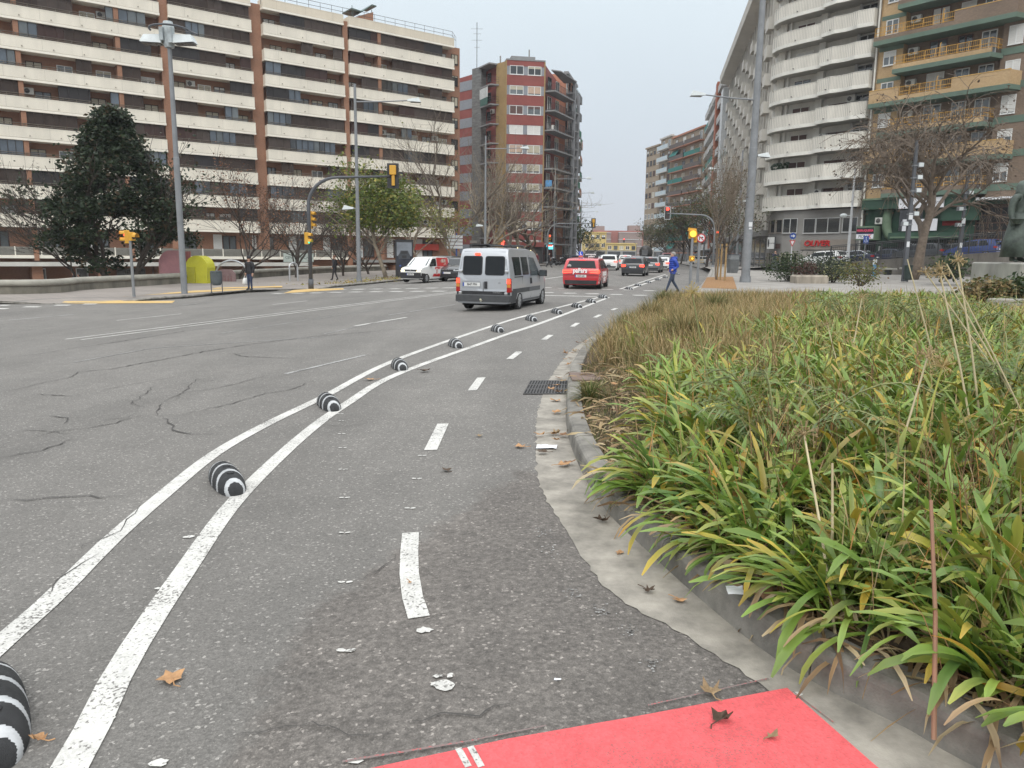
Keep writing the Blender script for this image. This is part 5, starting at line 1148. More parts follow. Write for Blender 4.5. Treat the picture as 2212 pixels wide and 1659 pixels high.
class Car:
    def __init__(s, name, label, cat, x, y, az, spec, body, group=None, z=None, scale=1.):
        s.p = spec; s.body = body
        s.r = thing(name, label, cat, (x, y, gz(x) if z is None else z), -math.radians(az), group, scale)
        s.r.location.z += .006
        s.build(body)
    # heights / widths of the shell
    def zt(s, y):
        t = s.p['st']; return interp([(a, b) for a, b in t], y)
    def wfac(s, y):
        L_ = s.p['L']/2; d = min(1, max(0, (L_-abs(y))/ .55)); return (s.p.get('nose', .88) if y > 0 else s.p.get('tail', .94))*(1-d)+d if True else 1
    def half(s, y, z):
        W_, b, T = s.p['W']*s.wfac(y), s.p['belt'], s.p['H']
        if z <= b: return W_*(.955+.045*smooth01((z-.2)/.35))*(1-.03*smooth01((z-.7)/.35))
        return W_*.97*(1-s.p.get('tumble', .17)*((z-b)/(T-b))**1.15)
    def ry(s, z):                    # rear surface at height z
        st = s.p['st']; y = st[0][0]
        for (a, b), (c, d) in zip(st, st[1:]):
            if b <= z <= d: return a+(c-a)*(z-b)/max(1e-6, d-b)
            if z < b: return a
        return st[0][0]
    def fy(s, z):
        st = s.p['st'][::-1]
        for (a, b), (c, d) in zip(st, st[1:]):
            if b <= z <= d: return a+(c-a)*(z-b)/max(1e-6, d-b)
            if z < b: return a
        return st[0][0]
    def build(s, paint_):
        p = s.p; ys = sorted({y for y, _ in p['st']}|set(np.linspace(-p['L']/2+.12, p['L']/2-.12, 15))); rings = []
        zb = p.get('zb', .24)
        for y in ys:
            zt_ = s.zt(y); zs = [zb, zb+.06, .45, .62, p['belt']-.07, p['belt'], p['belt']+(p['H']-p['belt'])*.45, p['belt']+(p['H']-p['belt'])*.8, p['H']-.035]
            h = []
            for z in zs:
                q = min(z, zt_-.02-.012*(zs.index(z) < 0)); h.append((s.half(y, q), q))
            w = s.half(y, zt_)-.10; top = [(max(.1, w+.035), zt_-.004), (w*.6, zt_+.012), (0, zt_+.018)]
            half_ = [(s.half(y, zb)*.8, zb-.02)]+h+top
            ring = [(x, y, z) for x, z in half_]+[(-x, y, z) for x, z in half_[::-1][1:]]
            rings.append(ring)
        mb = MB(); mb.smooth = True; mb.loft(rings); o = mb.build('body', paint_, s.r); o.data.set_sharp_from_angle(angle=math.radians(38)); s.bodyo = o
        # wheels
        for sx in (-1, 1):
            for yy in (-p['wb']/2+p.get('wo', 0), p['wb']/2+p.get('wo', 0)):
                s.wheel(sx, yy, p.get('wr', .315))
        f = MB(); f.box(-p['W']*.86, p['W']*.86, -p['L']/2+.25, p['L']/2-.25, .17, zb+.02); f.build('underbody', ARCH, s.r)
    def wheel(s, sx, y, r):
        p = s.p; X = s.half(y, .35)+.004; a = MB(); n = 18
        a.extrude([(y+(r+.055)*math.cos(2*PI*i/n), max(.19, r+(r+.055)*math.sin(2*PI*i/n))) for i in range(n)], 'x', X-.12, X); 
        if sx < 0: a.v = [(-q[0], q[1], q[2]) for q in a.v]; a.f = [f[::-1] for f in a.f]
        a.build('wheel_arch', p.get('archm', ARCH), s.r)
        w = MB(); w.smooth = True
        pr = [(r*.55, -.10), (r*.93, -.10), (r, -.07), (r, .07), (r*.93, .10), (r*.66, .105)]
        vs = [((X-.085+h)*sx, y+q*math.cos(2*PI*k/20), r+q*math.sin(2*PI*k/20)) for q, h in pr for k in range(20)]
        fs = [(i*20+k, i*20+(k+1) % 20, (i+1)*20+(k+1) % 20, (i+1)*20+k) for i in range(5) for k in range(20)]
        w.add(vs, [f if sx < 0 else f[::-1] for f in fs]); t = w.build('wheel', TYRE, s.r); t.data.set_sharp_from_angle(angle=math.radians(40))
        m = MB(); n = p.get('spokes', 6); xo = (X+.012)*sx
        m.m = 1; m.cyl(((X-.02)*sx, y, r), ((X+.004)*sx, y, r), r*.66, n=20); m.m = 0
        for k in range(n):
            w_ = 2*PI*k/n; a_ = .22 if n < 9 else .12
            pts = [(y+r*.14*math.cos(w_-.8), r+r*.14*math.sin(w_-.8)), (y+r*.62*math.cos(w_-a_), r+r*.62*math.sin(w_-a_)), (y+r*.62*math.cos(w_+a_), r+r*.62*math.sin(w_+a_)), (y+r*.14*math.cos(w_+.8), r+r*.14*math.sin(w_+.8))]
            m.extrude(pts, 'x', (X+.002)*sx, xo)
        m.cyl(((X)*sx, y, r), ((X+.016)*sx, y, r), r*.2, n=10)
        for k in range(20):
            a_, b_ = 2*PI*k/20, 2*PI*(k+1)/20
            m.add([((X+.01)*sx, y+r*q*math.cos(w_), r+r*q*math.sin(w_)) for w_ in (a_, b_) for q in (.60, .68)], [(0, 1, 3, 2)])
        m.build('rim', [p.get('rim', RIM), RIMD], t)
    def side(s, name, poly, m, sx=None, e=.006, parent=None):   # patch lying on the flank, poly in (y, z)
        p = s.p; cells = [list(poly)]
        def cut(P_, ax, v, sg):
            R = []
            for i in range(len(P_)):
                a, b = P_[i], P_[(i+1) % len(P_)]; da, db = (a[ax]-v)*sg, (b[ax]-v)*sg
                if da >= 0: R.append(a)
                if (da > 0) != (db > 0) and abs(da-db) > 1e-9 and da*db < 0: t = da/(da-db); R.append((a[0]+(b[0]-a[0])*t, a[1]+(b[1]-a[1])*t))
            return R
        for ax, v in [(0, -p['L']/2+.55), (0, p['L']/2-.55), (1, p['belt']), (1, p['belt']+.4*(p['H']-p['belt'])), (1, .45)]:
            n = []
            for c in cells:
                for sg in (1, -1):
                    r = cut(c, ax, v, sg)
                    if len(r) > 2: n.append(r)
            cells = n
        for q in ((sx,) if sx else (-1, 1)):
            mb = MB()
            for c in cells:
                P_ = [(q*(s.half(y, z)+e), y, z) for y, z in c]; mb.poly(P_ if q > 0 else P_[::-1])
            P_ = [(q*(s.half(y, z)+e), y, z) for y, z in poly]; c = [(q*(s.half(y, z)-.03), y, z) for y, z in poly]; n = len(poly)
            mb.add(P_+c, [(i, (i+1) % n, n+(i+1) % n, n+i) for i in range(n)]); o = mb.build(name, m, parent or s.r)
        return o
    def rear(s, name, poly, m, e=.006, parent=None, d=.03):     # patch on the tail, poly in (x, z)
        mb = MB(); P_ = [(x, s.ry(z)-e, z) for x, z in poly]; c = [(x, s.ry(z)+d, z) for x, z in poly]; n = len(poly)
        mb.poly(P_); mb.add(P_+c, [(i, (i+1) % n, n+(i+1) % n, n+i) for i in range(n)]); return mb.build(name, m, parent or s.r)
    def front(s, name, poly, m, e=.006, parent=None, d=.03):
        mb = MB(); P_ = [(x, s.fy(z)+e, z) for x, z in poly]; c = [(x, s.fy(z)-d, z) for x, z in poly]; n = len(poly)
        mb.poly(P_[::-1]); mb.add(P_+c, [(i, (i+1) % n, n+(i+1) % n, n+i) for i in range(n)]); return mb.build(name, m, parent or s.r)
    def plate(s, txt, z, back=True, x=0., w=.52):
        h = .11; y = (s.ry(z)-.02) if back else (s.fy(z)+.02); sg = -1 if back else 1
        mb = MB(); mb.box(x-w/2, x+w/2, y, y-sg*.02, z, z+h); mb.m = 1; mb.box(x-w/2*(1 if back else -1), x-(w/2-.045)*(1 if back else -1), y+sg*.002, y-sg*.01, z, z+h)
        o = mb.build('number_plate', [PLATE, PBLUE], s.r)
        if txt: text('plate_lettering', txt, .105, INK, o, (x+.02*(1 if back else -1), y+sg*.003, z+h/2), (PI/2, 0, 0 if back else PI), depth=.001, sx=.82, bold=.002)
        return o
    def mirrors(s, y, z, m, big=1.):
        for q in (-1, 1):
            x = s.half(y, z); mb = MB(); mb.m = 0; mb.bevbox(q*(x+.02) if q > 0 else -(x+.02+.19*big), (x+.02+.19*big) if q > 0 else -(x+.02), y-.07, y+.07, z, z+.16*big, .025); mb.box(q*(x-.02), q*(x+.05), y-.03, y+.03, z+.02, z+.07)
            mb.m = 1; mb.box(q*(x+.045), q*(x+.185*big), y-.078, y-.071, z+.02, z+.14*big); mb.build('wing_mirror', [m, CGLL], s.r)
HATCH = dict(L=4.26, W=.895, H=1.455, wb=2.63, belt=.93, wo=.03, st=[(-2.13, .50), (-2.125, .82), (-2.06, .96), (-1.80, 1.335), (-1.58, 1.405), (-1.0, 1.44), (-.2, 1.455), (.35, 1.41), (1.12, 1.0), (1.75, .86), (2.04, .74), (2.13, .52)])
SUV = dict(L=4.4, W=.91, H=1.60, wb=2.65, belt=1.05, st=[(-2.2, .55), (-2.195, .95), (-2.1, 1.12), (-1.86, 1.47), (-1.6, 1.54), (-.8, 1.59), (0, 1.60), (.45, 1.54), (1.2, 1.12), (1.85, 1.0), (2.13, .86), (2.2, .6)], wr=.345)
COUPE = dict(L=4.6, W=.9, H=1.40, wb=2.8, belt=.92, st=[(-2.3, .5), (-2.28, .86), (-2.1, 1.0), (-1.75, 1.04), (-.85, 1.35), (-.3, 1.40), (.15, 1.36), (1.0, .98), (1.9, .82), (2.22, .7), (2.3, .5)])
SALOON = dict(L=4.5, W=.88, H=1.46, wb=2.65, belt=.95, st=[(-2.25, .5), (-2.23, .9), (-2.1, 1.03), (-1.7, 1.07), (-1.05, 1.36), (-.3, 1.46), (.25, 1.40), (1.05, 1.0), (1.9, .86), (2.18, .74), (2.25, .5)])
MINI = dict(L=4.1, W=.86, H=1.58, wb=2.6, belt=1.0, st=[(-2.05, .5), (-2.04, .95), (-1.95, 1.3), (-1.8, 1.52), (-.6, 1.58), (.2, 1.53), (1.15, 1.02), (1.7, .9), (1.98, .78), (2.05, .5)])
def glazing(c, rear=True, gl=CGL):
    p = c.p; b, T = p['belt']+.03, p['H']-.10; st = p['st']
    yr = c.ry(p['H']-.13); yf = c.fy(p['H']-.13); ybf = c.fy(b); ybr = c.ry(b)
    y0 = max(ybr+.28, -p['L']/2+.42); m = (y0+yf)*.5-.08
    a = [(y0+.12, b), (m-.05, b), (m-.05, T-.01), (max(yr+.14, y0+.32), T-.03)]
    c.side('side_window', a, gl); c.side('side_window', [(m+.05, b), (ybf-.28, b), (ybf-.42, b+.10), (yf-.02, T-.03), (m+.05, T-.01)], gl)
    w = c.half(0, b)
    c.front('windscreen', [(-w*.84, b+.01), (w*.84, b+.01), (w*.72, p['H']-.10), (-w*.72, p['H']-.10)], gl, e=.034)
    if rear: return c.rear('rear_window', [(-w*.80, b+.03), (w*.80, b+.03), (w*.68, p['H']-.14), (-w*.68, p['H']-.14)], gl, e=.034)
def door_lines(c):
    p = c.p; m = MB(); b = p['belt']
    for y in (-.45, .55, -1.05) if p['L'] > 4 else (.5,):
        for q in (-1, 1):
            zz = np.linspace(.36, b, 6); pts = [(q*(c.half(y, z)+.004), y, z) for z in zz]; pt2 = [(q*(c.half(y, z)+.004), y+.012, z) for z in zz]
            for i in range(5): m.poly([pts[i], pt2[i], pt2[i+1], pts[i+1]])
    m.build('door_seams', SEAM, c.r)
    for y in (-.95, .05):
        for q in (-1, 1):
            x = c.half(y, .84); h = MB(); h.box(q*(x-.005), q*(x+.03), y, y+.17, .83, .855); h.build('door_handle', c.body, c.r)
def tails(c, z0, z1, x0, on=True, third=True):
    p = c.p; w = c.half(c.ry(z0)+.02, z0)
    for q in (-1, 1):
        c.rear('tail_lamp', [(q*x0, z0+.02), (q*(w-.01), z0), (q*(w-.015), z1), (q*x0, z1-.02)][::q], TLON if on else TLR, e=.012)
        c.side('tail_lamp', [(c.ry(z0)+.0, z0), (c.ry(z0)+.22, z0+.05), (c.ry(z1)+.16, z1), (c.ry(z1)+.0, z1)], TLON if on else TLR, q, .008)
    if third: c.rear('brake_lamp', [(-.17, p['H']-.115), (.17, p['H']-.115), (.17, p['H']-.085), (-.17, p['H']-.085)], TLON if on else TLR, e=.03)
def bumper(c, z0, z1, m, front=False):
    w = c.half(0, .4)
    (c.front if front else c.rear)('bumper_insert', [(-w*.82, z0), (w*.82, z0), (w*.86, z1), (-w*.86, z1)], m, e=.012)
def generic(name, label, cat, x, y, az, spec, col, on=True, plate='', group=None, z=None, scale=1., facing=False, dark_low=True):
    c = Car(name, label, cat, x, y, az, spec, col, group, z, scale); glazing(c); door_lines(c); h = spec['belt']
    tails(c, h-.24, h-.06, .52, on); bumper(c, .27, .45, BPL)
    c.plate(plate, .62 if spec is not COUPE else .5); c.mirrors(c.fy(h+.1)-.45, h+.02, col)
    w = c.half(c.fy(.7)-.05, .7)
    for q in (-1, 1): c.front('headlamp', [(q*.42, .62), (q*(w-.02), .64), (q*(w-.04), .76), (q*.46, .73)][::q], HLOFF, e=.012)
    c.front('grille', [(-.38, .58), (.38, .58), (.42, .72), (-.42, .72)], BPL, e=.01); bumper(c, .27, .42, BPL, True); c.plate('', .45, False)
    return c
# ---- silver van, nearest vehicle
VAN = dict(L=4.44, W=.905, H=1.93, wb=2.82, belt=1.08, wo=.10, tumble=.155, tail=.965, wr=.31, spokes=7, zb=.26, archm=BPL,
           st=[(-2.22, 1.02), (-2.12, 1.76), (-2.03, 1.90), (-1.6, 1.93), (0, 1.93), (.62, 1.87), (.85, 1.80), (1.50, 1.20), (2.05, 1.0), (2.18, .82), (2.22, .5)])
SIL = mat('paint_silver', (.46, .475, .495), .3, .05, .8, spec=.6, coat=.5, metal=.45)
az = math.radians(17); vx, vy = -.60+math.sin(az)*1.22, 22.45+math.cos(az)*1.22
V = Car('van', 'silver passenger van with a roof rack seen from behind in the road', 'van', vx, vy, 17, VAN, SIL, z=gz(vx)-.03, scale=.925)
V.rear('rear_door', [(-.80, .56), (-.012, .56), (-.012, 1.83), (-.66, 1.83), (-.72, 1.6), (-.79, 1.05)], SIL, e=.014); V.rear('rear_door', [(.012, .56), (.80, .56), (.79, 1.05), (.72, 1.6), (.66, 1.83), (.012, 1.83)], SIL, e=.014)
def rounded(x0, x1, z0, z1, r, sk=0.):
    P_ = []
    for cx, cz, a in ((x1-r, z0+r, -90), (x1-r, z1-r, 0), (x0+r, z1-r, 90), (x0+r, z0+r, 180)):
        for i in range(4): t = math.radians(a+30*i); x, z = cx+r*math.cos(t), cz+r*math.sin(t); P_.append((x*(1-sk*(z-z0)), z))
    return P_
for q in (-1, 1):
    g_ = rounded(.07, .655, 1.13, 1.66, .06, .03); g_ = g_ if q > 0 else [(-x, z) for x, z in g_][::-1]
    h_ = rounded(.045, .68, 1.105, 1.685, .07, .03); h_ = h_ if q > 0 else [(-x, z) for x, z in h_][::-1]
    s_ = V.rear('rear_window', h_, BPL, e=.018); V.rear('pane', g_, CGL, e=.024, parent=s_)
    V.rear('tail_lamp', [(q*.755, .60), (q*.885, .60), (q*.875, 1.02), (q*.765, 1.02)][::q], TLR, e=.02)
    V.rear('brake_lamp', [(q*.765, .86), (q*.878, .86), (q*.872, 1.0), (q*.768, 1.0)][::q], TLON, e=.026); V.rear('indicator', [(q*.763, .745), (q*.88, .745), (q*.878, .845), (q*.765, .845)][::q], AMB, e=.026)
    V.side('tail_lamp', [(V.ry(.7)+.0, .60), (V.ry(.7)+.10, .60), (V.ry(.7)+.11, 1.01), (V.ry(1.)+.0, 1.01)], TLR, q, .01)
    for z in (.52, 1.18): m = MB(); m.bevbox(q*.74-.06, q*.74+.06, V.ry(z)-.055, V.ry(z)+.0, z, z+.075, .015); m.build('hinge', CHROME, V.r)
m = MB(); m.bevbox(-.885, .885, -2.31, -2.0, .30, .52, .03); m.build('rear_bumper', GPL, V.r)
V.rear('bumper_insert', [(-.86, .50), (.86, .50), (.865, .62), (-.865, .62)], BPL, e=.018)
V.rear('brake_lamp', rounded(-.30, -.12, 1.70, 1.775, .03), TLON, e=.03)
V.rear('plate_recess', rounded(-.70, -.08, .70, .93, .05), mat('paint_silver_recess', (.30, .31, .325), .4, .05), e=.016)
o = V.plate('3647 FFH', .765, True, -.385, .56)
m = MB(); m.bevbox(.035, .13, V.ry(.8)-.035, V.ry(.8)+.01, .70, .92, .012); m.build('door_handle', BPL, V.r)
text('badge_lettering', 'PEUGEOT', .085, BPL, V.r, (-.40, V.ry(.6)-.016, .585), (PI/2, 0, 0), depth=.004, sx=1.15); text('badge_lettering', 'EXPERT', .07, CHROME, V.r, (.46, V.ry(.6)-.016, .585), (PI/2, 0, 0), depth=.004, sx=1.2)
text('badge_lettering', 'HDi', .045, CHROME, V.r, (.52, V.ry(.86)-.016, .88), (PI/2, 0, 0), depth=.003)
m = MB(); m.box(-.004, .004, V.ry(.56)-.017, V.ry(.5), .5, .9); m.build('door_seam', SEAM, V.r)
V.side('side_window', [(-1.78, 1.10), (-1.08, 1.10), (-1.10, 1.66), (-1.86, 1.66)], CGL); V.side('side_window', [(-.92, 1.10), (-.22, 1.10), (-.24, 1.66), (-.94, 1.66)], CGL); V.side('side_window', [(-.06, 1.06), (.98, 1.06), (1.02, 1.18), (.55, 1.64), (-.06, 1.66)], CGLL)
V.side('runner_slot', [(-1.8, 1.035), (-.9, 1.035), (-.9, 1.065), (-1.8, 1.065)], BPL)
V.side('side_moulding', [(-2.0, .56), (-.2, .56), (-.2, .70), (-2.0, .70)], GPL); V.side('side_moulding', [(-.15, .56), (1.1, .56), (1.1, .70), (-.15, .70)], mat('mid_grey_plastic', (.11, .115, .12), .6, .1))
V.side('lower_quarter', [(-2.1, .27), (-1.72, .27), (-1.6, .56), (-2.1, .66)], GPL); V.side('side_sill', [(-.9, .27), (1.1, .27), (1.1, .34), (-.9, .34)], MATS['mid_grey_plastic'])
V.side('door_handle', [(.02, .80), (.07, .80), (.07, .99), (.02, .99)], BPL, e=.02); V.side('door_handle', [(-.10, .80), (-.05, .80), (-.05, .99), (-.10, .99)], BPL, e=.02)
V.side('door_seam', [(-.018, .36), (-.006, .36), (-.006, 1.72), (-.018, 1.72)], SEAM); V.side('door_seam', [(-.998, .36), (-.986, .36), (-.986, 1.06), (-.998, 1.06)], SEAM); V.side('door_seam', [(1.09, .4), (1.10, .4), (1.10, 1.06), (1.09, 1.06)], SEAM)
V.front('windscreen', [(-.72, 1.24), (.72, 1.24), (.64, 1.78), (-.64, 1.78)], CGLL); V.mirrors(1.02, 1.02, BPL, 1.35)
m = MB()
for y in (-1.5, -.3):
    m.tube([(-.70, y, 1.93), (-.70, y, 2.0), (.70, y, 2.0), (.70, y, 1.93)], .022, 6)
for x in (-.62, .62): m.tube([(x, -1.75, 2.02), (x, 0, 2.02)], .018, 6)
m.box(-.6, -.05, -1.8, -.1, 2.02, 2.05)
m.build('roof_rack', DKMET, V.r)
m = MB(); m.cyl((-.02, -2.3, .33), (-.02, -2.42, .33), .02, n=6); m.ball((-.02, -2.42, .37), .035, .035, .035, 8, 6); m.build('tow_ball', mat('pale_cap', (.5, .48, .36), .5, .1), V.r)
# ---- red driving-school hatchback
REDP_ = paint('red', (.46, .018, .024), .25); az = math.radians(13); gx, gy = 3.32+math.sin(az)*1.28, 36.4+math.cos(az)*1.28
H_ = Car('hatchback', 'red driving-school hatchback with white lettering and an L sign on its roof', 'car', gx, gy, 13, HATCH, REDP_, z=-.015)
glazing(H_, gl=CGL); door_lines(H_); tails(H_, .74, .90, .42, True); bumper(H_, .24, .42, BPL); H_.mirrors(.75, .96, BPL); H_.plate('9607 LBK', .56)
WLET = mat('white_vinyl', (.80, .78, .76), .5, .03)
H_.rear('hatch_seam', [(-.66, .70), (.66, .70), (.66, .708), (-.66, .708)], SEAM); H_.rear('bumper_crease', [(-.8, .66), (.8, .66), (.8, .68), (-.8, .68)], paint('dark_red', (.25, .01, .014)), e=.02)
text('vinyl_lettering', 'pallars', .30, WLET, H_.r, (-.04, H_.ry(.85)-.012, .86), (PI/2-.12, 0, 0), depth=.002, bold=.008, sx=.86)
text('vinyl_lettering', 'autoescola', .40, WLET, H_.r, (H_.half(-.3, .72)+.012, -.28, .73), (PI/2-.0, 0, PI/2), depth=.003, bold=.008, sx=.95)
text('vinyl_lettering', 'pallars', .34, WLET, H_.r, (H_.half(-.1, .42)+.014, -.2, .45), (PI/2, 0, PI/2), depth=.003, bold=.008, sx=.95)
m = MB(); m.cyl((-.55, H_.ry(1.06)-.04, 1.075), (-.55, H_.ry(1.06)-.05, 1.07), .085, n=14); o = m.build('round_sticker', WLET, H_.r); text('sticker_letter', 'K', .13, INK, o, (-.55, H_.ry(1.06)-.053, 1.07), (PI/2-.5, 0, 0), depth=.001)
m = MB(); m.box(-.27, -.07, -1.05, -1.0, 1.47, 1.74); m.m = 1; m.box(-.27, -.07, -1.055, -1.049, 1.48, 1.55); o = m.build('learner_plate', [mat('learner_blue', (.02, .10, .62), .4, 0), mat('learner_orange', (.7, .16, .07), .5, 0)], H_.r); text('learner_letter', 'L', .19, WLET, o, (-.17, -1.058, 1.645), (PI/2, 0, 0), depth=.001, bold=.005)
m = MB(); m.hexa([(-.03, -1.0, 1.44), (.62, -1.0, 1.44), (.62, -.55, 1.46), (-.03, -.55, 1.46)], [(0, -.92, 1.68), (.57, -.92, 1.66), (.57, -.62, 1.68), (0, -.62, 1.69)]); o = m.build('roof_sign', BPL, H_.r)
text('sign_lettering', 'autoescola', .115, WLET, o, (.29, -.965, 1.61), (PI/2-.33, 0, 0), depth=.001, bold=.002); text('sign_lettering', 'pallars', .115, WLET, o, (.33, -.99, 1.515), (PI/2-.33, 0, 0), depth=.001, bold=.002)
m = MB(); m.cyl((-.04, H_.ry(.82)-.03, .80), (-.04, H_.ry(.82)-.01, .80), .05, n=12); m.build('round_badge', CHROME, H_.r)
# ---- white delivery van with red graphics, facing the camera on the far side
PANDA = dict(L=3.55, W=.79, H=1.58, wb=2.3, belt=.98, tumble=.12, wr=.29, tail=.96, nose=.9, st=[(-1.77, .5), (-1.75, 1.0), (-1.66, 1.5), (-1.4, 1.57), (-.3, 1.58), (.30, 1.53), (.98, 1.02), (1.5, .93), (1.72, .80), (1.77, .5)])
WHP = paint('white', (.72, .72, .70)); az = math.radians(205); px, py = -6.0-math.sin(az)*1.15, 47.2-math.cos(az)*1.15
D = Car('delivery_van', 'small white delivery van with red printed panels and lit headlamps', 'van', px, py, 205, PANDA, WHP, z=gz(px)+.01)
D.side('side_window', [(-.05, 1.0), (.78, 1.0), (.74, 1.08), (.38, 1.45), (-.05, 1.47)], CGL); D.front('windscreen', [(-.66, 1.04), (.66, 1.04), (.56, 1.47), (-.56, 1.47)], CGLL)
D.side('red_panel', [(-1.62, .98), (-.12, .98), (-.12, 1.52), (-1.55, 1.52)], paint('scarlet', (.50, .03, .03))); D.side('red_panel', [(-.45, .36), (.45, .36), (.10, .96), (-.45, .96)], MATS['paint_scarlet'])
D.side('pale_panel', [(-1.62, .36), (-1.3, .36), (-.47, .36), (-.47, .96), (-1.62, .96)], mat('pink_print', (.62, .38, .36), .4, .5, 7.))
D.side('print_shape', [(-1.2, 1.1), (-.7, 1.05), (-.6, 1.35), (-.9, 1.46), (-1.25, 1.4)], mat('beige_print', (.55, .40, .33), .4, .5, 9.)); D.side('print_shape', [(-.15, .5), (.05, .5), (.02, .9), (-.2, .85)], MATS['pink_print'])
for q in (-1, 1): D.front('headlamp', [(q*.42, .70), (q*.70, .70), (q*.69, .87), (q*.45, .86)][::q], HLON, e=.02)
D.front('grille', [(-.42, .70), (.42, .70), (.44, .80), (-.44, .80)], BPL, e=.015); D.front('bumper', [(-.71, .27), (.71, .27), (.72, .62), (-.72, .62)], BPL, e=.03, d=.2); D.plate('0696 HCL', .46, False)
D.front('bonnet_logo', [(-.02+.26*math.cos(2*PI*i/14), .965+.022*math.sin(2*PI*i/14)) for i in range(14)], mat('logo_pink', (.65, .12, .12), .4, 0)); D.mirrors(.66, 1.0, BPL); D.side('bumper_side', [(1.3, .27), (1.7, .27), (1.66, .60), (1.3, .56)], BPL)
m = MB(); m.cyl((0, D.fy(.75)+.02, .75), (0, D.fy(.75)+.035, .75), .05, n=10); m.build('round_badge', CHROME, D.r)
def facing(name, label, x, y, az, spec, col, grl, plate):
    c = generic(name, label, 'car', x, y, az, spec, col, False, plate, z=gz(x))
    c.front('grille', [(-.45, .40), (.45, .40), (.45, .66), (-.45, .66)], BPL, e=.02)
    m = MB(); y0 = c.fy(.72)+.02; m.tube([(-.5, y0-.02, .72), (0, y0+.03, .70), (.5, y0-.02, .72)], .018, 5); m.build('chrome_trim', grl, c.r); return c
BLKP = paint('black', (.018, .019, .021))
facing('car', 'black car with chrome nose behind the white delivery van', -4.95, 55.8, 203, SUV, BLKP, CHROME, '6486 KJD'); facing('car', 'black car mostly hidden behind the silver van', -3.45, 50.2, 200, HATCH, BLKP, CHROME, '')
# ---- the queue ahead
QG = 'cars waiting in the queue along the avenue'
generic('hatchback', 'black hatchback braking in the queue beside the line of lane bumps', 'car', 9.25+.33, 59+1.25, 15, HATCH, BLKP, True, '7879 HRZ', QG)
generic('car', 'white crossover with a black tailgate spoiler ahead of the red hatchback', 'car', 10.1, 80.5, 11, SUV, WHP, True, '2136 KMV', QG)
GREP = paint('grey', (.13, .135, .14))
generic('hatchback', 'grey hatchback half hidden by the black hatchback in the queue', 'car', 13.1, 72.5, 16, HATCH, GREP, True, '', QG); generic('car', 'white coupe with lit tail lamps farther up the queue', 'car', 16.4, 84.5, 16, COUPE, WHP, True, '', QG)
generic('car', 'dark grey off-roader in front of the white coupe', 'car', 19.1, 97, 14, SUV, GREP, False, '', QG)
generic('car', 'white hatchback with red brake lamps behind the white crossover', 'car', 14.2, 97, 12, MINI, WHP, True, '', QG); generic('car', 'dark car with red brake lamps ahead of the grey hatchback', 'car', 17.0, 104, 12, HATCH, BLKP, True, '', QG); generic('car', 'red car with lit lamps in the middle of the queue', 'car', 17.7, 112, 12, HATCH, REDP_, True, '', QG)
RV = dict(VAN); generic('van', 'dark red van at the head of the right-hand lane', 'van', 22.3, 111, 13, RV, paint('maroon', (.17, .02, .03)), False, '', QG)
generic('car', 'pale car crossing at the far end of the avenue', 'car', 22., 184, 60, SALOON, WHP, False, ''); generic('car', 'dark blue car parked by the motorcycles under the red block', 'car', 8.9, 107.5, 190, HATCH, paint('navy', (.02, .03, .07)), False, '')
c = generic('taxi', 'white and yellow taxi standing beyond the amber signals', 'taxi', 31.4, 130, -70, SUV, WHP, False, '', z=.13, scale=.85); c.side('yellow_door', [(-1.0, .4), (.6, .4), (.6, .98), (-1.0, .98)], paint('taxi_yellow', (.65, .40, .04)))
# concrete mixer
mx0 = thing('cement_mixer', 'black and white cement mixer lorry beyond the queue of cars', 'lorry', (20.3, 118, 0), -math.radians(13), scale=.86)
m = MB(); m.box(-1.2, 1.2, -3.4, 3.6, .8, 1.1); m.build('chassis', BPL, mx0); m = MB(); m.bevbox(-1.2, 1.2, 2.4, 4.2, 1., 3.0, .12); m.build('cab', WHP, mx0)
m = MB(); m.smooth = True; rr = [(.35, -3.6), (.8, -3.2), (1.15, -1.6), (1.2, -.2), (.95, 1.4), (.6, 2.0)]
m.loft([[(q*math.cos(2*PI*k/16), y, 2.25-.10*y+q*math.sin(2*PI*k/16)) for k in range(16)] for q, y in rr]); m.build('drum', mat('drum_grey', (.07, .065, .06), .6, .3, 1.5), mx0)
m = MB(); m.loft([[(x*.5, -3.4-.5*i, 2.9-.55*i) for x in (-1, 1)]+[(x*.4, -3.3-.5*i, 2.7-.55*i) for x in (1, -1)] for i in range(3)]); m.tube([(-.9, -3.3, 1.0), (-.5, -3.4, 2.6), (.5, -3.4, 2.6), (.9, -3.3, 1.0)], .07, 5); m.tube([(-.8, -3.45, 2.3), (0, -3.5, 1.7), (.8, -3.45, 2.3)], .09, 5); m.build('chute', GPL, mx0)
for x in (-1.05, 1.05):
    for y in (-2.4, -1.2, 3.0): m = MB(); m.cyl((x-.15, y, .5), (x+.15, y, .5), .5, n=16); m.build('wheel', TYRE, mx0)
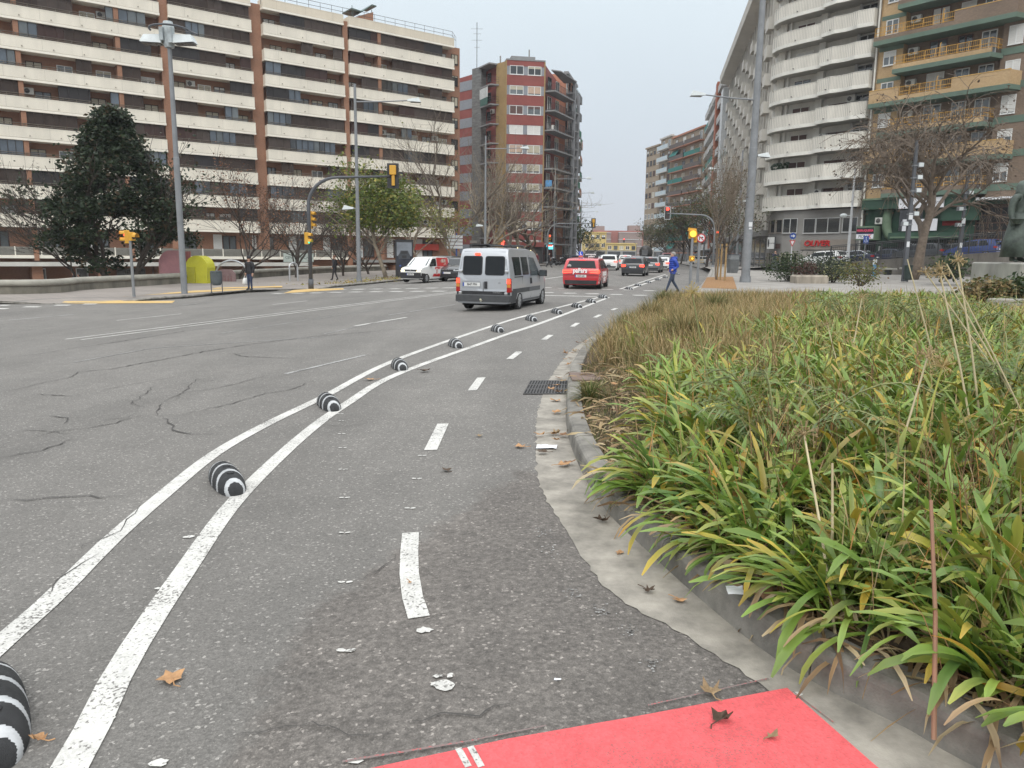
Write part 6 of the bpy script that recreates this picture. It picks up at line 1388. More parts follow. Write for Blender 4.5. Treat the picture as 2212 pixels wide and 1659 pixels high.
# ---- parked cars on the side street
def s_at(u, q, z):
    lo, hi = -25., 30.
    for _ in range(50):
        mid = (lo+hi)/2; x, y = sq_xy(mid, q); k = CX+FOC*x/(y*math.cos(_p)+(EYE-z)*math.sin(_p))
        if k < u: lo = mid
        else: hi = mid
    return lo
PK = 'cars parked along the side street above the fence'; NAVY = paint('dark_blue', (.014, .02, .045)); BLUE = paint('blue', (.018, .04, .16)); DGR = paint('dark_grey', (.035, .038, .042))
for u, q, sp, col, nm, lab, az in ((1842, -6.0, SALOON, NAVY, 'car', 'dark blue car with bright window trim parked nearest the grey shutter', -37.5), (1912, -4.6, SALOON, NAVY, 'car', 'navy saloon parked under the hairdresser sign', -37.5), (1984, -6.0, SUV, DGR, 'car', 'dark grey car with a red tail lamp parked behind the gnarled tree trunks', -37.5),
                                   (2040, -3.2, MINI, DGR, 'car', 'dark hatchback with a tall red tail lamp parked uphill of the tree', -37.5), (2096, -6.2, MINI, BLUE, 'hatchback', 'bright blue hatchback parked behind the fence below the timber entrance', -37.5), (2172, -4.8, MINI, WHP, 'car', 'white car just showing behind the statue', -37.5), (1775, -9., HATCH, WHP, 'car', 'white car with only its roof showing above the dark bush', -37.5), (1818, -3.5, HATCH, BLKP, 'car', 'black car by the white lamp pole, low behind the bushes', -37.5)):
    s_ = s_at(u, q, 1.); x, y = sq_xy(s_, q); c = generic(nm, lab, 'car', x, y, az, sp, col, False, '', PK, z=zst(s_), scale=.95); c.r.rotation_euler.y = 0
    c.r.rotation_mode = 'XYZ'; c.r.rotation_euler.x = -math.atan(.075)
    if u == 1842: c.side('window_trim', [(-1.6, .96), (1.1, .96), (.45, 1.40), (.40, 1.42), (-1.0, 1.42), (-1.75, 1.05), (-1.7, 1.0), (-1.0, 1.375), (.36, 1.375), (.95, .99), (-1.6, .99)], CHROME, e=.012)
# ---- motorcycles
def moto(x, y, rz, label):
    t = thing('motorcycle', label, 'motorcycle', (x, y, gz(x)+.13), rz, 'motorcycles parked by the red block')
    for yy in (-.68, .68):
        m = MB(); m.tube([(0, yy+.30*math.cos(2*PI*k/14), .31+.30*math.sin(2*PI*k/14)) for k in range(15)], .055, 6, False); m.cyl((-.05, yy, .31), (.05, yy, .31), .08, n=8); m.build('wheel', TYRE, t)
    m = MB(); m.loft([[(w*math.cos(2*PI*k/8), yy, z+h*math.sin(2*PI*k/8)) for k in range(8)] for yy, z, w, h in ((-.75, .8, .05, .05), (-.3, .72, .14, .10), (.0, .78, .16, .14), (.3, .82, .15, .15), (.5, .75, .08, .1))]); m.box(-.14, .14, -.2, .25, .3, .62); m.build('body', BLKP, t)
    m = MB(); m.tube([(0, .68, .31), (0, .45, .95)], .035, 5); m.tube([(-.35, .38, 1.02), (0, .45, .97), (.35, .38, 1.02)], .02, 5); m.ball((0, .58, .88), .1, .1, .1, 8, 6); m.tube([(.12, -.6, .3), (.13, .1, .3)], .04, 6); m.build('fork', CHROME, t)
    m = MB(); m.box(-.13, .13, -.65, -.02, .80, .87); m.build('seat', BPL, t)
moto(5.3, 101.5, .5, 'motorcycle parked nearest the passers-by at the red block'); moto(6.6, 102.5, .6, 'motorcycle parked between another one and the dark blue car')
# ================================================================ street furniture
STEEL = mat('galvanised_steel', (.215, .225, .235), .55, .15, 2.); STEELD = mat('dark_grey_pole', (.085, .09, .10), .55, .15, 2.); WPOLE = mat('white_pole', (.55, .56, .57), .5, .1)
LUM = mat('pale_luminaire', (.60, .64, .64), .4, .08); LENS = mat('lamp_lens', (.20, .20, .19), .2, .2, 5.); SIGY = mat('signal_yellow', (.62, .33, .035), .5, .1, 3.); SIGB = mat('signal_black', (.028, .028, .03), .6, .1)
LRED = mat('signal_red_lit', (.9, .05, .03), .4, 0, emit=(1., .05, .03), estr=4.); LAMB = mat('signal_amber_lit', (.95, .55, .08), .4, 0, emit=(1., .42, .03), estr=2.2); LGRN = mat('signal_green_lit', (.05, .8, .35), .4, 0, emit=(.06, .9, .42), estr=2.2)
LOFF = mat('signal_lens_off', (.05, .035, .03), .3, .1); WSIGN = mat('sign_white', (.66, .67, .68), .5, .04); BSIGN = mat('sign_blue', (.03, .07, .26), .5, .05); RSIGN = mat('sign_red', (.50, .03, .03), .5, .05)
def lum(mb, x, y, z, dx, L_=.85):     # flat road luminaire: wedge body, lens below
    mb.m = 1; s = 1 if dx > 0 else -1
    mb.hexa([(x, y-.09, z-.02), (x+s*L_, y-.17, z-.08), (x+s*L_, y+.17, z-.08), (x, y+.09, z-.02)][::s], [(x, y-.07, z+.08), (x+s*L_*.82, y-.12, z+.20), (x+s*L_*.82, y+.12, z+.20), (x, y+.07, z+.08)][::s])
    mb.m = 2; mb.box(x+s*.2, x+s*L_*.95, y-.13, y+.13, z-.095, z-.082)
def lamp(label, loc, rz, h, arm, armz, low=None, r=.085, top=True, group='street lamps with a single arm'):
    t = thing('street_lamp', label, 'street lamp', loc, rz, group)
    m = MB(); m.smooth = True; m.tube([(0, 0, 0), (0, 0, h*.42), (0, 0, h*.421), (0, 0, h)], [r*1.25, r*1.12, r, r*.72], 12); m.tube([(0, 0, 0), (0, 0, .35)], [r*1.6, r*1.5], 12); p = m.build('pole', STEEL, t); p.data.set_sharp_from_angle(angle=.6)
    m = MB(); m.tube([(0, 0, armz), (arm*.5, 0, armz+.06), (arm, 0, armz+.18)], [.05, .04, .035], 8); m.build('arm', STEEL, t)
    m = MB(); lum(m, arm, 0, armz+.17, arm); m.build('luminaire', [STEEL, LUM, LENS], t)
    if low:
        m = MB(); m.tube([(0, 0, low[1]), (math.copysign(.3, low[0]), 0, low[1])], .035, 6); lum(m, math.copysign(.25, low[0]), 0, low[1], low[0], .7); m.build('low_luminaire', [STEEL, LUM, LENS], t)
    return t
# tall multi-head lamp on the far pavement
t = thing('street_lamp', 'tall lamp post with clustered floodlight heads and a ring bar on the far pavement', 'street lamp', (-15.5, 36, gz(-15.5)+.13))
m = MB(); m.smooth = True; m.tube([(0, 0, 0), (0, 0, 6.2), (0, 0, 6.22), (0, 0, 12.0)], [.145, .135, .115, .085], 14); p = m.build('pole', STEEL, t); p.data.set_sharp_from_angle(angle=.6)
m = MB(); m.tube([(.85*math.cos(w), -.75*math.sin(w)+.1, 11.72+.05*math.sin(w)) for w in np.linspace(PI, 0, 12)]+[(1.25, .1, 11.55)], .045, 6); m.build('ring_bar', STEELD, t)
for s in (-1, 1):
    m = MB(); z = 11.3
    m.hexa([(s*.25, -.28, z-.2), (s*1.2, -.30, z-.15), (s*1.2, .25, z-.15), (s*.25, .28, z-.2)][::s], [(s*.25, -.2, z+.18), (s*1.05, -.2, z+.17), (s*1.05, .2, z+.17), (s*.25, .2, z+.18)][::s])
    m.m = 1; m.box(s*.32, s*1.14, -.26, .24, z-.215, z-.19) if s > 0 else m.box(-1.14, -.32, -.26, .24, z-.215, z-.19); m.build('floodlight', [LUM, mat('dark_lens', (.05, .04, .035), .2, .2)], t)
m = MB(); m.lathe([(.20, 10.95), (.24, 11.1), (.26, 11.8), (.2, 12.05)], 10); m.box(-.28, -.12, -.35, -.2, 11.2, 11.75); m.box(.1, .27, -.35, -.2, 11.1, 11.75); m.build('floodlight', [mat('pale_housing', (.42, .46, .47), .4, .2, 5.)], t)
L1 = lamp('single-arm lamp post with a low side lantern next to the green plane tree', (-9.9, 49.2, gz(-9.9)+.13), .12, 12.1, 3.2, 11.05, (-1, 4.6), .11)
lamp('single-arm lamp post rising among the bare trees before the red block', (-2.8, 76, .03), .15, 12.7, 3.4, 11.5, (-1, 4.2), .105)
for i, (x, y) in enumerate(((5.6, 107), (8.6, 132), (14.2, 164), (16.3, 189), (18.6, 217))):
    lamp(('single-arm lamp at the right-hand corner of the red block', 'single-arm lamp beyond the corner of the red block, second along the left kerb', 'distant lamp arm against the sky, highest of the three by the compact green tree', 'distant lamp arm against the sky, middle of three', 'distant lamp arm against the sky, lowest of three')[i], (x, y, .1), .1, 12.7, 4.2 if i < 2 else 3.4, 11.6, None, .1)
t = lamp('very tall thick grey lamp mast standing at the end of the flower bed', (13.2, 43.6, .13), .1, 17.5, -2.9, 9.9, (1, 6.95), .20, group=None)
m = MB(); m.tube([(0, 0, 15.55), (0, 0, 15.85)], .215, 12); m.m = 1; m.box(.15, .95, -.12, .12, 15.62, 15.68); m.box(.2, .6, -.15, .15, 15.7, 16.3); m.ball((.65, 0, 16.2), .25, .2, .35, 7, 5)
for w in range(7): m.tube([(.5, 0, 16.2), (.2+.12*w, -.1+.03*w, 16.75+.1*(w % 3))], .03, 4)
m.build('bracket_camera', [STEELD, SIGB], t)
m = MB(); m.box(-.1, .1, -.262, -.250, 3.1, 3.35); m.box(-.08, .08, -.262, -.250, 2.95, 3.04); m.build('peeled_sticker', WSIGN, t)
for i, (x, y, lab) in enumerate(((25.2, 87, 'right-hand kerb lamp just left of the thick mast'), (29.8, 112, 'right-hand kerb lamp with its arm over the staked sapling'), (33.3, 135, 'right-hand kerb lamp before the brown balconies'), (36., 159, 'most distant lamp on the right-hand kerb'))):
    lamp(lab, (x, y, .13), .1, 13., -3., 10.75, (1, 7.5), .12, group='lamps along the right-hand kerb')
# --- traffic signals
def head(mb, x, y, z, n, lit, back=False, w=.30, s=.30):
    # n lamps; faces -y unless back; m: 0 casing 1 black plate 2.. lenses
    mb.m = 0; h = n*s; mb.bevbox(x-w/2+.03, x+w/2-.03, y-.02, y+.18, z, z+h, .02)
    for i in range(n):
        zz = z+h-(i+.5)*s
        if not back:
            mb.m = lit[i]; mb.cyl((x, y-.03, zz), (x, y-.015, zz), s*.36, n=14)
            mb.m = 0
            P_ = [(x+s*.40*math.cos(a), zz+s*.40*math.sin(a)) for a in np.linspace(-.2, PI+.2, 9)]
            for (a, b), (c, d) in zip(P_, P_[1:]): mb.add([(a, y-.02, b), (c, y-.02, d), (c, y-.2, d), (a, y-.2, b)], [(0, 1, 2, 3)]); mb.add([(a*.985+x*.015, y-.02, b-.008), (c*.985+x*.015, y-.02, d-.008), (c*.985+x*.015, y-.2, d-.008), (a*.985+x*.015, y-.2, b-.008)], [(3, 2, 1, 0)])
LENSES = [SIGY, SIGB, LRED, LAMB, LGRN, LOFF, WSIGN]
def mast(label, loc, rz, hh, arm, lit, back=False, side=True, low=True, poleM=STEELD, r=.095, cat='traffic light'):
    t = thing('traffic_light', label, cat, loc, rz)
    pts = [(0, 0, 0), (0, 0, hh-1.9)]; sg = 1 if arm > 0 else -1; R = 1.55
    pts += [(sg*(R-R*math.cos(a)), 0, hh-1.9+1.45*math.sin(a)) for a in np.linspace(.15, PI/2, 8)]+[(arm, 0, hh-.35)]
    m = MB(); m.smooth = True; m.tube(pts, [r*1.1, r]+[r*.9]*6+[r*.8, r*.7, r*.55], 10); m.tube([(0, 0, 0), (0, 0, .5)], [r*1.5, r*1.45], 10); m.build('pole', poleM, t)
    m = MB(); m.m = 1; m.bevbox(arm-.30, arm+.30, -.005, .03, hh-.95, hh+.3, .02)
    if back:
        m.m = 0; m.bevbox(arm-.16, arm+.17, -.22, -.006, hh-.28, hh+.18, .02); m.bevbox(arm-.06, arm+.10, -.16, -.006, hh-.82, hh-.28, .02)
    else:
        m.m = 6; m.box(arm-.31, arm+.31, -.012, -.006, hh-.96, hh+.31); m.m = 1; m.box(arm-.27, arm+.27, -.02, -.012, hh-.92, hh+.27)
        for i in range(3):
            m.m = lit[i]; m.cyl((arm, -.03, hh+.08-i*.40), (arm, -.022, hh+.08-i*.40), .16, n=14)
    m.build('signal_head', LENSES, t)
    if side:
        m = MB(); head(m, .26, -.05, 3.1, 3, lit, w=.32); m.box(.05, .15, -.03, .05, 3.2, 3.28); h_ = m.build('low_signal_head', LENSES, t)
    if low:
        m = MB(); head(m, -.24, -.05, 2.3, 2, (5, 4), w=.28); m.build('pedestrian_signal_head', LENSES, t)
    return t
def lowheads(t, rot):
    for c in t.children:
        if c.name.startswith(('low_signal', 'pedestrian_signal')): c.rotation_euler = (0, 0, rot)
a = mast('curved mast signal seen from behind, its arm reaching over the far lanes', (-10.6, 40.1, gz(-10.6)+.13), .06, 6.15, 4.35, (5, 5, 5), back=True); lowheads(a, 1.35)
mast('curved mast signal with a red light on the right-hand kerb', (20.5, 79, .13), .08, 6.0, -5.0, (2, 5, 5), low=False, poleM=STEEL)
mast('curved mast signal seen from behind at the corner of the red block', (4.5, 102, .1), .05, 5.9, 6.0, (2, 5, 5), back=True, low=False, poleM=STEEL)
mast('distant curved mast signal with a red light before the yellow house', (36, 226, .1), .1, 5.9, -3.8, (2, 5, 5), side=False, low=False, poleM=STEEL)
t = thing('traffic_light', 'low yellow pedestrian signal with a red light on the far pavement edge', 'traffic light', (-16.6, 33.4, gz(-16.6)+.13))
m = MB(); m.cyl((0, 0, 0), (0, 0, 2.72), .065, .055, 10); m.build('pole', STEEL, t)
m = MB(); head(m, 0, 0, 0, 2, (2, 5), w=.34, s=.28); o = m.build('signal_head', LENSES, t); o.location = (-.22, .0, 2.3); o.rotation_euler = (0, 0, -.95)
m = MB(); head(m, 0, 0, 0, 1, (5,), w=.34, s=.36); o = m.build('signal_head', LENSES, t); o.location = (.12, .05, 2.42); o.rotation_euler = (0, 0, 1.4)
t = thing('traffic_light', 'flashing amber signal on a grey post beside the crossing', 'traffic light', (8.85, 38.3, .13), 0, None, .92)
m = MB(); m.cyl((0, 0, 0), (0, 0, 2.6), .075, .07, 12); m.build('pole', STEEL, t)
m = MB(); m.m = 0; m.bevbox(-.18, .22, -.02, .2, 2.5, 2.98, .03); m.hexa([(-.26, .05, 2.9), (.18, .05, 2.9), (.18, .08, 2.9), (-.26, .08, 2.9)], [(-.22, .05, 3.08), (.22, .05, 3.03), (.22, .08, 3.03), (-.22, .08, 3.08)]); m.m = 3; m.cyl((0.02, -.04, 2.76), (.02, -.02, 2.76), .17, n=16); m.m = 0; m.tube([(.02+.20*math.cos(a_), -.06, 2.76+.20*math.sin(a_)) for a_ in np.linspace(0, 2*PI, 17)], .035, 5, False); m.bevbox(.1, .28, .1, .3, 2.3, 2.6, .02); m.build('signal_head', LENSES, t)
m = MB(); m.m = 0; m.bevbox(-.12, .16, -.12, .08, 1.30, 1.58, .02); m.m = 3; m.cyl((.02, -.14, 1.44), (.02, -.125, 1.44), .055, n=12); m.m = 5; m.cyl((.02, -.132, 1.44), (.02, -.122, 1.44), .09, n=14); m.build('repeater_head', LENSES, t)
# --- signs
def signpost(label, loc, h, r=.035, name='road_sign', M_=STEEL, cat='sign'):
    t = thing(name, label, cat, loc); m = MB(); m.cyl((0, 0, 0), (0, 0, h), r, n=10); m.build('pole', M_, t); return t
def disc(mb, x, y, z, R, mi, th=.01): mb.m = mi; mb.cyl((x, y, z), (x, y-th, z), R, n=20)
t = signpost('round no-right-turn sign on a thick grey post behind the amber signal', (10.2, 42.4, .13), 2.35, .075)
m = MB(); disc(m, .05, -.09, 2.42, .24, 0, .02); disc(m, .05, -.112, 2.42, .185, 1, .004); m.m = 2; m.hexa([(-.06, -.12, 2.3), (-.02, -.12, 2.3), (-.02, -.116, 2.3), (-.06, -.116, 2.3)], [(-.06, -.12, 2.45), (-.02, -.12, 2.45), (-.02, -.116, 2.45), (-.06, -.116, 2.45)]); m.box(-.06, .10, -.12, -.116, 2.43, 2.47); m.poly([(.10, -.118, 2.39), (.10, -.118, 2.51), (.18, -.118, 2.45)][::-1]); m.m = 0; m.hexa([(-.12, -.125, 2.55), (-.09, -.125, 2.58), (-.09, -.121, 2.58), (-.12, -.121, 2.55)], [(.19, -.125, 2.26), (.22, -.125, 2.29), (.22, -.121, 2.29), (.19, -.121, 2.26)]); m.build('sign_face', [RSIGN, WSIGN, INK], t)
t = signpost('round blue arrow sign above a give-way triangle by the grey corner shop', (19.1, 53, .15), 3.1, .035, M_=WPOLE)
m = MB(); disc(m, 0, -.05, 2.85, .22, 0, .015); m.m = 1; m.box(-.13, .05, -.07, -.066, 2.82, 2.88); m.poly([(.03, -.068, 2.74), (.15, -.068, 2.85), (.03, -.068, 2.96)]); m.m = 2; m.poly([(-.21, -.05, 2.55), (0, -.05, 2.12), (.21, -.05, 2.55)]); m.m = 1; m.poly([(-.13, -.055, 2.50), (0, -.055, 2.23), (.13, -.055, 2.50)]); m.build('sign_face', [BSIGN, WSIGN, RSIGN], t)
t = signpost('blue square disabled-parking sign at the end of the fence', (27.4, 60.2, .9), 2.3, .03)
m = MB(); m.box(-.20, .22, -.06, -.04, 1.75, 2.35); m.m = 1; m.cyl((0, -.062, 2.24), (0, -.068, 2.24), .035, n=10); m.tube([(0, -.065, 2.19), (.01, -.065, 2.04), (.09, -.065, 2.02), (.13, -.065, 1.90)], .018, 4); m.tube([(-.02+.085*math.cos(a_), -.065, 1.97+.085*math.sin(a_)) for a_ in np.linspace(2.2, 6., 9)], .014, 4); m.build('sign_face', [BSIGN, WSIGN], t)
t = signpost('stack of white direction boards on a blue post by the parked black cars', (-5.0, 67.5, -.1), 3.4, .07, M_=BSIGN)
for i in range(4):
    m = MB(); m.box(-.85, .55, -.09, -.07, 2.05+i*.30, 2.31+i*.30); m.m = 1; m.box(-.85, .55, -.092, -.09, 2.05+i*.30, 2.07+i*.30); m.build('direction_board', [WSIGN, SIGB], t)
t = thing('advertising_panel', 'dark advertising panel with a car picture standing at the kerb', 'billboard', (-8.05, 56.8, gz(-8.)+.13), .1)
m = MB(); m.bevbox(-.66, .66, -.12, .12, 0, 2.75, .03); m.m = 1; m.box(-.55, .55, -.128, -.12, .55, 2.55); m.m = 2; m.box(-.55, .55, -.132, -.128, 1.55, 2.55); m.build('cabinet', [SIGB, mat('advert_dark', (.035, .04, .055), .25, .4, 1.2), mat('advert_grey_sky', (.22, .24, .27), .25, .2, 1.2)], t)
m = MB(); m.extrude([(-.42, 1.35), (.42, 1.35), (.44, 1.62), (.36, 1.70), (.26, 1.95), (-.26, 1.95), (-.36, 1.70), (-.44, 1.62)], 'y', -.138, -.133); m.m = 1; m.box(-.22, .22, -.141, -.138, 1.72, 1.90); m.box(-.16, .16, -.141, -.138, 1.42, 1.60); m.m = 2; m.cyl((-.3, -.133, .85), (-.3, -.14, .85), .07, n=12); m.build('advert_picture', [mat('advert_car', (.055, .06, .07), .3, .2, 4.), SIGB, BSIGN], t)
# --- litter bins, containers, bollard
def bin_(label, loc, rz, col, legs=True, w=.22, h=.55, z=.38):
    t = thing('litter_bin', label, 'bin', loc, rz); m = MB(); m.lathe([(w*.8, z), (w*.95, z+.1), (w*1.05, z+h), (w*1.12, z+h+.02), (w*1.1, z+h+.06), (w*.9, z+h+.05), (w*.85, z+.1)], 14); m.build('bucket', col, t)
    m = MB()
    if legs:
        for x in (-w, w): m.cyl((x*1.05, 0, 0), (x*1.05, 0, z+h), .025, n=6); m.box(x*1.05-.05, x*1.05+.05, -.05, .05, 0, .02)
    else: m.cyl((0, 0, 0), (0, 0, z), .05, n=6)
    m.build('frame', STEELD, t); return t
bin_('grey two-legged litter bin between the tall lamp post and the man in black', (-14.35, 37.0, gz(-14.4)+.13), .2, mat('bin_grey', (.09, .105, .11), .6, .2), True, .24, .62, .38)
bin_('grey litter bin with a pale lid at the left of the bushes', (18.2, 53.5, .2), 0, mat('bin_slate', (.13, .14, .15), .6, .2), True, .22, .6, .45); bin_('dark green bin at the foot of the two-trunked tree', (21.9, 42.6, .3), 0, mat('bin_green', (.02, .035, .03), .6, .2), False, .20, .75, .1)
t = thing('waste_container', 'grey-green wheeled waste container behind the staked sapling', 'container', (16.4, 57.5, .14), .1); m = MB(); m.hexa([(-.28, -.3, .1), (.28, -.3, .1), (.28, .3, .1), (-.28, .3, .1)], [(-.33, -.36, 1.15), (.33, -.36, 1.15), (.33, .36, 1.15), (-.33, .36, 1.15)]); m.build('tub', mat('container_grey', (.12, .125, .125), .6, .15), t); m = MB(); m.hexa([(-.35, -.38, 1.15), (.35, -.38, 1.15), (.35, .38, 1.15), (-.35, .38, 1.15)], [(-.33, -.3, 1.24), (.33, -.3, 1.24), (.33, .38, 1.30), (-.33, .38, 1.30)]); m.build('lid', mat('container_lid', (.07, .075, .075), .6, .1), t)
t = thing('utility_cabinet', 'tall pale grey cabinet standing behind the waste container', 'cabinet', (17.6, 61.5, .14), .1); m = MB(); m.bevbox(-.36, .36, -.25, .25, 0, 1.55, .03); m.build('body', mat('cabinet_grey', (.19, .20, .205), .6, .1), t); m = MB(); m.box(-.39, .39, -.28, .28, 1.55, 1.60); m.m = 1; m.box(.02, .2, -.262, -.25, .75, 1.1); m.build('cap_notice', [STEELD, WSIGN], t)
t = thing('bollard', 'blue and white striped marker post in front of the bench wall', 'bollard', (23.3, 49.6, .38)); m = MB(); m.cyl((0, 0, 0), (0, 0, .78), .125, n=14); m.m = 1; m.cyl((0, 0, .78), (0, 0, 1.1), .126, n=14); m.m = 2; m.cyl((0, 0, 1.1), (0, 0, 1.13), .11, n=14); m.build('post', [mat('sky_blue', (.12, .33, .55), .6, .25, 4.), WSIGN, GREYC], t)
# --- lamp poles of the right-hand plaza
t = thing('street_lamp', 'thin white lamp pole with a small dome lantern before the corner shop', 'street lamp', (21.7, 50, .35)); m = MB(); m.tube([(0, 0, 0), (0, 0, 2.8), (0, 0, 6.9)], [.10, .085, .05], 10); m.build('pole', WPOLE, t); m = MB(); m.tube([(0, 0, 3.9), (-.35, 0, 3.9)], .025, 6); m.ball((-.5, 0, 3.9), .24, .2, .13, 10, 6); m.build('lantern', LUM, t)
def floodpole(label, loc, h, zs):
    t = thing('floodlight_pole', label, 'street lamp', loc, 0, 'floodlight poles on the right-hand plaza'); m = MB(); m.box(-.10, .10, -.10, .10, 0, h*.55); m.box(-.075, .075, -.075, .075, h*.55, h); m.build('pole', STEELD, t)
    for z, s in zs: m = MB(); m.bevbox(s*.12 if s > 0 else -.42, .42 if s > 0 else -.12, -.18, .14, z, z+.24, .03); m.box(-.12, .12, -.12, .12, z+.05, z+.12); m.m = 1; m.box(s*.14 if s > 0 else -.40, .40 if s > 0 else -.14, -.19, -.18, z+.02, z+.22); m.build('floodlight', [STEEL, LUM], t)
    m = MB(); m.box(-.11, .11, -.115, -.10, 3.4, 3.75); m.box(-.08, .08, -.115, -.10, 1.9, 2.2); m.build('notice_plate', WSIGN, t)
floodpole('dark square floodlight pole with several lamps left of the two-trunked tree', (21.9, 43, .3), 7.6, ((6.2, 1), (5.55, 1), (4.85, 1), (3.6, 1), (3.05, -1))); floodpole('dark square floodlight pole right of the two-trunked tree', (28.6, 49.5, .4), 6.3, ((5.2, 1), (4.2, -1), (3.2, -1)))
# --- retaining wall, fence, bench, planter
def sqv(s, q, z): x, y = sq_xy(s, q); return (x, y, z)
t = thing('retaining_wall', 'weathered concrete retaining wall below the fence and the parked cars', 'wall', sqv(0, -18, .3)); o = Vector(t.location)
m = MB()
for i in range(18): s0, s1 = -1+i*1.4, .4+i*1.4; m.hexa([Vector(sqv(a, q, -.2))-o for a, q in ((s0, -18.3), (s1-.01, -18.3), (s1-.01, -17.95), (s0, -17.95))], [Vector(sqv(a, q, zst(a)+.02))-o for a, q in ((s0, -18.3), (s1-.01, -18.3), (s1-.01, -17.95), (s0, -17.95))])
m.build('wall_face', mat('weathered_concrete', (.17, .155, .135), .9, .35, 1.2, streak=.3), t)
t = thing('metal_fence', 'dark railing fence on top of the retaining wall in front of the parked cars', 'fence', sqv(1.2, -18.1, zst(1.2))); o = Vector(t.location); m = MB(); pm = MB()
for i in range(118):
    s_ = 1.2+i*.16; b = Vector(sqv(s_, -18.1, zst(s_)))-o
    if i % 12 == 0: pm.box(b.x-.04, b.x+.04, b.y-.04, b.y+.04, b.z, b.z+1.28)
    else: m.box(b.x-.012, b.x+.012, b.y-.012, b.y+.012, b.z+.12, b.z+1.15)
for z in (.12, 1.15, 1.26): m.tube([Vector(sqv(1.2, -18.1, zst(1.2)+z))-o, Vector(sqv(20., -18.1, zst(20)+z))-o], .03, 5)
m.build('railing', DKMET, t); pm.build('posts', DKMET, t)
t = thing('bench', 'long low concrete bench in front of the retaining wall', 'bench', sqv(2.5, -19.6, .42), AB); m = MB(); m.bevbox(-2.4, 4.4, -.28, .28, .36, .48, .03); m.build('seat', mat('pale_concrete', (.33, .315, .28), .9, .2, 1.), t)
for x in (-2.0, -.3, 1.6, 3.9): m = MB(); m.box(x-.15, x+.15, -.2, .2, 0, .36); m.build('leg', BPL, t)
t = thing('bench', 'short concrete bench right of the two-trunked tree', 'bench', sqv(9.5, -20.5, .5), AB); m = MB(); m.bevbox(-1.8, 1.8, -.28, .28, .36, .48, .03); m.build('seat', MATS['pale_concrete'], t)
for x in (-1.3, 1.3): m = MB(); m.box(x-.15, x+.15, -.2, .2, 0, .36); m.build('leg', BPL, t)
t = thing('stone_planter', 'pale concrete planter box under the bushes', 'planter', (16.6, 42.8, .13), .05); m = MB(); m.bevbox(-.95, .85, -.5, .6, 0, .48, .09); m.m = 1; m.box(-.8, .7, -.38, .48, .46, .49); m.build('box', [mat('stained_planter', (.33, .29, .235), .9, .3, 2., streak=.3), SOIL], t)
t = thing('low_wall', 'low concrete edging wall at the far right of the bed', 'wall', (13., 17., .3), -.15); m = MB(); m.bevbox(-2.2, 5, -.15, .15, 0, .42, .03); m.build('edging', MATS['pale_concrete'], t)
# --- sculptures on the plaza
t = thing('sculpture', 'big pink rounded slab sculpture behind the plaza wall', 'sculpture', (-21.35, 48.6, -1.5), .12)
m = MB(); ol_ = [(-.95, 0), (.6, 0), (.6, 3.0), (.1, 3.05)]+[(-.25+.72*math.cos(a_)-.0, 2.2+.85*math.sin(a_)) for a_ in np.linspace(PI/2, PI, 7)]
m.extrude(ol_, 'y', -.25, .25); m.build('slab', mat('pink_paint', (.66, .33, .35), .7, .15, 1.), t); m = MB(); m.extrude([(.6, 0), (1.0, 0), (.85, 1.4), (.85, 3.0), (.6, 3.0)], 'y', -.24, .3); m.build('edge_panel', mat('pink_weathered', (.42, .15, .15), .7, .4, 2., streak=.3), t)
t = thing('sculpture', 'yellow round-topped sculpture beside the pink slab', 'sculpture', (-19.75, 48.2, -1.5), -.1)
m = MB(); m.extrude([(-.55, 0), (.7, 0), (.75, 1.4)]+[(.10+.72*math.cos(a_), 2.0+.75*math.sin(a_)) for a_ in np.linspace(-.3, PI+.2, 12)]+[(-.62, 1.4)], 'y', -.5, .5); m.build('block', mat('acid_yellow', (.52, .50, .035), .6, .12, 1.), t); m = MB(); m.extrude([(-.5, 0), (.05, 0), (.02, 2.05), (-.5, 2.05)], 'y', -.56, -.5); m.build('front_panel', mat('mustard_yellow', (.38, .36, .03), .6, .12), t)
def hoop(label, u, Y, R, hgt, rz):
    x, y, z = atY(u, Y, -1.5); t = thing('hoop', label, 'sculpture', (x, y, z), rz); m = MB(); m.tube([(-R, 0, 0)]+[(R*math.cos(a_), 0, hgt-R+R*math.sin(a_)) for a_ in np.linspace(PI, 0, 15)]+[(R, 0, 0)], .06, 7); m.build('bent_tube', mat('brushed_steel', (.5, .51, .52), .35, .1, metal=.5), t)
hoop('wide steel hoop arching behind the yellow sculpture', 502, 50, 1.05, 2.45, .1); hoop('narrow tall steel hoop left of the traffic mast foot', 634, 53, .33, 2.3, .9)
t = thing('information_board', 'small rounded pinkish board under the steel hoop', 'sign', atY(490, 51, -1.5), 0); m = MB(); m.extrude([(-.6, .0), (.6, .0), (.6, 1.55), (.35, 1.85), (-.35, 1.85), (-.6, 1.55)], 'y', -.05, .05); m.m = 1
for i in range(4): m.box(-.3+i*.2, -.28+i*.2, -.056, -.05, .8, 1.4)
m.build('board', [mat('dusty_pink', (.30, .20, .20), .7, .2, 3.), mat('dark_red_mark', (.2, .03, .03), .7, 0)], t)
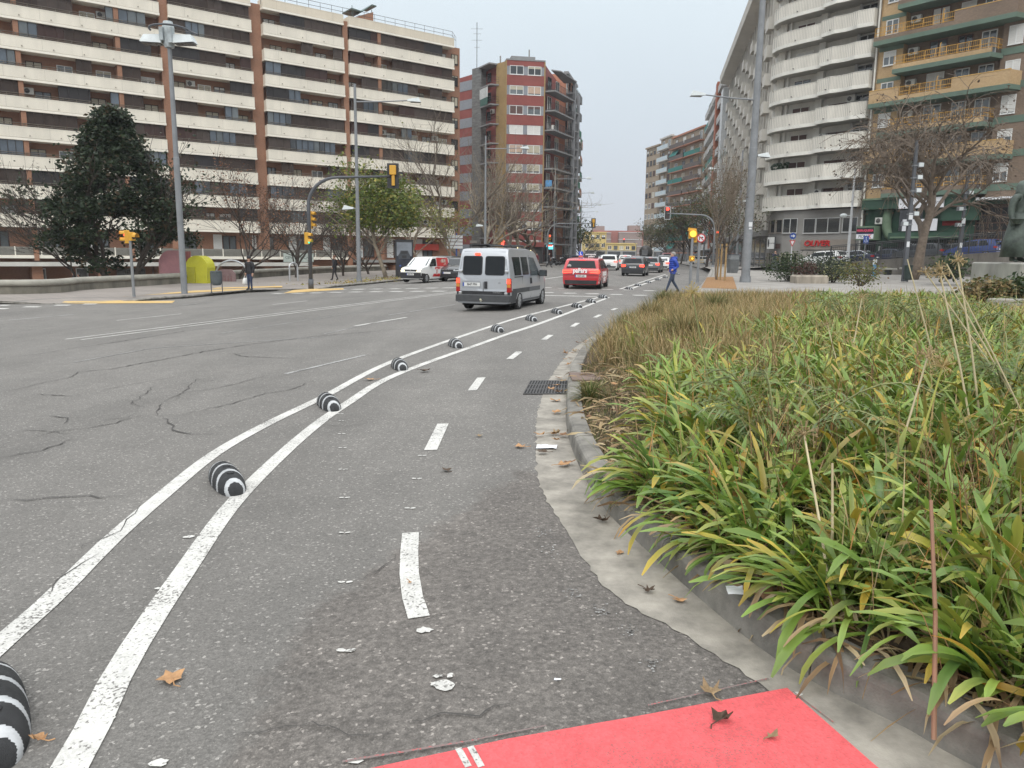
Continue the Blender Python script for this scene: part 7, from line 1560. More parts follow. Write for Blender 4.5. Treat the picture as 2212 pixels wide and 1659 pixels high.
# --- lane separators between the two white lines
STRW = mat('reflective_white', (.47, .48, .485), .45, .28, 9.); RUB = mat('black_rubber', (.040, .041, .043), .65, .4, 12., bump=.9, bscale=260)
def bump_mesh(t):
    m = MB(); m.smooth = True; n, k = 120, 28; Lh, Wh, Hh = .37, .108, .135; V, F = [], []
    for i in range(n+1):
        a = -1+2*i/n; q = max(0, 1-abs(a)**2.3)**.5
        for j in range(k+1):
            b = PI*j/k; V.append((-Wh*q**.85*math.cos(b), a*Lh, Hh*q*math.sin(b)**.9))
    m.v = V
    for i in range(n):
        for j in range(k):
            m.f.append((i*(k+1)+j, (i+1)*(k+1)+j, (i+1)*(k+1)+j+1, i*(k+1)+j+1))
            a = -1+2*(i+.5)/n; b = math.sin(PI*(j+.5)/k); c = (a+1)*.5+.085-.10*b
            m.mi.append(1 if any(p <= c <= q for p, q in ((.09, .155), (.31, .365), (.53, .575), (.74, .775))) else 0); m.sm.append(True)
    m.build('rubber_body', [RUB, STRW], t)
    for a in (-.165, -.02, .125):
        m = MB(); z = .135*max(0, 1-abs(a/.345)**2.3)**.5; m.cyl((.0, a, z-.012), (.0, a, z+.002), .026, n=12); m.build('bolt_hole_disc', BLACK, t)  # black discs paint in the shade of the bolt holes
words = ['first', 'second', 'third', 'fourth', 'fifth', 'sixth', 'seventh', 'eighth', 'ninth', 'tenth']
bp_ = [(-1.86, 2.5), (-2.09, 5.38), (-2.03, 8.25), (-1.66, 11.05), (-1.02, 13.5), (-.32, 15.95), (.45, 18.5), (1.2, 20.85), (1.95, 23.3), (2.62, 25.7), (3.35, 28.5)]
b2 = [(5.4, 35.7), (6.5, 39.9), (7.85, 44.6), (9.35, 49.6), (10.9, 55), (12.5, 60.3), (13.9, 65)]
allb = bp_+b2; first_b = None
for i, (x, y) in enumerate(allb):
    j = min(i, len(bp_)-2) if i < len(bp_) else min(i, len(allb)-2); dx, dy = allb[j+1][0]-allb[j][0], allb[j+1][1]-allb[j][1]; azb = math.atan2(dx, dy)-.56
    lab = ('black and white striped rubber lane bump cut off by the bottom left corner' if i == 0 else 'striped rubber lane bump, %s along the two curved white lines' % words[min(9, i)] if i < 10 else 'striped rubber lane bump at the tip where the white lines end before the crossing') if i < 11 else 'striped rubber lane bump beyond the crossing, %s from the near end' % words[i-11]
    if first_b is None: first_b = thing('lane_separator', lab, 'lane bump', (x, y, gz(x)+.004), -azb, 'striped rubber lane bumps'); bump_mesh(first_b)
    else: dup(first_b, (x, y, gz(x)+.004), -azb, lab)
# --- drain grates
def grate(label, pts, n1, n2):
    c = sum((Vector(p) for p in pts), Vector())/4; t = thing('drain_grate', label, 'drain', c); P4 = [Vector(p)-c for p in pts]; f = lambda a, b: P4[0].lerp(P4[1], a).lerp(P4[3].lerp(P4[2], a), b)
    m = MB(); q = [f(0, 0), f(1, 0), f(1, 1), f(0, 1)]; m.poly([v+Vector((0, 0, .009)) for v in q]); m.build('pit', BLACK, t); m = MB()
    for i in range(n1+1): a = i/n1; m.hexa([f(max(0, a-.018), 0), f(min(1, a+.018), 0), f(min(1, a+.018), 1), f(max(0, a-.018), 1)], [v+Vector((0, 0, .016)) for v in (f(max(0, a-.018), 0), f(min(1, a+.018), 0), f(min(1, a+.018), 1), f(max(0, a-.018), 1))])
    for i in range(n2+1): a = i/n2; m.hexa([f(0, max(0, a-.03)), f(1, max(0, a-.03)), f(1, min(1, a+.03)), f(0, min(1, a+.03))], [v+Vector((0, 0, .0145)) for v in (f(0, max(0, a-.03)), f(1, max(0, a-.03)), f(1, min(1, a+.03)), f(0, min(1, a+.03)))])
    m.build('bars', mat('cast_iron', (.065, .062, .06), .6, .3, 8.), t)
grate('cast iron drain grate in the gutter beside the kerb tussock', [G(1130, 853), G(1224, 853), G(1226, 824), G(1146, 824)], 14, 3); grate('second drain grate farther along the kerb by the crossing end of the bed', [G(1348, 684), G(1388, 684), G(1396, 676), G(1362, 676)], 8, 2)
t = thing('inspection_cover', 'reddish paved inspection cover set in the kerb by the drain grate', 'cover', G(1290, 815, .15)); m = MB(); m.box(-.32, .42, -.28, .28, -.05, .015); m.build('slab', brick('cover_setts', (.20, .14, .115), (.23, .165, .135), (.12, .10, .09), 9., var=.3), t)
# --- fallen leaves and litter
LT = [mat('leaf_tan', (.42, .235, .11), .75, .25, 25.), mat('leaf_brown', (.21, .115, .06), .8, .3, 25.), mat('leaf_dark', (.085, .055, .035), .85, .3, 25.), mat('leaf_dun', (.30, .21, .115), .8, .3, 25.)]
def dry_leaf(label, u, v, size, mi, seed, curl=.25, group='fallen plane leaves on the road', dz=.012, name='dry_leaf'):
    r = random.Random(seed); p = G(u, v); pts = []; a0 = r.uniform(0, 6.3)
    for i in range(15):
        a = a0+2*PI*i/15; rad = size*(.47 if i % 3 == 1 else .34)*(1.0+.22*math.cos(a-a0))*r.uniform(.72, 1.2)
        z = curl*size*(.9*(rad/size)**2*(1+r.uniform(-.8, 1.2))+.35*abs(math.sin(a-a0))*rad/size); pts.append((rad*math.cos(a), rad*math.sin(a)*(1-.45*min(1, curl)), z))
    m = MB(); m.add([(0, 0, curl*size*.05)]+pts, [(0, 1+i, 1+(i+1) % 15) for i in range(15)]); m.tube([(0, 0, .004), (size*.55*math.cos(a0+3.3), size*.55*math.sin(a0+3.3), .006), (size*.8*math.cos(a0+3.5), size*.8*math.sin(a0+3.5), .01)], .0025, 4)
    o = m.build(name, LT[mi], None, (p.x, p.y, p.z+dz)); tag(o, label, 'leaf', group); return o
for i, (lab, u, v, s, mi, c) in enumerate((('tan plane leaf lying alone near the second lane line in the foreground', 373, 1472, .115, 0, .2), ('tan leaf between the two white lines near the third bump', 800, 822, .16, 0, .3), ('curled brown leaf right of the white line under the fourth bump', 917, 804, .2, 2, .6), ('dun curled leaf at the top edge of the red paint', 1535, 1503, .085, 3, .6), ('dark shrivelled leaf in the middle of the red paint', 1556, 1562, .10, 2, .9), ('pale crumpled leaf on the red paint', 1665, 1600, .05, 3, .7), ('tan leaf at the edge of the gutter concrete', 1124, 968, .11, 0, .3), ('dark leaf lying against the kerb foot', 1302, 1131, .11, 2, .9), ('dark curled leaf in the gutter near the front', 1400, 1282, .085, 2, .8), ('orange-tan leaf in the gutter beside the kerb near the front', 1466, 1301, .07, 0, .4), ('small tan leaf by the worn white paint spots', 1338, 1198, .06, 0, .2), ('brown scrap of leaf between the dashed line and the gutter', 1035, 944, .07, 3, .3), ('dark leaf lying on the lane beyond the white dash', 965, 1019, .10, 2, .5), ('tan leaf on the white dash', 885, 1262, .03, 0, .2), ('brown leaf against the bottom left lane bump', 88, 1605, .07, 0, .8), ('tan leaf near the grate', 1200, 868, .14, 0, .4), ('tan leaf on the drain grate', 1190, 842, .12, 0, .3))):
    dry_leaf(lab, u, v, s, mi, 400+i, c)
r6 = random.Random(17)
for i in range(34):                # drifted leaves in the gutter
    y = r6.choice((r6.uniform(5.0, 7.6), r6.uniform(8, 12.5), r6.uniform(12, 20))); x = interp(kx, y)-abs(r6.gauss(0, .11))-.03
    k = CX; p = Vector((x, y, 0)); o = dry_leaf('dry leaf drifted into the gutter along the kerb of the bed', 1100, 1000, r6.uniform(.05, .13), r6.choice((0, 0, 1, 2, 3)), 500+i, r6.uniform(.2, .8), 'dry leaves drifted in the gutter'); o.location = (x, y, .016+r6.random()*.02)
for i in range(16):
    y = r6.uniform(5.2, 11.); x = xk(y)+r6.uniform(.0, .8); o = dry_leaf('dry leaf lying on the turf behind the kerb', 1100, 1000, r6.uniform(.06, .14), r6.choice((0, 1, 3)), 600+i, .5, 'dry leaves on the turf'); o.location = (x, y, soilz(x, y)+.05)
o = dry_leaf('large brown plane leaf resting on the kerb under the strap leaves', 1100, 1000, .17, 1, 777, .5, None); p = G(1640, 1285, .19); o.location = p
for lab, u, v, w_, h_, z in (('white sheet of paper lying in the gutter', 1181, 966, .085, .06, .012), ('crumpled white paper scrap on the kerb under the leaves', 1592, 1277, .045, .04, .175), ('white cigarette end on the road near the front', 1204, 1469, .012, .006, .012)):
    p = G(u, v, z); r = random.Random(u); m = MB(); n = 5; V = [(w_*(2*i/n-1)+.12*h_*(2*j/n-1), h_*(2*j/n-1)+r.uniform(-.002, .002), .004+abs(r.gauss(0, .12))*h_*.6) for j in range(n+1) for i in range(n+1)]; m.add(V, [(j*(n+1)+i, j*(n+1)+i+1, (j+1)*(n+1)+i+1, (j+1)*(n+1)+i) for j in range(n) for i in range(n)])
    tag(m.build('paper_scrap', mat('paper_white', (.74, .75, .78), .7, .05), None, p), lab, 'litter')
p = G(1381, 906, .22); m = MB(); m.ball((0, 0, 0), .03, .02, .02, 7, 5); tag(m.build('wrapper', mat('wrapper_blue', (.15, .35, .6), .4, .4, 40.), None, p), 'small blue wrapper lying on the turf', 'litter')
# yellow leaf fall on the far pavement
q8 = np.random.default_rng(9); n = 1500; yy = q8.uniform(46, 72, n); xx = np.array([xl(a) for a in yy])-np.abs(q8.normal(0, 2.2, n))+q8.uniform(-.3, .5, n); zz = np.array([(zpl(a, b) if a < xl(b) else gz(a))+.03 for a, b in zip(xx, yy)])
lf = leaf_cards('leaf_litter', np.stack([xx, yy, zz], 1), .13, [(3, (.30, .28, .07)), (2, (.36, .26, .09)), (1, (.25, .14, .06))], 77, None, droop=0.); lf['kind'] = 'stuff'
# ================================================================ people and the statue
SKIN = mat('skin', (.48, .29, .21), .6, .08, 8.); HAIRD = mat('dark_hair', (.03, .022, .018), .7, .2, 20.); HAIRG = mat('grey_hair', (.28, .26, .24), .7, .2, 20.); SHOE = mat('dark_shoe', (.02, .02, .022), .6, .1)
def skin_body(J, E_, root):          # joints {name: (co, r)}, edges -> one continuous evaluated mesh
    names = list(J); me = bpy.data.meshes.new('armature'); me.from_pydata([J[n][0] for n in names], [(names.index(a), names.index(b)) for a, b in E_], [])
    o = bpy.data.objects.new('armature', me); COL.objects.link(o); sk = o.modifiers.new('s', 'SKIN'); sk.use_smooth_shade = True; sk.branch_smoothing = .4
    lay = me.skin_vertices[0].data if me.skin_vertices else None
    for i, n in enumerate(names):
        r = J[n][1]; lay[i].radius = r if hasattr(r, '__len__') else (r, r); lay[i].use_root = (n == root)
    sb = o.modifiers.new('d', 'SUBSURF'); sb.levels = 2; sb.render_levels = 2
    bpy.context.view_layer.update(); dg = bpy.context.evaluated_depsgraph_get(); m2 = bpy.data.meshes.new_from_object(o.evaluated_get(dg)); bpy.data.objects.remove(o); bpy.data.meshes.remove(me)
    return m2
def person(label, loc, rz, h, P, coat, legs, shoes=SHOE, hair=HAIRD, hairlen=0, hat=None, skin=SKIN, name='person', cat='person', bulk=1., coat_z=.86, all_mat=None, group=None, hands=True):
    t = thing(name, label, cat, loc, rz, group, h/1.75)
    J = dict(pelvis=((0, 0, .95), (.135*bulk, .105*bulk)), belly=((0, P.get('lean', 0)*.3, 1.12), (.14*bulk, .11*bulk)), chest=((0, P.get('lean', 0)*.8, 1.31), (.165*bulk, .12*bulk)), collar=((0, P.get('lean', 0), 1.435), (.10*bulk, .085*bulk)), neck=((0, P.get('lean', 0)+.015, 1.50), .055), jaw=((0, P.get('lean', 0)+.04, 1.565), (.062, .075)), skull=((0, P.get('lean', 0)+.02, 1.655), (.078, .094)), crown=((0, P.get('lean', 0)+.01, 1.715), (.055, .066)))
    E_ = [('pelvis', 'belly'), ('belly', 'chest'), ('chest', 'collar'), ('collar', 'neck'), ('neck', 'jaw'), ('jaw', 'skull'), ('skull', 'crown')]
    reg = {}
    for s, q in (('l', -1), ('r', 1)):
        sh = (q*.19*bulk, P.get('lean', 0)*.9, 1.40); el, wr = P['elbow_'+s], P['wrist_'+s]
        hd = Vector(wr)+(Vector(wr)-Vector(el)).normalized()*.09
        J['sh_'+s] = (sh, .072*bulk); J['el_'+s] = (el, .055*bulk); J['wr_'+s] = (wr, .040*bulk); J['hand_'+s] = (tuple(hd), (.036, .026))
        J['hip_'+s] = ((q*.09, 0, .88), (.095*bulk, .10*bulk)); J['kn_'+s] = (P['knee_'+s], .066); J['an_'+s] = (P['ankle_'+s], .046)
        a = Vector(P['ankle_'+s]); J['heel_'+s] = (tuple(a+Vector((0, -.03, -.055))), .038); J['toe_'+s] = (tuple(a+Vector((q*.02, .155, -.06+P.get('toe_'+s, 0)))), (.042, .030))
        E_ += [('collar', 'sh_'+s), ('sh_'+s, 'el_'+s), ('el_'+s, 'wr_'+s), ('wr_'+s, 'hand_'+s), ('pelvis', 'hip_'+s), ('hip_'+s, 'kn_'+s), ('kn_'+s, 'an_'+s), ('an_'+s, 'heel_'+s), ('an_'+s, 'toe_'+s)]
    me = skin_body(J, E_, 'pelvis')
    segs = [(Vector(J[a][0]), Vector(J[b][0]), a, b) for a, b in E_]
    mats = [coat, legs, shoes, skin] if not all_mat else [all_mat]*4
    for m in mats: me.materials.append(m)
    for f in me.polygons:
        c = f.center; best = None
        for a, b, na, nb in segs:
            d = b-a; u = max(0, min(1, (c-a).dot(d)/d.length_squared)); q = (c-(a+d*u)).length
            if best is None or q < best[0]: best = (q, na, nb, u)
        _, na, nb, u = best; k = 0
        if nb in ('neck', 'jaw', 'skull', 'crown') and c.z > 1.475: k = 3
        elif nb.startswith('hand') or (nb.startswith('wr') and u > .93): k = 3
        elif nb.startswith(('heel', 'toe')) or (nb.startswith('an') and u > .9): k = 2
        elif nb.startswith(('hip', 'kn', 'an')) or na.startswith(('hip', 'kn')): k = 1
        if k == 1 and c.z > coat_z: k = 0
        if k == 0 and na == 'pelvis' and c.z < coat_z: k = 1
        f.material_index = k; f.use_smooth = True
    o = bpy.data.objects.new('body', me); COL.objects.link(o); o.parent = t
    ly = P.get('lean', 0)
    m = MB(); m.smooth = True
    if hat: m.lathe([(.094, -.02), (.102, .02), (.10, .075), (.07, .115), (.02, .13)], 12, (0, ly+.015, 1.66), 1, 1.15); m.build('hat', hat, t)
    else:
        n = 12
        for i in range(5):
            pass
        m.lathe([(.083, -.05-hairlen), (.093, .0), (.088, .055), (.06, .095), (.02, .11)], n, (0, ly-.004, 1.655), 1., 1.18)
        m.v = [(x, y-(.035 if y > ly+.03 and z < 1.70 else 0), z) for x, y, z in m.v]; m.build('hair', hair if not all_mat else all_mat, t)
    m = MB(); mm = [skin if not all_mat else all_mat, INK if not all_mat else all_mat, mat('lip', (.33, .14, .12), .6, 0) if not all_mat else all_mat]
    m.ball((0, ly+.118, 1.60), .014, .02, .02, 6, 5)
    for q in (-1, 1): m.m = 0; m.ball((q*.083, ly+.015, 1.61), .012, .02, .03, 6, 5); m.m = 1; m.ball((q*.03, ly+.098, 1.628), .011, .008, .006, 6, 4)
    m.m = 2; m.box(-.022, .022, ly+.098, ly+.107, 1.562, 1.57); m.build('face', mm, t)
    if hands:
        for s, q in (('l', -1), ('r', 1)):
            wr, el = Vector(P['wrist_'+s]), Vector(P['elbow_'+s]); d = (wr-el).normalized(); sd = d.cross(Vector((0, 0, 1))) if abs(d.z) < .9 else Vector((0, 1, 0)); sd.normalize(); nr = d.cross(sd); m = MB(); p0 = wr+d*.085
            for i, (o_, l) in enumerate(((-.027, .065), (-.009, .078), (.009, .072), (.026, .055))): a = p0+sd*o_; m.tube([a, a+d*l*.5+nr*.006, a+d*l*.85+nr*.022*q], [.0095, .0085, .007], 6)
            a = wr+d*.03-sd*.03; m.tube([a, a+d*.035-sd*.025, a+d*.065-sd*.028+nr*.01], [.011, .010, .008], 6); m.build('fingers', skin if not all_mat else all_mat, t)
    return t
def walk(st, swing=.25, lean=.02, elb=.06):
    return dict(lean=lean, knee_l=(-.09, .02+st*.35, .50), ankle_l=(-.09, st*.75, .09), knee_r=(.09, .08-st*.30, .51), ankle_r=(.09, -st*.78, .11), toe_l=.015, toe_r=-.0, elbow_l=(-.26, -swing*.5, 1.13), wrist_l=(-.25, -swing*.6+.12, .90), elbow_r=(.26, swing*.35-.05, 1.13), wrist_r=(.25, swing*.8, .92))
STAND = dict(lean=0., knee_l=(-.10, .03, .50), ankle_l=(-.11, 0, .09), knee_r=(.10, .02, .50), ankle_r=(.12, .0, .09), elbow_l=(-.27, -.04, 1.12), wrist_l=(-.26, .03, .87), elbow_r=(.27, -.03, 1.12), wrist_r=(.27, .04, .87))
JEAN = mat('denim', (.040, .056, .092), .85, .3, 14.); BJK = mat('blue_jacket', (.018, .055, .36), .5, .2, 9., bump=.8, bscale=14); BLKC = mat('black_coat', (.018, .018, .022), .7, .2, 8.); DKT = mat('dark_trousers', (.025, .022, .024), .8, .2); NVY = mat('navy_jeans', (.03, .045, .09), .8, .25, 10.)
w = walk(.42, .2, .03); w.update(elbow_r=(.25, -.14, 1.14), wrist_r=(.20, .08, 1.0), elbow_l=(-.25, -.12, 1.14), wrist_l=(-.20, .1, 1.0))
p = person('man in a bright blue padded jacket and jeans striding over the crossing', (6.85, 32.9, .0), math.radians(100), 1.74, w, BJK, JEAN, hair=HAIRG, bulk=1.22, coat_z=.84, hands=False)
m = MB(); m.smooth = True
for i in range(6): z = .90+i*.085; m.lathe([(.185, z), (.205, z+.04), (.185, z+.085)], 14, (0, .01+.012*i*.4, 0), 1.05-.02*abs(i-3), .82)
m.build('quilted_panels', BJK, p); m = MB(); m.smooth = True; m.lathe([(.10, 1.42), (.135, 1.47), (.13, 1.54), (.09, 1.56)], 12, (0, -.02, 0), 1, 1.1); m.build('hood', BJK, p)
p = person('man in a black coat and woollen hat holding a white carrier bag', (-13.75, 40.0, gz(-13)+.13), math.radians(150), 1.75, dict(STAND, elbow_r=(.28, -.02, 1.12)), BLKC, NVY, hat=BLKC, bulk=1.22, coat_z=.84)
bw = Vector(p.location)+Matrix.Rotation(math.radians(150), 3, 'Z') @ Vector((.29, .05, 0))
t = thing('carrier_bag', 'white plastic carrier bag hanging from the hand of the man in black', 'bag', (bw.x, bw.y, p.location.z+.28), .6); m = MB(); m.smooth = True; m.loft([[(a*math.cos(2*PI*k/10), b*math.sin(2*PI*k/10), z) for k in range(10)] for z, a, b in ((0, .13, .06), (.08, .17, .09), (.25, .15, .07), (.36, .09, .04))]); m.build('bag_body', mat('plastic_white', (.72, .72, .70), .4, .08, 9.), t); m = MB(); m.tube([(-.07, 0, .36), (-.02, 0, .50), (.02, 0, .50), (.07, 0, .36)], .012, 5); m.build('handle', MATS['plastic_white'], t)
p = person('man in dark clothes with a striped scarf walking past the plaza wall', (-12.7, 54.6, gz(-12.7)+.13), math.radians(75), 1.76, walk(.22, .1), BLKC, DKT, hair=mat('auburn_hair', (.16, .07, .04), .7, .2), bulk=1.1, hands=False)
m = MB(); m.tube([(-.1, .02, 1.49), (0, .12, 1.47), (.1, .02, 1.49), (0, -.08, 1.50), (-.1, .02, 1.49)], .045, 7, False); m.m = 1; m.box(.0, .11, .12, .15, 1.0, 1.46); m.m = 0; m.box(.025, .05, .151, .155, 1.0, 1.46); m.box(.075, .095, .151, .155, 1.0, 1.46); m.build('scarf', [mat('scarf_rust', (.22, .12, .08), .9, .2), mat('scarf_cream', (.42, .36, .27), .9, .2)], p)
person('man in a dark jacket holding a phone up to his face by the grey shops', (23.6, 69.5, .42), math.radians(170), 1.72, dict(STAND, elbow_l=(-.25, .12, 1.17), wrist_l=(-.07, .30, 1.42), elbow_r=(.25, .12, 1.17), wrist_r=(.07, .30, 1.42)), mat('navy_jacket', (.02, .024, .05), .7, .2), DKT, hair=HAIRD, bulk=1.12)
person('dark-clad passer-by walking in front of the brick piers behind the plaza wall', atY(161, 62, -2.), math.radians(110), 1.74, walk(.25), BLKC, DKT, bulk=1.1, hands=False); person('shorter dark-clad passer-by following the one by the brick pier', atY(172, 62.5, -2.05), math.radians(105), 1.62, walk(.2), BLKC, DKT, bulk=1.1, hands=False, hairlen=.05)
person('person in black striding along the pavement at the corner of the red block', (4.2, 91.5, .0), math.radians(-95), 1.74, walk(.4), BLKC, DKT, hands=False); person('person in a dark red coat standing among the shoppers at the red block', (2.9, 95, .0), math.radians(150), 1.66, STAND, mat('maroon_coat', (.14, .02, .03), .8, .2), DKT, hands=False); person('person in black among the shoppers left of the dark red coat', (2.2, 95.5, .0), math.radians(200), 1.7, STAND, BLKC, DKT, hands=False); person('person in grey beside the shoppers at the red block', (1.4, 96, .0), math.radians(120), 1.7, STAND, mat('grey_coat', (.08, .08, .085), .8, .2), DKT, hands=False)
person('woman in a beige coat on the pavement beyond the flashing amber signal', (25.0, 96.5, .13), math.radians(80), 1.64, walk(.15), mat('beige_coat', (.34, .27, .19), .8, .2), mat('beige_trousers', (.28, .23, .17), .8, .2), hair=mat('fair_hair', (.3, .2, .1), .7, .2), hairlen=.06, bulk=1.1, coat_z=.7, hands=False); person('dark-haired person in black next to the woman in beige', (24.2, 96.3, .13), math.radians(60), 1.62, walk(.12), BLKC, DKT, hairlen=.05, hands=False)
# ---- bronze group on its pedestal, cut by the right edge of the frame
BRZ = mat('bronze_patina', (.075, .095, .08), .6, .45, 5., bump=.4, bscale=14)
t = thing('pedestal', 'pale concrete pedestal carrying the bronze statue', 'pedestal', (16.75, 22.6, .2), -.1); m = MB(); m.bevbox(-2.1, 3.2, -.7, 2.2, 0, 1.30, .04); m.build('block', mat('pedestal_concrete', (.34, .33, .295), .9, .25, 1.2, streak=.3), t)
BC = dict(skin=BRZ, all_mat=BRZ, name='statue', cat='statue')
s1 = person('bronze statue of a striding man in a flat cap on the pedestal', (15.45, 22.7, 1.50), math.radians(165), 2.5, dict(walk(.14, .1), elbow_l=(-.28, 0, 1.13), wrist_l=(-.27, .1, .90)), BRZ, BRZ, bulk=1.32, hat=BRZ, **BC)
m = MB(); m.smooth = True; m.lathe([(.15, 0), (.16, .02), (.10, .05)], 14, (0, .07, 1.72), 1, 1.3); m.build('cap_peak', BRZ, s1); m = MB(); m.smooth = True; m.loft([[(a*math.cos(2*PI*k/14)*(1+.06*math.cos(4*k)), b*math.sin(2*PI*k/14), z) for k in range(14)] for z, a, b in ((.78, .25, .20), (1.0, .23, .18), (1.3, .245, .18), (1.42, .19, .14))]); m.build('jacket', BRZ, s1)
s2 = person('bronze statue of a woman in a long skirt and shawl behind the striding man', (14.98, 23.0, 1.50), math.radians(200), 2.36, dict(STAND, elbow_l=(-.27, .02, 1.12), wrist_l=(-.3, .2, .95)), BRZ, BRZ, bulk=1.2, hairlen=.05, **BC)
m = MB(); m.smooth = True; m.loft([[(a*math.cos(2*PI*k/18)*(1+.05*math.cos(5*2*PI*k/18)), a*.85*math.sin(2*PI*k/18)*(1+.05*math.cos(5*2*PI*k/18)), z) for k in range(18)] for z, a in ((.12, .34), (.5, .30), (.9, .22), (1.08, .17))]); m.build('skirt', BRZ, s2); m = MB(); m.smooth = True; m.lathe([(.16, 1.40), (.125, 1.52), (.118, 1.66), (.07, 1.755), (.02, 1.77)], 14, (0, -.015, 0), 1, 1.1); m.build('shawl', BRZ, s2)
t = thing('statue_basket', 'bronze basket carried by the statue of the woman', 'statue', (14.72, 22.72, 2.62), 0); m = MB(); m.lathe([(.10, 0), (.18, .12), (.2, .14), (.16, .15)], 12); m.build('basket', BRZ, t)
# ================================================================ the planted bed
STRAP = tintmat('strap_leaf', .38, .5, .22); DRYM = tintmat('dry_grass_blade', .7, .25, .25)
def straps(name, B, az, el, L_, W_, droop, C0, C1, mat_, K=6, crease=.25, twist=None, kind='stuff', parent=None, tipw=.25, label=None, cat=None):
    n = len(B); t = np.linspace(0, 1, K+1); th = el[:, None]-droop[:, None]*(t[None, :]**1.25)
    ds = L_[:, None]/K; r = np.concatenate([np.zeros((n, 1)), np.cumsum(np.cos(th[:, :-1])*ds, 1)], 1); z = np.concatenate([np.zeros((n, 1)), np.cumsum(np.sin(th[:, :-1])*ds, 1)], 1)
    prof = np.minimum(1, .72+.8*t)*np.where(t > .84, 1-(1-tipw)*((t-.84)/.16)**2, 1); w = W_[:, None]*prof[None, :]*.5
    ca, sa = np.cos(az)[:, None], np.sin(az)[:, None]
    cx, cy = B[:, 0:1]+r*ca, B[:, 1:2]+r*sa; cz = B[:, 2:3]+z
    tw = (twist if twist is not None else np.zeros(n))[:, None]*t[None, :]
    sx, sy, sz = -sa*np.cos(tw), ca*np.cos(tw), np.sin(tw)
    up = np.cos(th)*crease; nx = -np.sin(th)*ca*crease; ny = -np.sin(th)*sa*crease
    Lf = np.stack([cx+sx*w+nx*w, cy+sy*w+ny*w, cz+sz*w+up*w], -1); Rt = np.stack([cx-sx*w+nx*w, cy-sy*w+ny*w, cz-sz*w+up*w], -1); Md = np.stack([cx, cy, cz], -1)
    V = np.stack([Lf, Md, Rt], 2).reshape(-1, 3)                       # n*(K+1)*3
    base = (np.arange(n)*(K+1)*3)[:, None, None]; k = (np.arange(K)*3)[None, :, None]
    q = np.stack([np.stack([k[..., 0]*0+a+k[..., 0] for a in (0, 1, 4, 3)], -1), np.stack([k[..., 0]+a for a in (1, 2, 5, 4)], -1)], 2)
    F = (base[..., None]+q).reshape(-1, 4)
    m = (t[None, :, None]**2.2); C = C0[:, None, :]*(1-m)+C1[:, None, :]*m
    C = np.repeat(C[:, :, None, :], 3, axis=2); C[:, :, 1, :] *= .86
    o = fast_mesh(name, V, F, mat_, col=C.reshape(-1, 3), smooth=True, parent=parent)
    if kind: o['kind'] = kind
    return o
g8 = np.random.default_rng(88)
GT_ = [(3, (.17, .23, .06)), (2, (.25, .28, .09))]
def pick(pal, n): return cols(g8, n, pal)
AG = [(5, (.150, .265, .038)), (4, (.21, .335, .050)), (2.5, (.085, .185, .050)), (3, (.31, .41, .075)), (1.2, (.42, .44, .065))]
AGT = [(6, (.21, .31, .07)), (2, (.38, .40, .09)), (1.0, (.55, .38, .06)), (.6, (.48, .30, .12))]
AGY = [(3, (.42, .30, .04)), (2, (.48, .22, .03)), (1, (.34, .33, .06))]
DRY = [(3, (.46, .34, .19)), (3, (.36, .24, .13)), (2, (.58, .47, .29)), (1, (.2, .13, .08))]
OLV = [(3, (.19, .19, .07)), (2, (.27, .235, .09)), (2, (.15, .18, .06))]
TANG = [(4, (.39, .28, .13)), (3, (.48, .36, .19)), (2, (.29, .195, .09)), (2, (.26, .23, .09)), (1, (.56, .45, .26))]
def dens_grid(x0f, x1f, y0, y1, step, keep=lambda x, y: True):
    P_ = []; y = y0
    while y < y1:
        x = x0f(y)
        while x < x1f(y):
            a, b = x+g8.uniform(-.5, .5)*step, y+g8.uniform(-.5, .5)*step
            if a > x0f(b) and keep(a, b): P_.append((a, b))
            x += step
        y += step*.87
    return P_
right = lambda y: min(26, .80*y+1.2)
def lowzone(x, y): return 4.9 < y < 9.4 and x < xk(y)+.62+.12*math.sin(y*3)-.25*(y < 5.6)   # short turf by the kerb
def dryzone(x, y):                                      # brown grasses toward the far left of the bed
    if y < 7.8: return False
    return x < .43*y-1.05+.3*math.sin(y*1.7)+.25*math.sin(x*2.+y) and x > xk(y)
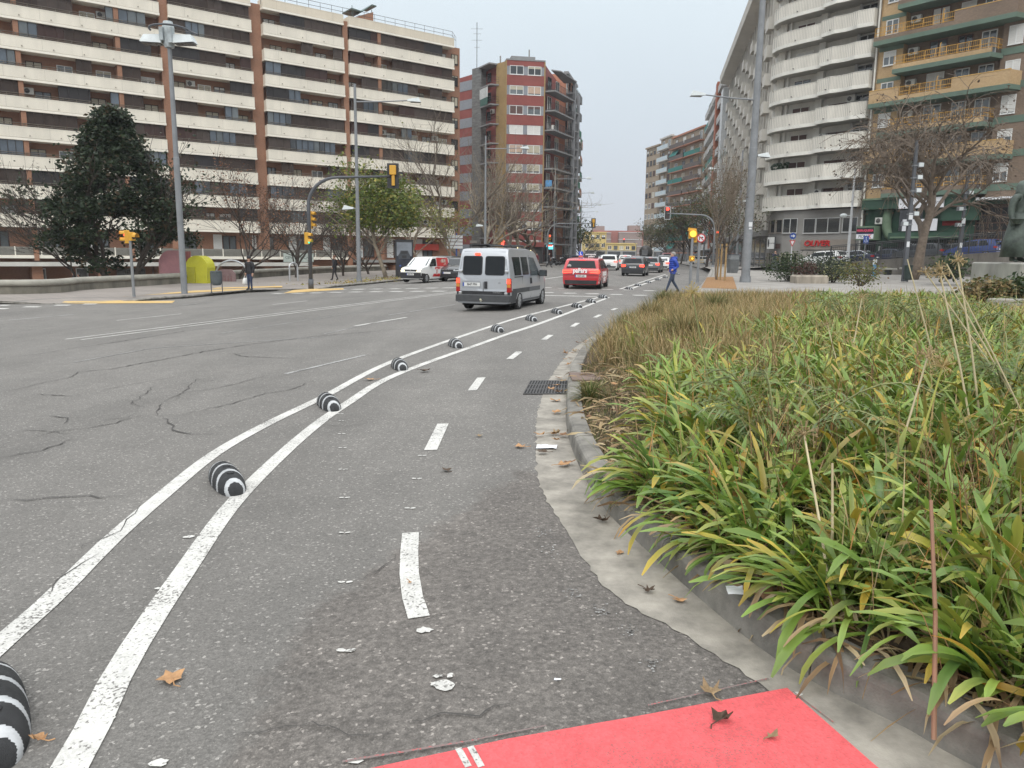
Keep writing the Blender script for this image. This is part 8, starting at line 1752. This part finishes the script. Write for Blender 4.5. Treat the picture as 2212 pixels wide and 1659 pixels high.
def clumps(pts, nl, Lr, Wr, K, name, yel=.045, dead=.09):
    B, A, E_, LL, WW, D_, C0, C1, T_ = [], [], [], [], [], [], [], [], []
    for x, y in pts:
        n = int(g8.integers(nl[0], nl[1]+1)); z = soilz(x, y); face = g8.uniform(0, 2*PI); tilt = g8.uniform(0, .35)
        edge = max(0., 1-(x-xk(y))/.45)
        a = g8.uniform(0, 2*PI, n)
        e = g8.uniform(.55, 1.45, n)-.25*edge; a = np.where(g8.random(n) < .55*edge, PI+g8.normal(0, .6, n), a)
        B.append(np.stack([x+.05*np.cos(a)*g8.random(n), y+.05*np.sin(a)*g8.random(n), np.full(n, z-.02)], 1)); A.append(a); E_.append(e)
        LL.append(g8.uniform(*Lr, n)); WW.append(g8.uniform(*Wr, n)); D_.append(g8.uniform(.5, 2.0, n)); T_.append(g8.normal(0, .5, n))
        tone = g8.uniform(.75, 1.2); c0 = pick(AG, n)*tone; c1 = pick(AGT, n)*tone
        u = g8.random(n); y_ = u < yel; c0[y_] = pick(AGY, int(y_.sum())); c1[y_] = pick(AGY, int(y_.sum()))
        d_ = u > 1-dead; c0[d_] = pick(DRY, int(d_.sum())); c1[d_] = pick(DRY, int(d_.sum())); E_[-1][d_] = g8.uniform(-.2, .5, int(d_.sum())); WW[-1][d_] *= .6; LL[-1][d_] *= .8
        C0.append(c0); C1.append(c1)
    f = np.concatenate
    return straps(name, f(B), f(A), f(E_), f(LL), f(WW), f(D_), f(C0), f(C1), STRAP, K=K, twist=f(T_))
near = dens_grid(lambda y: xk(y)+.10, right, .6, 6.2, .20, lambda x, y: not lowzone(x, y))
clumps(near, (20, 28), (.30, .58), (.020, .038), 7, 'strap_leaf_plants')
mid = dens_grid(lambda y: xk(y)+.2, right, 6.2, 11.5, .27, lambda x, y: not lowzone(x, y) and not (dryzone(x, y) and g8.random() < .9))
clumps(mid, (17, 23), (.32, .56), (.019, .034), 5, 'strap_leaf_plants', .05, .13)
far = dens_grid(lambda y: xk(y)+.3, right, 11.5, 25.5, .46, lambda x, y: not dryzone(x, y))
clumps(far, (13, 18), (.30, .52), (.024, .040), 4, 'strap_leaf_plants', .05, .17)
# dead fallen straps and litter under the front rank
def flat_litter(n, y0, y1, w, name):
    y = g8.uniform(y0, y1, n); x = np.array([xk(q) for q in y])+np.abs(g8.normal(0, w, n))-.02; z = np.array([soilz(a, b) for a, b in zip(x, y)])+g8.uniform(.0, .05, n)
    return straps(name, np.stack([x, y, z], 1), g8.uniform(0, 2*PI, n), g8.uniform(-.2, .5, n), g8.uniform(.08, .34, n), g8.uniform(.006, .026, n), g8.uniform(.2, 2.2, n), pick(DRY, n), pick(DRY, n), DRYM, K=4, twist=g8.normal(0, 1.2, n))
flat_litter(900, 1.0, 5.2, .16, 'dead_leaf_litter'); flat_litter(1400, 1.0, 9.5, .8, 'dead_leaf_litter')
# leaves hanging over the kerb
n = 46; y = g8.uniform(1.6, 5.0, n); x = np.array([xk(q) for q in y])+g8.uniform(-.02, .10, n); z = np.full(n, .17)+g8.uniform(0, .08, n)
c0 = pick(AG, n); c1 = pick(AGT, n); q = g8.random(n); c0[q < .10] = pick(AGY, int((q < .10).sum())); c1[q < .24] = pick(AGY, int((q < .24).sum())); c0[q > .72] = pick(DRY, int((q > .72).sum())); c1[q > .72] = pick(DRY, int((q > .72).sum()))
straps('strap_leaf_plants', np.stack([x, y, z], 1), PI+g8.normal(0.35, .55, n), g8.uniform(.1, .75, n), g8.uniform(.22, .42, n), g8.uniform(.018, .036, n), g8.uniform(1., 2.1, n), c0, c1, STRAP, K=7, twist=g8.normal(0, .4, n))
# fine straw scattered through everything, brown flower stalks
def straw(name, pts, per, Lr, W_, pal, el=(.5, 1.5), dr=(.1, 1.2), spread=.12, K=3, mat_=None, kind='stuff', parent=None, z0=0., base=None):
    n = len(pts)*per; P_ = np.repeat(np.array(pts), per, axis=0)+g8.normal(0, spread, (n, 2)); z = np.array([base if base is not None else soilz(a, b) for a, b in P_])+z0
    c = pick(pal, n)
    return straps(name, np.column_stack([P_, z]), g8.uniform(0, 2*PI, n), g8.uniform(*el, n), g8.uniform(*Lr, n), g8.uniform(W_*.6, W_*1.4, n), g8.uniform(*dr, n), c*.8, c*1.1, mat_ or DRYM, K=K, crease=.15, tipw=.1, kind=kind, parent=parent)
st_ = [p for p in near if g8.random() < .55]; straw('dry_stalks', st_, 10, (.25, .66), .0045, TANG+[(3, (.50, .25, .09))], (.5, 1.55)); straw('green_grass_blades', [p for p in near if g8.random() < .4], 9, (.25, .6), .004, GT_, (.6, 1.5))
st_ = [p for p in mid if g8.random() < .6]; straw('dry_stalks', st_, 9, (.35, .8), .006, TANG, (.6, 1.55))
st_ = [p for p in far if g8.random() < .5]; straw('dry_stalks', st_, 7, (.3, .62), .008, TANG, (.6, 1.55))
pt_ = [(1.7, 4.6), (1.55, 4.1), (2.3, 5.1), (2.9, 5.6), (2.0, 3.3), (2.45, 3.7), (3.6, 6.5), (2.2, 6.6)]
straw('brown_stalk_clusters', pt_, 60, (.35, .62), .006, [(3, (.30, .19, .10)), (2, (.22, .13, .07)), (1, (.42, .30, .17))], (.9, 1.5), (.0, .5), .13)
# the brown grass meadow
gp = dens_grid(lambda y: xk(y)+.25, right, 7.6, 25.8, .20, lambda x, y: dryzone(x, y) and not lowzone(x, y))
sel = [p for p in gp if p[1] < 14]; straw('dry_grass', sel, 26, (.26, .58), .0055, TANG+OLV[:2], (.5, 1.5), (.1, 1.5), .10)
sel = [p for p in gp if p[1] >= 14]; straw('dry_grass', sel, 17, (.22, .50), .009, TANG+OLV[:1], (.5, 1.5), (.1, 1.5), .12)
# short turf and clover by the kerb
tf = dens_grid(lambda y: xk(y)+.0, lambda y: xk(y)+1.1, 4.8, 10.2, .05, lambda x, y: lowzone(x, y) or (y > 9 and x < xk(y)+.9))
straw('short_turf', tf, 6, (.02, .085), .005, [(3, (.16, .17, .06)), (2, (.12, .15, .05)), (3, (.26, .19, .10)), (1, (.33, .25, .14))], (.1, 1.3), (.2, 1.5), .03, 2)
# separate grass tussocks, each a plant of its own
def tussock(label, u, v, R, Hh, n, pal, seed, w=.006, dz=.12):
    p = G(u, v, dz); t = thing('grass_tussock', label, 'grass tussock', (p.x, p.y, soilz(p.x, p.y) if p.x > xk(p.y) else .14), 0, 'round grass tussocks along the kerb')
    c = pick(pal, n); a = g8.uniform(0, 2*PI, n); B = np.stack([.10*R*np.cos(a), .10*R*np.sin(a), np.zeros(n)], 1)
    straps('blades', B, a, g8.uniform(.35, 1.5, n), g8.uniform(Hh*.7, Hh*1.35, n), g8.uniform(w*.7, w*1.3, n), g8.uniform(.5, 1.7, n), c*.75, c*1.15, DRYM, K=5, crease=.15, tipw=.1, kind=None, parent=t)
    return t
GT = [(3, (.15, .17, .06)), (2, (.20, .20, .08)), (1, (.28, .22, .10))]; BT = [(3, (.24, .19, .08)), (2, (.18, .15, .06)), (2, (.13, .13, .05))]
tussock('small green tussock on the kerb just beyond the drain grate', 1275, 868, .3, .24, 330, [(3, (.11, .14, .04)), (2, (.17, .18, .06)), (1, (.33, .24, .1))], 1, .005)
tussock('straw-coloured small tuft on the kerb beside the brown turf', 1302, 748, .3, .16, 260, [(1, (.33, .23, .11)), (1, (.26, .17, .08))], 2, .005)
tussock('yellow-green rounded tussock at the narrowest part of the kerb', 1352, 722, .5, .40, 700, GT, 3)
tussock('large olive and tan tussock beside the yellow-green one', 1408, 712, .6, .50, 900, BT, 4)
tussock('big olive tussock right behind the brown turf', 1475, 790, .6, .50, 1100, BT, 5)
tussock('grey-green tussock at the far corner of the bed nearest the crossing', 1432, 662, .6, .50, 700, GT, 6, .008)
tussock('pale green tussock above the big olive one', 1545, 690, .6, .55, 800, GT, 7, .008)
# spent flower heads on tall stems
POD = mat('dry_pod', (.34, .25, .13), .8, .2); STG = mat('yellow_green_stem', (.34, .34, .07), .6, .15); STD = mat('straw_stem', (.50, .42, .26), .7, .15); STO = mat('olive_stem', (.17, .18, .06), .6, .15); STR = mat('reddish_stalk', (.33, .19, .12), .7, .15)
def umbel(label, u, v, u2, v2, Y, stem, R, seed, pods=POD, nn=34, r0=.006):
    r = random.Random(seed); d = ray(u, v); top = Vector(d*(Y/d[1])+np.array([0, 0, EYE])); d = ray(u2, v2); Y2 = Y-.12; b = Vector(d*(Y2/d[1])+np.array([0, 0, EYE])); dirn = (b-top)
    while b.z > soilz(b.x, b.y) and dirn.z < 0: b = b+dirn*.06
    t = thing('seed_head', label, 'flower stalk', b, 0, 'spent flower heads standing above the bed'); T = top-b
    m = MB(); m.tube([(0, 0, 0), T*.5+Vector((.01, 0, 0)), T], [r0*1.15, r0, r0*.8], 6); m.build('stem', stem, t)
    if R:
        m = MB()
        for i in range(nn):
            e = Vector((r.gauss(0, 1), r.gauss(0, 1), r.gauss(.35, .8))).normalized()*R*r.uniform(.75, 1.1); m.tube([T, T+e*.6+Vector((0, 0, .004)), T+e], [.0016, .0014, .0018], 3, False)
            if r.random() < .5: f = T+e; m.ball(f, .004, .004, .008, 5, 4)
        m.ball(T, .012, .012, .012, 6, 5); m.build('umbel', pods, t)
umbel('tall seed head with an olive stem against the crossing, left of all the others', 1495, 632, 1516, 760, 5.6, STO, .075, 1, mat('golden_pod', (.40, .31, .12), .8, .15), 46)
umbel('pale seed head rising highest, just below the timber entrance', 2069, 562, 2094, 745, 4.9, STD, .055, 2); umbel('pale seed head left of the highest one', 2031, 593, 2064, 760, 4.7, STD, .055, 3)
umbel('small pale seed head beside the tree trunk foot', 2031, 580, 2120, 740, 5.2, STD, .05, 4); umbel('pale seed head farthest left of the cluster by the pedestal', 1999, 588, 2090, 720, 5.4, STD, .05, 5)
umbel('yellow-stemmed seed head leaning in the middle of the bed', 2036, 792, 1975, 980, 3.9, STG, .075, 6, mat('golden_pod2', (.42, .32, .14), .8, .15), 44); umbel('brown seed head just left of the yellow-stemmed one', 2004, 770, 1930, 1000, 4.0, STD, .06, 7)
umbel('old brown seed head low among the leaves at the left of the bed', 1737, 938, 1745, 990, 3.6, STD, .07, 8); umbel('straw seed head half sunk in the far leaves', 1862, 642, 1842, 740, 7.5, STD, .07, 9); umbel('straw seed head above the brown grass edge', 1787, 700, 1800, 760, 7., STD, .07, 10)
umbel('bare reddish stalk standing upright near the front of the bed', 2011, 1080, 2014, 1330, 2.45, STR, 0, 11, r0=.007); umbel('bare tan stalk upright in the middle of the bed', 1798, 1000, 1790, 1240, 3.2, STD, 0, 12, r0=.006)
umbel('bare straw stalk sloping across the far right of the bed', 2045, 570, 2140, 760, 4.6, STD, 0, 13, r0=.005); umbel('long bare straw stalk leaning right above the far leaves', 1960, 560, 2000, 720, 6.0, STD, 0, 14, r0=.005)
# ferny shrub sprays at the far side of the bed
def fern(label, u, v, Y, seed, n=9):
    r = random.Random(seed); d = ray(u, v); p = Vector(d*(Y/d[1])+np.array([0, 0, EYE])); t = thing('feathery_shrub', label, 'shrub', (p.x, p.y, soilz(p.x, p.y)), 0, 'feathery shrubs at the far side of the bed'); st, B, A = MB(), [], []
    for i in range(n):
        a = r.uniform(0, 2*PI); pts = []; L_ = r.uniform(.5, .95)
        for k in range(9): q = k/8; pts.append(Vector((math.cos(a)*L_*q*.9, math.sin(a)*L_*q*.9, .12+.55*L_*math.sin(q*2.1))))
        st.tube(pts, [.006]*9, 3, False)
        for k in range(2, 9):
            for s_ in (-1, 1):
                for j in (0, .5): e = pts[k-1].lerp(pts[k], j); B.append(e); A.append(a+s_*1.25)
    st.build('stems', STO, t); n = len(B); c = pick([(3, (.12, .17, .05)), (2, (.17, .21, .07))], n)
    straps('fronds', np.array([tuple(b) for b in B]), np.array(A), g8.uniform(-.2, .3, n), g8.uniform(.10, .18, n), np.full(n, .012), g8.uniform(.2, 1., n), c, c*1.15, STRAP, K=3, kind=None, parent=t)
for i, (u, v, Y, lab) in enumerate(((1840, 622, 11., 'feathery green shrub below the blue bollard'), (1915, 618, 10.5, 'feathery green shrub in front of the floodlight pole foot'), (2000, 625, 9.5, 'broad feathery shrub below the two-trunked tree'), (2075, 632, 9., 'feathery shrub before the pedestal corner'), (1690, 850, 4.4, 'dark feathery shrub buried among the strap leaves at the left of the bed'), (2190, 720, 5.2, 'feathery sprig at the right edge of the bed'))): fern(lab, u, v, Y, 300+i, 12)
# ================================================================ winter haze
hz = MB(); hz.box(-160, 160, -45, 420, -4.4, 52)
hm = bpy.data.materials.new('haze'); hm.use_nodes = True; hm.node_tree.nodes.clear(); ho = hm.node_tree.nodes.new('ShaderNodeOutputMaterial'); hv = hm.node_tree.nodes.new('ShaderNodeVolumePrincipled')
hv.inputs['Color'].default_value = (.93, .95, 1., 1); hv.inputs['Density'].default_value = .00033; hv.inputs['Anisotropy'].default_value = .1
hm.node_tree.links.new(hv.outputs[0], ho.inputs['Volume'])
o = hz.build('haze', hm); o['kind'] = 'stuff'
